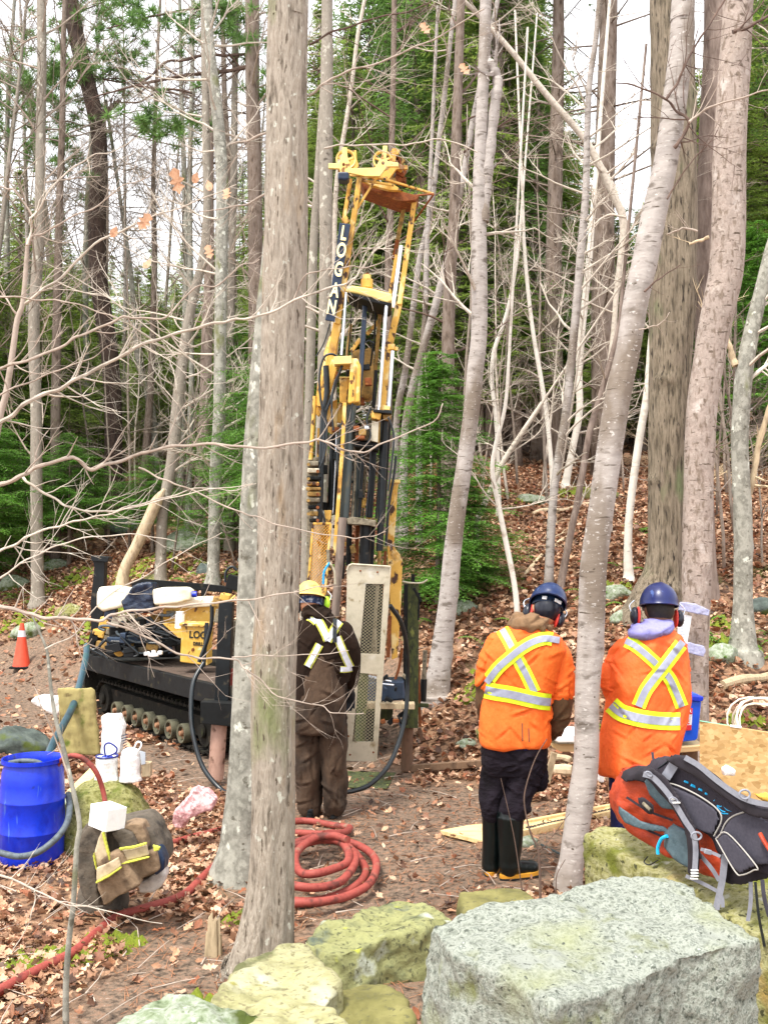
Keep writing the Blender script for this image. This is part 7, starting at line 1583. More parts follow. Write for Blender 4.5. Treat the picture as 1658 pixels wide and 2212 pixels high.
mb = MB(); limb_tube(mb, [(757, 1474, .12, 10), (756, 1490, .18, 10)], d0); hand(mb, P(755, 1490, d0+.2), Vector((0, .3, -.6)), Vector((1, 0, 0)), 1.15); put('glove', remeshed(mb, .007, 3, .5, None, 'glove'), 'glove', pa)
for xs in (672, 722): boot(pa, xs, 1735, 1752, 14, 14, .0, .16, 1, d0, m='hose_black', sole='black_dirty')
dome(JM, P(668, 1285, d0+.03), .100, .118, .108, 'hat_yellow', pa, 'hard_hat', False, True, .30)
mb = MB()
for i in range(18):
    a = math.pi+i*math.pi/17; mb.add([hc+JM@Vector((.096*math.cos(a+e), .112*math.sin(a+e), z)) for e, z in ((-.1, -.02), (.1, -.02), (.1, .035), (-.1, .035))], [(0, 1, 2, 3)])
mb.build('bandana', 'bandana', pa, True)
muff(JM, P(646, 1308, d0+.02), -1, pa, 'muff_lime', 'muff_black'); muff(JM, P(700, 1303, d0+.05), 1, pa, 'muff_lime', 'muff_black')
# ------------------------------------------------------------------ things lying about
def hose(name, m, pts, r, label, cat='hose', k=8, n=12, world=False, parent=None):
    W = pts if world else [G(x, y)+Vector((0, 0, r+lift)) for x, y, lift in pts]
    mb = MB(); mb.tube(smooth_path(W, k), r, n); o = mb.build(name, m, parent, True)
    return tag(o, label, cat) if label else o
# red hose: long run and coil
ln = [(-60, 2180), (0, 2148), (60, 2115), (120, 2085), (165, 2060), (205, 2025), (250, 1988), (310, 1968), (370, 1950), (405, 1932), (435, 1902), (470, 1868), (500, 1850), (540, 1838), (580, 1832), (615, 1830), (650, 1822)]
coil = []
cyc = [  # ring after ring, pixels of the photo
 [(690, 1815), (740, 1822), (772, 1850), (790, 1885), (770, 1920), (725, 1938), (680, 1950), (640, 1955), (590, 1945), (560, 1915), (575, 1880), (620, 1850)],
 [(680, 1832), (735, 1830), (785, 1845), (812, 1880), (800, 1925), (755, 1950), (700, 1968), (650, 1972), (600, 1965), (565, 1930), (560, 1890), (600, 1852)],
 [(670, 1840), (720, 1838), (760, 1865), (765, 1900), (735, 1935), (690, 1948), (640, 1950), (600, 1930), (590, 1895), (615, 1868)],
 [(665, 1862), (700, 1852), (735, 1862), (752, 1885), (748, 1905), (715, 1925), (680, 1935), (650, 1928), (637, 1905), (645, 1880)],
 [(680, 1862), (720, 1858), (750, 1872)]]
pts = [(x, y, 0) for x, y in ln]
for i, ring in enumerate(cyc):
    for j, (x, y) in enumerate(ring): pts.append((x, y, .028*i+.006*math.sin(j*2+i)))
W = [G(x, y+8) + Vector((0, 0, .034+l*1.3)) for x, y, l in pts]
o = hose('rubber_hose', 'hose_red', W, .0245, 'long red rubber hose from the lower left, coiled beside the front maple', k=6, n=14, world=True)
hose('rubber_hose', 'hose_red', [(330, 1840, 0), (380, 1826, 0), (430, 1812, 0), (480, 1800, 0), (540, 1790, 0), (600, 1785, .0), (660, 1780, 0), (720, 1790, .0), (755, 1795, .0), (742, 1815, .03), (700, 1828, .06)], .0235, 'short red hose end passing behind the front maple and bending back at the coil', n=14)
hose('rubber_hose', 'hose_red', [(560, 1802, 0), (640, 1806, .0), (690, 1815, .02), (720, 1822, .05)], .0235, 'straight red hose length entering the coil from behind the front maple', n=14)
# blue drum
db = 6.62; cx = sz(78-829, db); Mx = Matrix.Translation((cx, db, 0)); h = .655; r = .197
prof = [(r*.93, 0), (r*.97, .02), (r, .05), (r*1.01, .19), (r*1.03, .197), (r*1.03, .203), (r*1.012, .21), (r*1.02, .30), (r*1.012, .385), (r*1.03, .392), (r*1.03, .398), (r*1.01, .405), (r, .50), (r*.965, .57), (r*.91, .605), (r*.90, h-.03), (r*.985, h-.025), (r*.985, h), (r*.93, h), (r*.86, h-.03), (r*.9, .5), (r*.93, .06), (0.001, .05)]
drum = empty('barrel', (cx, db, 0), 'bright blue plastic drum with open top at the left, hoses hanging into it', 'barrel')
mb = MB(); mb.lathe(prof, Mx, 48, False); mb.build('shell', 'blue_plastic', drum, True, ang=50)
mb = MB(); mb.lathe([(r*.001, .53), (r*.88, .53)], Mx, 40, False); mb.build('water', 'black_metal', drum)
Wr = [P(122, 1672, db), P(124, 1655, db-.02), P(136, 1640, db-.05), P(160, 1632, db-.1), P(185, 1642, db-.1), P(208, 1668, db-.1), P(222, 1705, db-.08), P(229, 1745, db-.1), P(232, 1785, db-.1), P(240, 1820, db-.1)]
hose('rubber_hose', 'hose_red', Wr, .016, 'red hose arching from the blue drum down beside the white box', world=True)
hose('rubber_hose', 'hose_grey', [P(-60, 1640, db+.1), P(0, 1650, db+.05), P(50, 1644, db), P(85, 1648, db), P(97, 1664, db)], .017, 'dark grey hose coming in from the left edge over the drum rim', world=True)
Wt = [P(188, 1395, 9.2), P(186, 1420, 9.0), P(176, 1465, 8.6), P(160, 1520, 8.2), P(135, 1570, 7.7), P(116, 1605, 7.2), P(103, 1640, 6.9), P(100, 1668, 6.75)]
hose('rubber_hose', 'hose_teal', Wt, .029, 'thick dark blue hose slanting from the machine down into the blue drum', world=True)
Wg = [P(-60, 1830, db-.25), P(0, 1842, db-.28), P(40, 1850, db-.32), P(80, 1842, db-.35), P(118, 1815, db-.3), P(143, 1782, db-.2), P(151, 1748, db-.05), P(148, 1715, db+.15)]
hose('rubber_hose', 'hose_grey', Wg, .02, 'grey hose curving round the foot of the blue drum', world=True)
def plank(name, m, a, b, w, t, label, cat='plank', up=(0, 0, 1), parent=None):
    mb = MB(); mb.bar(a, b, w, t, up); o = mb.build(name, m, parent, False, .004); return tag(o, label, cat) if label else o
plank('plank', 'wood_new', P(150, 1722, 6.9), P(212, 1660, 7.3), .09, .03, 'yellow board leaning between the blue drum and the mossy boulder', up=(0, -.4, 1))
plank('plank', 'wood_new', P(-30, 1760, 6.9), P(14, 1735, 6.9), .06, .04, 'short yellow board end at the left edge behind the drum')
# tree slab standing by the track
t = rock_mesh('wood_slab', [P(126, 1487, 8.2), P(203, 1487, 8.2), P(203, 1487, 8.45), P(126, 1487, 8.45)], P(160, 1632, 8.2).z, 1.0, .016, .012, 7, 2)
for v in t.vertices:
    k = (P(0, 1487, 8.2).z-v.co.z); v.co.x += k*.06; 
    if v.co.x > sz(200-829, 8.2): v.co.x += k*.05
o = put('wood_slab', t, 'slab'); tag(o, 'upright slab of yellowish mossy sawn wood between the teal hose and the crawler track', 'stump')
g = G(150, 1600); o = put('green_stone', boulder_mesh('green_stone', (sz(150-829, 7.9), 7.9, .0), (.30, .2, .12), .15, 4, 31, 6), 'rock_green'); tag(o, 'flat green stone at the foot of the upright wood slab', 'rock')
o = put('green_stone', boulder_mesh('green_stone', (sz(190-829, 7.4), 7.4, .03), (.16, .14, .12), .15, 4, 33, 6), 'rock_green'); tag(o, 'pale green stone behind the yellow board near the wrapped rolls', 'rock')
# wrapped white rolls on the boulder
def wrapped(cx, top, bot, w, d, label, lidm=None):
    c = P(cx, bot, d); hgt = (P(cx, top, d)-c).z; rr_ = sz(w, d)/2; M = Matrix.Translation(c)
    th = empty('wrapped_roll', c, label, 'roll'); mb = MB(); mb.lathe([(rr_*1.08, 0), (rr_*1.06, .02), (rr_*.97, .035), (rr_*.93, hgt*.5), (rr_*.95, hgt*.93), (rr_*.86, hgt), (rr_*.3, hgt*.99), (rr_*.28, hgt*.85)], M, 28)
    me = mb.mesh('roll'); bm = bmesh.new(); bm.from_mesh(me); bmesh.ops.subdivide_edges(bm, edges=bm.edges, cuts=2, use_grid_fill=True)
    bm.normal_update(); q_ = [v.normal*nz3(v.co, 28, cx)*.006 for v in bm.verts]
    for v, q in zip(bm.verts, q_): v.co += q
    bm.to_mesh(me); bm.free(); me.polygons.foreach_set('use_smooth', [True]*len(me.polygons)); put('roll', me, 'white_bag', th); return th, c, hgt, rr_
th, c, hg, rr_ = wrapped(231, 1634, 1686, 48, 7.0, 'white plastic wrapped roll with a blue rimmed top on the mossy boulder')
mb = MB(); mb.tube([c+Vector((math.cos(a)*rr_*.95, math.sin(a)*rr_*.95, hg+.003)) for a in np.linspace(0, 6.28, 25)], .006, 7); mb.build('blue_rim', 'blue_dark', th, True)
mb = MB(); mb.tube(smooth_path([P(228, 1634, 6.95), P(226, 1612, 6.95), P(236, 1605, 6.95), P(252, 1615, 6.95), P(250, 1626, 6.95), P(232, 1634, 6.95)], 5), .006, 7); mb.build('blue_handle', 'blue_dark', th, True)
mb = MB(); ball(mb, c+Vector((0, -.0, hg-.004)), (rr_*.55, rr_*.5, .014), 14); mb.build('blue_disc', 'blue_plastic', th, True)
th, c, hg, rr_ = wrapped(282, 1630, 1686, 46, 6.98, 'white plastic wrapped roll with a tied white loop on the mossy boulder')
mb = MB(); ball(mb, c+Vector((0, 0, hg)), (rr_*.9, rr_*.9, .05), 16); mb.build('plastic_top', 'white_bag', th, True)
mb = MB(); mb.tube(smooth_path([P(288, 1622, 6.9), P(296, 1604, 6.9), P(304, 1604, 6.9), P(305, 1612, 6.9), P(296, 1626, 6.9)], 5), .006, 7); mb.build('loop', 'white_plastic', th, True)
mb = MB(); mb.poly([(302, 1622), (314, 1626), (314, 1650), (306, 1652)], 6.96, .01); mb.build('tag', 'print_grey', th)
t = puff('plastic_bag', 'white_bag', [(218, 1550), (226, 1543), (240, 1549), (254, 1545), (260, 1560), (266, 1575), (262, 1600), (258, 1628), (240, 1634), (219, 1632)], 7.12, .12, .010, 4, amp=.012, sc=14); tag(t, 'tall crumpled white plastic bag standing behind the blue rimmed roll', 'bag')
rib = MB()
for i in range(9): rib.bar(P(262+i*1.2, 1590+i*5.5, 7.08), P(276-i*.5, 1586+i*5.5, 7.02), .006, .003)
o = rib.build('striped_label', 'navy', t)
mb = MB(); mb.box(P(318, 1661, 7.0), (sz(19, 7), .07, sz(30, 7))); o = mb.build('wood_block', 'wood_old', None, False, .006); tag(o, 'small upright wooden block beside the right hand wrapped roll', 'block')
# white carton
mb = MB(); a = Matrix.Rotation(R(-34), 3, 'Z'); c = P(224, 1772, 5.34); c2 = c+Vector((0, .08, 0)); mb.box(c2, (.145, .125, .115), Matrix.Rotation(R(6), 3, 'Y')@Matrix.Rotation(R(-38), 3, 'Z')); o = mb.build('carton', 'white_plastic', None, False, .003); tag(o, 'plain white cardboard cube resting on the discarded jacket', 'box')
# discarded jacket on a stump
jx = empty('discarded_jacket', P(255, 1930, 5.45), 'dirty dark work jacket with faded reflective tape heaped over a stump', 'jacket')
dj = 5.5
puff('body', 'jacket_pile', [(172, 1800), (190, 1778), (236, 1786), (262, 1780), (305, 1776), (330, 1795), (352, 1835), (356, 1870), (330, 1895), (300, 1905), (262, 1925), (235, 1958), (205, 1955), (178, 1935), (168, 1880)], dj+.12, .30, .014, 8, jx, .015, 7)
puff('left_panel', 'jacket_pile', [(172, 1805), (190, 1785), (232, 1790), (214, 1830), (208, 1880), (215, 1960), (196, 1955), (176, 1935), (165, 1890)], dj-.06, .09, .010, 6, jx, .012, 9)
puff('sleeve', 'jacket_mud', [(226, 1850), (262, 1838), (285, 1880), (302, 1912), (262, 1936), (222, 1962), (210, 1920), (206, 1868)], dj-.14, .09, .010, 6, jx, .010, 9)
puff('flap', 'jacket_mud', [(262, 1862), (295, 1850), (336, 1836), (345, 1880), (318, 1895), (290, 1908), (276, 1890)], dj-.10, .07, .010, 6, jx, .008, 9)
puff('collar', 'jacket_mud', [(260, 1790), (280, 1778), (308, 1780), (318, 1810), (322, 1835), (298, 1828), (285, 1800)], dj-.02, .12, .010, 6, jx, .010, 10)
puff('lining', 'jacket_pile', [(240, 1800), (262, 1790), (285, 1800), (300, 1828), (262, 1842)], dj-.07, .08, .010, 6, jx, .008, 10)
puff('cuff', 'navy', [(330, 1838), (344, 1832), (356, 1856), (357, 1878), (335, 1895), (328, 1870)], dj-.05, .10, .010, 6, jx, .008, 9)
puff('reflective_tape', 'dirty_reflect', [(212, 1812), (220, 1795), (228, 1800), (236, 1860), (208, 1872), (204, 1840)], dj-.16, .02, .006, 2, jx, .003, 12)
puff('reflective_tape', 'dirty_reflect', [(208, 1875), (238, 1862), (256, 1852), (262, 1872), (236, 1890), (208, 1905)], dj-.205, .02, .006, 2, jx, .003, 12)
puff('reflective_tape', 'dirty_reflect', [(260, 1838), (290, 1834), (316, 1826), (322, 1848), (292, 1856), (264, 1862)], dj-.16, .02, .006, 2, jx, .003, 12)
for q in [[(219, 1800), (224, 1796), (240, 1858), (235, 1861)], [(257, 1832), (288, 1828), (316, 1820), (317, 1825), (288, 1834), (258, 1838)], [(262, 1864), (292, 1857), (322, 1850), (322, 1854), (292, 1862), (263, 1869)], [(206, 1905), (236, 1890), (262, 1872), (263, 1876), (236, 1895), (207, 1910)], [(203, 1842), (208, 1873), (212, 1880), (207, 1882), (200, 1850)], [(330, 1826), (346, 1830), (344, 1838), (332, 1840)]]:
    puff('lime_edge', 'dirty_lime', q, dj-.222 if q[0][1] > 1860 and q[0][0] < 240 else dj-.18, .02, .005, 1, jx, .001, 12)
t = puff('paper_sack', 'grey_bag', [(292, 1912), (320, 1900), (352, 1868), (358, 1890), (350, 1915), (330, 1930), (300, 1932)], dj+.1, .10, .010, 4, amp=.01, sc=12); tag(t, 'pale crumpled sack sticking out from under the discarded jacket', 'sack')
t = puff('paper_scrap', 'white_bag', [(354-30, 1795), (340, 1790), (358, 1798), (345, 1812), (328, 1808)], dj+.25, .05, .010, 2, amp=.01, sc=12); tag(t, 'white scrap lying beside the collar of the discarded jacket', 'litter')
gq_ = G(258, 1900); o = put('stump', boulder_mesh('stump', (gq_.x+.05, dj+.28, .06), (.16, .12, .18), .15, 4, 40, 6), 'jacket_pile'); o['label'] = 'dark stump buried under the discarded jacket'; o['category'] = 'stump'
t = puff('plastic_bag', 'pink_bag', [(372, 1772), (384, 1745), (400, 1730), (418, 1706), (440, 1712), (462, 1732), (455, 1750), (428, 1762), (410, 1768), (392, 1790), (378, 1788)], 6.9, .18, .010, 3, amp=.022, sc=12); tag(t, 'crumpled pink and white plastic bag on the leaves left of the front maple', 'bag')
t = puff('plastic_bag', 'white_bag', [(66, 1515), (80, 1505), (110, 1508), (138, 1506), (144, 1515), (130, 1535), (122, 1548), (95, 1535), (72, 1522)], 9.6, .2, .012, 3, amp=.02, sc=9); tag(t, 'white plastic sacks lying on the track left of the wood slab', 'bag')
# traffic cone
g = G(47, 1443); cone = empty('traffic_cone', g, 'faded orange traffic cone with one pale band at the left edge of the track', 'traffic cone'); hc_ = sz(96, g.y); M = Matrix.Translation(g)
mb = MB(); mb.box(g+Vector((0, 0, .015)), (hc_*.42, hc_*.42, .03)); mb.build('base', 'black_dirty', cone, False, .008)
mb = MB(); mb.lathe([(hc_*.19, .03), (hc_*.04, hc_), (hc_*.025, hc_)], M, 24); mb.build('body', 'cone_orange', cone, True, ang=50)
mb = MB(); mb.lathe([(hc_*.088+.004, hc_*.70), (hc_*.066+.004, hc_*.84)], M, 24, False); mb.build('band', 'reflect', cone, True)

# ------------------------------------------------------------------ work bench area at the right
dt = 6.9
# sign taped to the tree
sg = empty('paper_sign', P(1482, 1370, 7.1), 'tall white printed paper sign wrapped to the pinkish maple with clear tape', 'sign')
dS = T['pink'][3]-.17
mb = MB(); mb.poly([(1464, 1325), (1493, 1331), (1478, 1418), (1461, 1416)], dS, .004); mb.build('paper', 'paper', sg)
mb = MB(); mb.poly([(1470, 1393), (1483, 1388), (1478, 1418), (1461, 1412)], dS-.004, .003); mb.build('blue_print', 'print_blue', sg)
rr = random.Random(3)
for i, y in enumerate(range(1338, 1388, 6)):
    x = 1469-(y-1338)*.06; mb = MB(); mb.poly([(x, y), (x+rr.uniform(6, 13), y+1), (x+rr.uniform(6, 13), y+3.5), (x, y+2.5)], dS-.004, .003); mb.build('print_line', 'print_grey', sg)
puff('tape', 'clear_tape', [(1468, 1300), (1500, 1304), (1533, 1318), (1530, 1331), (1505, 1326), (1466, 1318)], dS-.02, .03, .005, 2, sg, .004, 18)
puff('tape', 'clear_tape', [(1474, 1388), (1490, 1388), (1520, 1396), (1524, 1406), (1518, 1419), (1494, 1413), (1478, 1408)], dS-.02, .03, .005, 2, sg, .004, 18)
# blue storage bin
bn = empty('storage_bin', P(1490, 1605, dt), 'blue plastic bin with a red and white label standing on the board by the tree', 'bin')
mb = MB()
def frust(mb, px, d, th, sc_=.9):
    f = [P(x, y, d) for x, y in px]; c = sum(f, Vector())/len(f); b = [p+Vector((0, th, 0)) for p in f]; n = len(f)
    return mb.add(f+b, [tuple(range(n)), tuple(range(2*n-1, n-1, -1))]+[(i, i+n, (i+1) % n+n, (i+1) % n) for i in range(n)])
frust(mb, [(1474, 1510), (1514, 1515), (1506, 1595), (1500, 1600), (1461, 1604)], dt-.1, .22); mb.build('box', 'blue_bin', bn, False, .008)
mb = MB(); frust(mb, [(1472, 1502), (1519, 1505), (1518, 1514), (1512, 1516), (1470, 1512)], dt-.12, .26); mb.build('rim', 'blue_plastic', bn, False, .006)
mb = MB(); mb.poly([(1485, 1498), (1505, 1500), (1519, 1506), (1500, 1504)], dt-.05, .18); mb.build('lid', 'blue_bin', bn, False, .004)
mb = MB(); mb.poly([(1484, 1529), (1495, 1530), (1492, 1577), (1480, 1578)], dt-.106, .004); lb = mb.build('label', 'paper', bn)
mb = MB(); mb.poly([(1484.3, 1529), (1495, 1530), (1494, 1543), (1483, 1542)], dt-.112, .004); mb.build('red_print', 'print_red', lb)
mb = MB(); mb.poly([(1481, 1567), (1492.5, 1566), (1492, 1577), (1480, 1578)], dt-.112, .004); mb.build('red_print', 'print_red', lb)
text_mesh('R', .028, P(1489, 1536, dt-.116), MT, 'paper', 'letter', lb, .001, 1, .001)
for i in range(4): mb = MB(); mb.poly([(1485-i, 1547+i*5), (1491-i, 1547+i*5), (1491-i, 1549+i*5), (1485-i, 1549+i*5)], dt-.112, .003); mb.build('print_line', 'print_red' if i == 3 else 'print_grey', lb)
# shelf board nailed at the tree, its post
plank('shelf_board', 'wood_new', P(1400, 1616, dt), P(1511, 1608, dt), .26, .035, 'pale board shelf carrying the blue bin beside the right hand worker', 'board')
mb = MB(); mb.bar(P(1488, 1618, dt+.1), P(1488, 1800, dt+.1), .09, .09); o = mb.build('post', 'wood_post', None, False, .006); tag(o, 'short wooden post under the shelf board with the blue bin', 'post')
mb = MB(); mb.poly([(1440, 1620), (1476, 1618), (1476, 1680), (1440, 1690)], dt+.25, .05); o = mb.build('panel', 'black_dirty', None, False, .004); tag(o, 'dark upright panel under the shelf with the blue bin', 'board')  # flat black upright sheet below the shelf board
# chipboard sheet
mb = MB(); a = P(1512, 1560, 5.9); b = P(1512, 1700, 5.9); c = P(1760, 1640, 5.2); e = P(1760, 1780, 5.2); t_ = Vector((.02, .03, 0))
sh = MB(); sh.prism([P(1510, 1558, 6.2), P(1780, 1602, 5.9), P(1780, 1760, 5.9), P(1510, 1700, 6.2)], (.01, .018, .0)); o = sh.build('chipboard_sheet', 'osb', None, False, .001); tag(o, 'large flaked chipboard sheet standing at the right behind the backpack', 'board')
sh = MB(); sh.bar(P(1510, 1557, 6.2), P(1575, 1567.5, 6.15), .003, .018); q = sh.build('green_edge', 'osb_edge', o); sh = MB(); sh.bar(P(1576, 1567.5, 6.13), P(1600, 1571, 6.1), .010, .02); sh.build('white_tape', 'white_plastic', o)
t = puff('paper_scrap', 'white_bag', [(1560, 1662), (1572, 1656), (1590, 1664), (1588, 1676), (1564, 1676)], 6.0, .05, .010, 2, amp=.008, sc=12); tag(t, 'white crumpled paper lying against the chipboard sheet above the backpack', 'litter')
# white cable coil
W = []
gc = P(1655, 1560, 6.9)
for i in range(110):
    a = i*.33; rr_ = .19+.035*math.sin(i*.21); W.append(gc+Vector((rr_*math.cos(a), .10*math.sin(a*.9+1)+.0006*i, rr_*.75*math.sin(a)+.01*math.sin(i))))
mb = MB(); mb.tube(W, .0065, 7); o = mb.build('cable_coil', 'hose_white', None, True); tag(o, 'loose coil of cream white cable above the chipboard at the right edge', 'cable')
# white covered box behind
wb_ = empty('sample_box', P(1215, 1600, 7.3), 'low wooden box with a white sheet of paper on top behind the left worker', 'box')
mb = MB(); mb.poly([(1188, 1588), (1296, 1588), (1296, 1604), (1206, 1604), (1188, 1596)], 7.3, .35); mb.build('top', 'white_plastic', wb_, False, .006)
mb = MB(); mb.poly([(1190, 1606), (1296, 1606), (1296, 1626), (1210, 1624), (1192, 1614)], 7.32, .33); mb.build('crate', 'wood_new', wb_, False, .006)
mb = MB(); mb.poly([(1190, 1597), (1206, 1604.5), (1296, 1605), (1296, 1606), (1204, 1607), (1189, 1599)], 7.29, .30); mb.build('edge', 'grime', wb_)
mb = MB(); mb.bar(P(1196, 1626, 7.3), P(1180, 1690, 7.3), .04); mb.bar(P(1290, 1626, 7.5), P(1290, 1680, 7.5), .04); mb.build('trestle_leg', 'wood_old', wb_)
t = puff('plastic_bottle', 'white_plastic', [(1292, 1640), (1302, 1630), (1306, 1660), (1304, 1692), (1292, 1690)], 7.0, .08, .008, 4); tag(t, 'white plastic bottle between the smooth maple and the right hand worker', 'bottle')
log([(1176, 1680), (1200, 1678), (1234, 1680)], .10, 'deadwood', 'short thick pale log beyond the left worker\'s knees', lift=.6)
log([(1190, 1650), (1215, 1650), (1232, 1656)], .06, 'wood_old', 'small grey log piece under the white topped box', lift=.9)
# core box: two boards with dark rock core between, and a wide board
cb = empty('core_box', G(1200, 1790), 'long pale wooden core tray with dark rock pieces behind the left worker\'s boots', 'core tray')
def gbar(x0, y0, x1, y1, w, t, m, name, par, lift=0):
    a = G(x0, y0); b = G(x1, y1); mb = MB(); mb.bar(a+Vector((0, 0, t/2+lift)), b+Vector((0, 0, t/2+lift)), w, t, (0, 0, 1)); return mb.build(name, m, par, False, .003)
gbar(1120, 1810, 1340, 1760, .035, .05, 'wood_new', 'side', cb); gbar(1100, 1797, 1340, 1752, .16, .035, 'wood_new', 'board', cb, .0); gbar(1115, 1792, 1340, 1748, .03, .055, 'wood_new', 'side', cb)
rr = random.Random(2)
for i in range(26):
    t = i/26; x = 1140+t*190; y = 1803-t*43; g = G(x, y); mb = MB(); ball(mb, g+Vector((0, 0, .045)), (rr.uniform(.014, .022), .018, .016), 7); mb.build('core_piece', 'core', cb, False)
a = G(952, 1812); mb = MB(); q = [G(950, 1806), G(1010, 1795), G(1110, 1784), G(1150, 1790), G(1100, 1814), G(1042, 1829)]
mb.prism([p+Vector((0, 0, .012)) for p in q], (0, 0, .03)); o = mb.build('plank', 'wood_new', None, False, .003); tag(o, 'wide pale new board lying flat beside the left worker\'s boots', 'plank')
mb = MB(); mb.tube([G(1168, 1834)+Vector((0, 0, .03)), G(1210, 1852)+Vector((0, 0, .02))], .008, 8); o = mb.build('metal_rod', 'pipe_grey', None, True); tag(o, 'thin grey rod on the ground left of the smooth maple', 'rod')
o = put('small_stone', boulder_mesh('small_stone', tuple(G(1142, 1832)+Vector((0, .05, .02))), (.07, .05, .05), .2, 3, 50, 6), 'rock_green'); tag(o, 'small green stone at the toe of the left worker\'s boot', 'rock')

# ------------------------------------------------------------------ backpack
dp = Dep(1340, 3.98, 1640, 3.42)
bp = empty('backpack', P(1500, 1850, dp), 'large orange and dark grey hiking backpack lying on its front on the mossy block', 'backpack')
def web(name, m, px, w, d, par=bp, th=.004, k=5):
    c = smooth_path([Vector((x, y, 0)) for x, y in px], k); mb = MB(); vs = []; fs = []
    for i, p in enumerate(c):
        t = (c[min(i+1, len(c)-1)]-c[max(i-1, 0)]).normalized(); nn = Vector((-t.y, t.x, 0))
        for s in (-1, 1):
            for o_ in (0, th): vs.append(P(p.x+nn.x*s*w/2, p.y+nn.y*s*w/2, d+o_))
        if i:
            a = 4*(i-1); b = 4*i; fs += [(a, a+2, b+2, b), (a+1, b+1, b+3, a+3), (a, b, b+1, a+1), (a+2, a+3, b+3, b+2)]
    mb.add(vs, fs); return mb.build(name, m, par, True, ang=40)
puff('main_bag', 'pack_orange', [(1345, 1700), (1362, 1672), (1390, 1665), (1440, 1690), (1500, 1740), (1560, 1800), (1600, 1860), (1590, 1895), (1556, 1905), (1500, 1880), (1440, 1850), (1395, 1825), (1352, 1795), (1332, 1760), (1334, 1730)], dp+.03, .15, .009, 6, bp, .009, 10)
puff('lid', 'pack_dark', [(1350, 1692), (1358, 1674), (1390, 1660), (1425, 1664), (1445, 1700), (1430, 1716), (1400, 1694), (1372, 1690)], dp-.04, .10, .008, 5, bp, .005, 12)
for q_ in ([(1352, 1722), (1400, 1752), (1452, 1772)], [(1340, 1760), (1392, 1790), (1440, 1812)]): web('compression_strap', 'pack_grey', q_, 5, dp-.075)
puff('side_panel', 'pack_net', [(1392, 1690), (1402, 1678), (1430, 1700), (1462, 1735), (1470, 1752), (1430, 1748), (1405, 1720)], dp-.085, .03, .005, 5, bp, .003, 14)
puff('side_panel', 'pack_net', [(1338, 1742), (1350, 1752), (1385, 1775), (1440, 1790), (1445, 1800), (1390, 1795), (1350, 1780), (1336, 1758)], dp-.085, .03, .005, 5, bp, .003, 14)
puff('mesh_pocket', 'pack_net', [(1440, 1800), (1460, 1785), (1492, 1800), (1500, 1850), (1492, 1880), (1460, 1862), (1440, 1840)], dp-.10, .05, .006, 8, bp, .004, 12)
puff('side_orange', 'pack_orange', [(1500, 1790), (1520, 1786), (1560, 1815), (1555, 1850), (1580, 1900), (1560, 1906), (1510, 1885), (1496, 1850)], dp-.10, .06, .007, 8, bp, .005, 14)
puff('back_panel', 'pack_grey', [(1392, 1680), (1420, 1650), (1452, 1640), (1500, 1652), (1560, 1690), (1620, 1728), (1700, 1760), (1730, 1820), (1715, 1880), (1660, 1895), (1600, 1880), (1555, 1850), (1540, 1812), (1500, 1790), (1455, 1745), (1415, 1700)], dp-.10, .10, .009, 12, bp, .003, 9)
puff('base_pocket', 'pack_dark', [(1556, 1860), (1580, 1840), (1640, 1860), (1700, 1850), (1700, 1885), (1660, 1905), (1600, 1918), (1562, 1912)], dp-.04, .20, .009, 12, bp, .003, 9)
puff('foam_pad', 'pack_pad', [(1420, 1690), (1440, 1694), (1500, 1720), (1545, 1748), (1554, 1770), (1540, 1806), (1500, 1792), (1460, 1745)], dp-.160, .03, .005, 7, bp)
puff('foam_pad', 'pack_pad', [(1556, 1802), (1580, 1765), (1620, 1752), (1680, 1790), (1720, 1830), (1700, 1868), (1640, 1870), (1600, 1880), (1570, 1860)], dp-.160, .03, .005, 7, bp)
puff('hip_flap', 'pack_pad', [(1545, 1812), (1570, 1800), (1628, 1862), (1630, 1874), (1600, 1888), (1586, 1880)], dp-.195, .03, .005, 5, bp)
def cord(name, m, px, w, d, par=bp, k=5):
    mb = MB(); mb.tube(smooth_path([P(x, y, d) for x, y in px], k), sz(w, d)/2, 8); return mb.build(name, m, par, True)
cord('piping', 'pack_trim', [(1424, 1690), (1460, 1696), (1510, 1720), (1548, 1748), (1557, 1772), (1541, 1806)], 3.4, dp-.175)
cord('piping', 'pack_trim', [(1556, 1800), (1566, 1778), (1584, 1762), (1620, 1750)], 3.4, dp-.175)
cord('piping', 'pack_trim', [(1545, 1812), (1586, 1882), (1602, 1890), (1626, 1880), (1632, 1870), (1570, 1800), (1545, 1812)], 3, dp-.21)
puff('shoulder_strap', 'pack_dark', [(1395, 1668), (1410, 1660), (1440, 1680), (1478, 1740), (1505, 1790), (1516, 1850), (1510, 1895), (1486, 1892), (1488, 1840), (1482, 1795), (1452, 1745), (1420, 1700)], dp-.19, .035, .006, 6, bp, .003, 10)
puff('shoulder_strap', 'pack_dark', [(1440, 1645), (1462, 1632), (1490, 1636), (1540, 1670), (1590, 1712), (1640, 1745), (1700, 1760), (1690, 1780), (1620, 1765), (1560, 1722), (1500, 1680)], dp-.19, .04, .006, 6, bp, .003, 10)
web('webbing', 'pack_strap', [(1388, 1672), (1410, 1680), (1440, 1712), (1462, 1745), (1480, 1775), (1496, 1800), (1501, 1830), (1500, 1870), (1497, 1890)], 12, dp-.215)
web('webbing', 'pack_strap', [(1478, 1636), (1510, 1655), (1550, 1688), (1600, 1722), (1640, 1735), (1690, 1742)], 12, dp-.22)
web('webbing', 'pack_strap', [(1460, 1640), (1452, 1655), (1436, 1680)], 22, dp-.175)
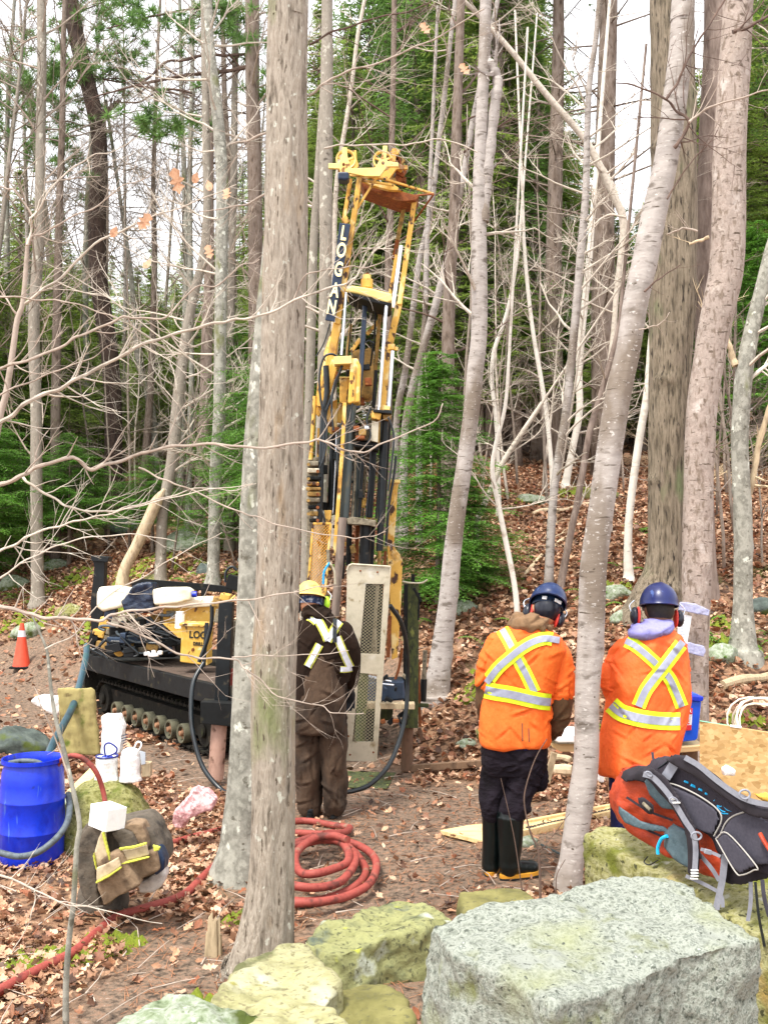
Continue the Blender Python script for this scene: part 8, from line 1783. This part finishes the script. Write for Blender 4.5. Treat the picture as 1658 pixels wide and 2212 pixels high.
for (x0, y0, x1, y1, w) in [(1512, 1848, 1552, 1902, 9), (1565, 1845, 1545, 1965, 15), (1620, 1905, 1614, 1990, 9), (1552, 1925, 1560, 1960, 8), (1480, 1892, 1548, 1925, 8), (1690, 1760, 1750, 1775, 12)]: web('loose_strap', 'pack_strap', [(x0, y0), ((x0+x1)/2+3, (y0+y1)/2), (x1, y1)], w, dp-.17, k=4)
for (x0, y0, x1, y1, w) in [(1645, 1900, 1660, 1980, 9), (1630, 1905, 1650, 2045, 6)]: web('loose_strap', 'pack_pad' if w > 7 else 'hose_black', [(x0, y0), ((x0+x1)/2-3, (y0+y1)/2), (x1, y1)], w, dp-.19, k=4)
def buckle(x, y, w, h, rot=0, m='pack_strap'):
    c = P(x, y, dp-.232); a = sz(w, dp)/2; b = sz(h, dp)/2; mb = MB(); mb.tube([c+Matrix.Rotation(rot, 3, 'Y')@Vector((a*math.cos(t), 0, b*math.sin(t))) for t in np.linspace(0, 2*math.pi, 17)], .0035, 7); mb.build('buckle', m, bp, True)
buckle(1503, 1806, 20, 15); buckle(1607, 1716, 20, 17); buckle(1454, 1730, 18, 12, .5); buckle(1400, 1672, 14, 8, .5)
for (x, y) in [(1499, 1880), (1499, 1886), (1499, 1892), (1498, 1898), (1672, 1745), (1680, 1747), (1452, 1726), (1460, 1734)]: mb = MB(); mb.box(P(x, y, dp-.225), (sz(15, dp), .008, sz(2.6, dp))); mb.build('buckle_bar', 'white_bag', bp, False, .001)
web('sternum_strap', 'pack_strap', [(1512, 1834), (1532, 1840), (1555, 1850)], 7, dp-.225); mb = MB(); mb.box(P(1528, 1840, dp-.232), (sz(14, dp), .012, sz(9, dp)), Matrix.Rotation(R(15), 3, 'Y')); mb.build('clip', 'pack_strap', bp, False, .002)
puff('grommet', 'pack_dark', [(1378, 1726), (1392, 1724), (1412, 1740), (1414, 1758), (1402, 1762), (1384, 1746)], dp-.11, .03, .005, 5, bp)
cord('toggle', 'grime', [(1388, 1735), (1404, 1750)], 8, dp-.135)
cord('cyan_ring', 'cyan', [(1440, 1806), (1428, 1812), (1420, 1830), (1420, 1845)], 8, dp-.13)
# blue embroidered emblem on the back panel
for (x, y, w, h, r_) in [(1481, 1689, 9, 4, .4), (1497, 1698, 12, 5, .4), (1514, 1707, 13, 4, .45), (1526, 1715, 9, 4, .3)]:
    mb = MB(); mb.box(P(x, y, dp-.163), (sz(w, dp), .006, sz(h, dp)), Matrix.Rotation(r_, 3, 'Y')); mb.build('emblem', 'cyan', bp, False, .001)
cord('emblem', 'cyan', [(1541, 1730), (1546, 1726), (1556, 1728), (1562, 1736), (1556, 1742), (1548, 1740), (1556, 1750), (1566, 1754)], 3, dp-.163); cord('emblem', 'cyan', [(1558, 1736), (1568, 1748), (1582, 1754)], 3, dp-.163); cord('emblem', 'cyan', [(1548, 1744), (1556, 1756), (1572, 1758)], 2.6, dp-.163)
cord('top_loop', 'hose_black', [(1420, 1660), (1440, 1645), (1450, 1632)], 3, dp-.15); cord('pull_tab', 'pack_pad', [(1408, 1625), (1410, 1640), (1416, 1656)], 6, dp-.1); cord('gear_loop', 'hose_black', [(1398, 1850), (1390, 1862), (1402, 1868), (1420, 1858)], 3, dp-.1)
cord('top_handle', 'pack_orange', [(1354, 1665), (1368, 1655), (1388, 1656), (1402, 1665)], 6, dp-.02)
puff('yellow_cuff', 'yellow', [(1636, 1720), (1670, 1718), (1670, 1738), (1650, 1736)], dp+.12, .06, .008, 4, bp); cord('orange_piping', 'pack_orange', [(1640, 1800), (1652, 1822), (1668, 1845)], 9, dp-.20)
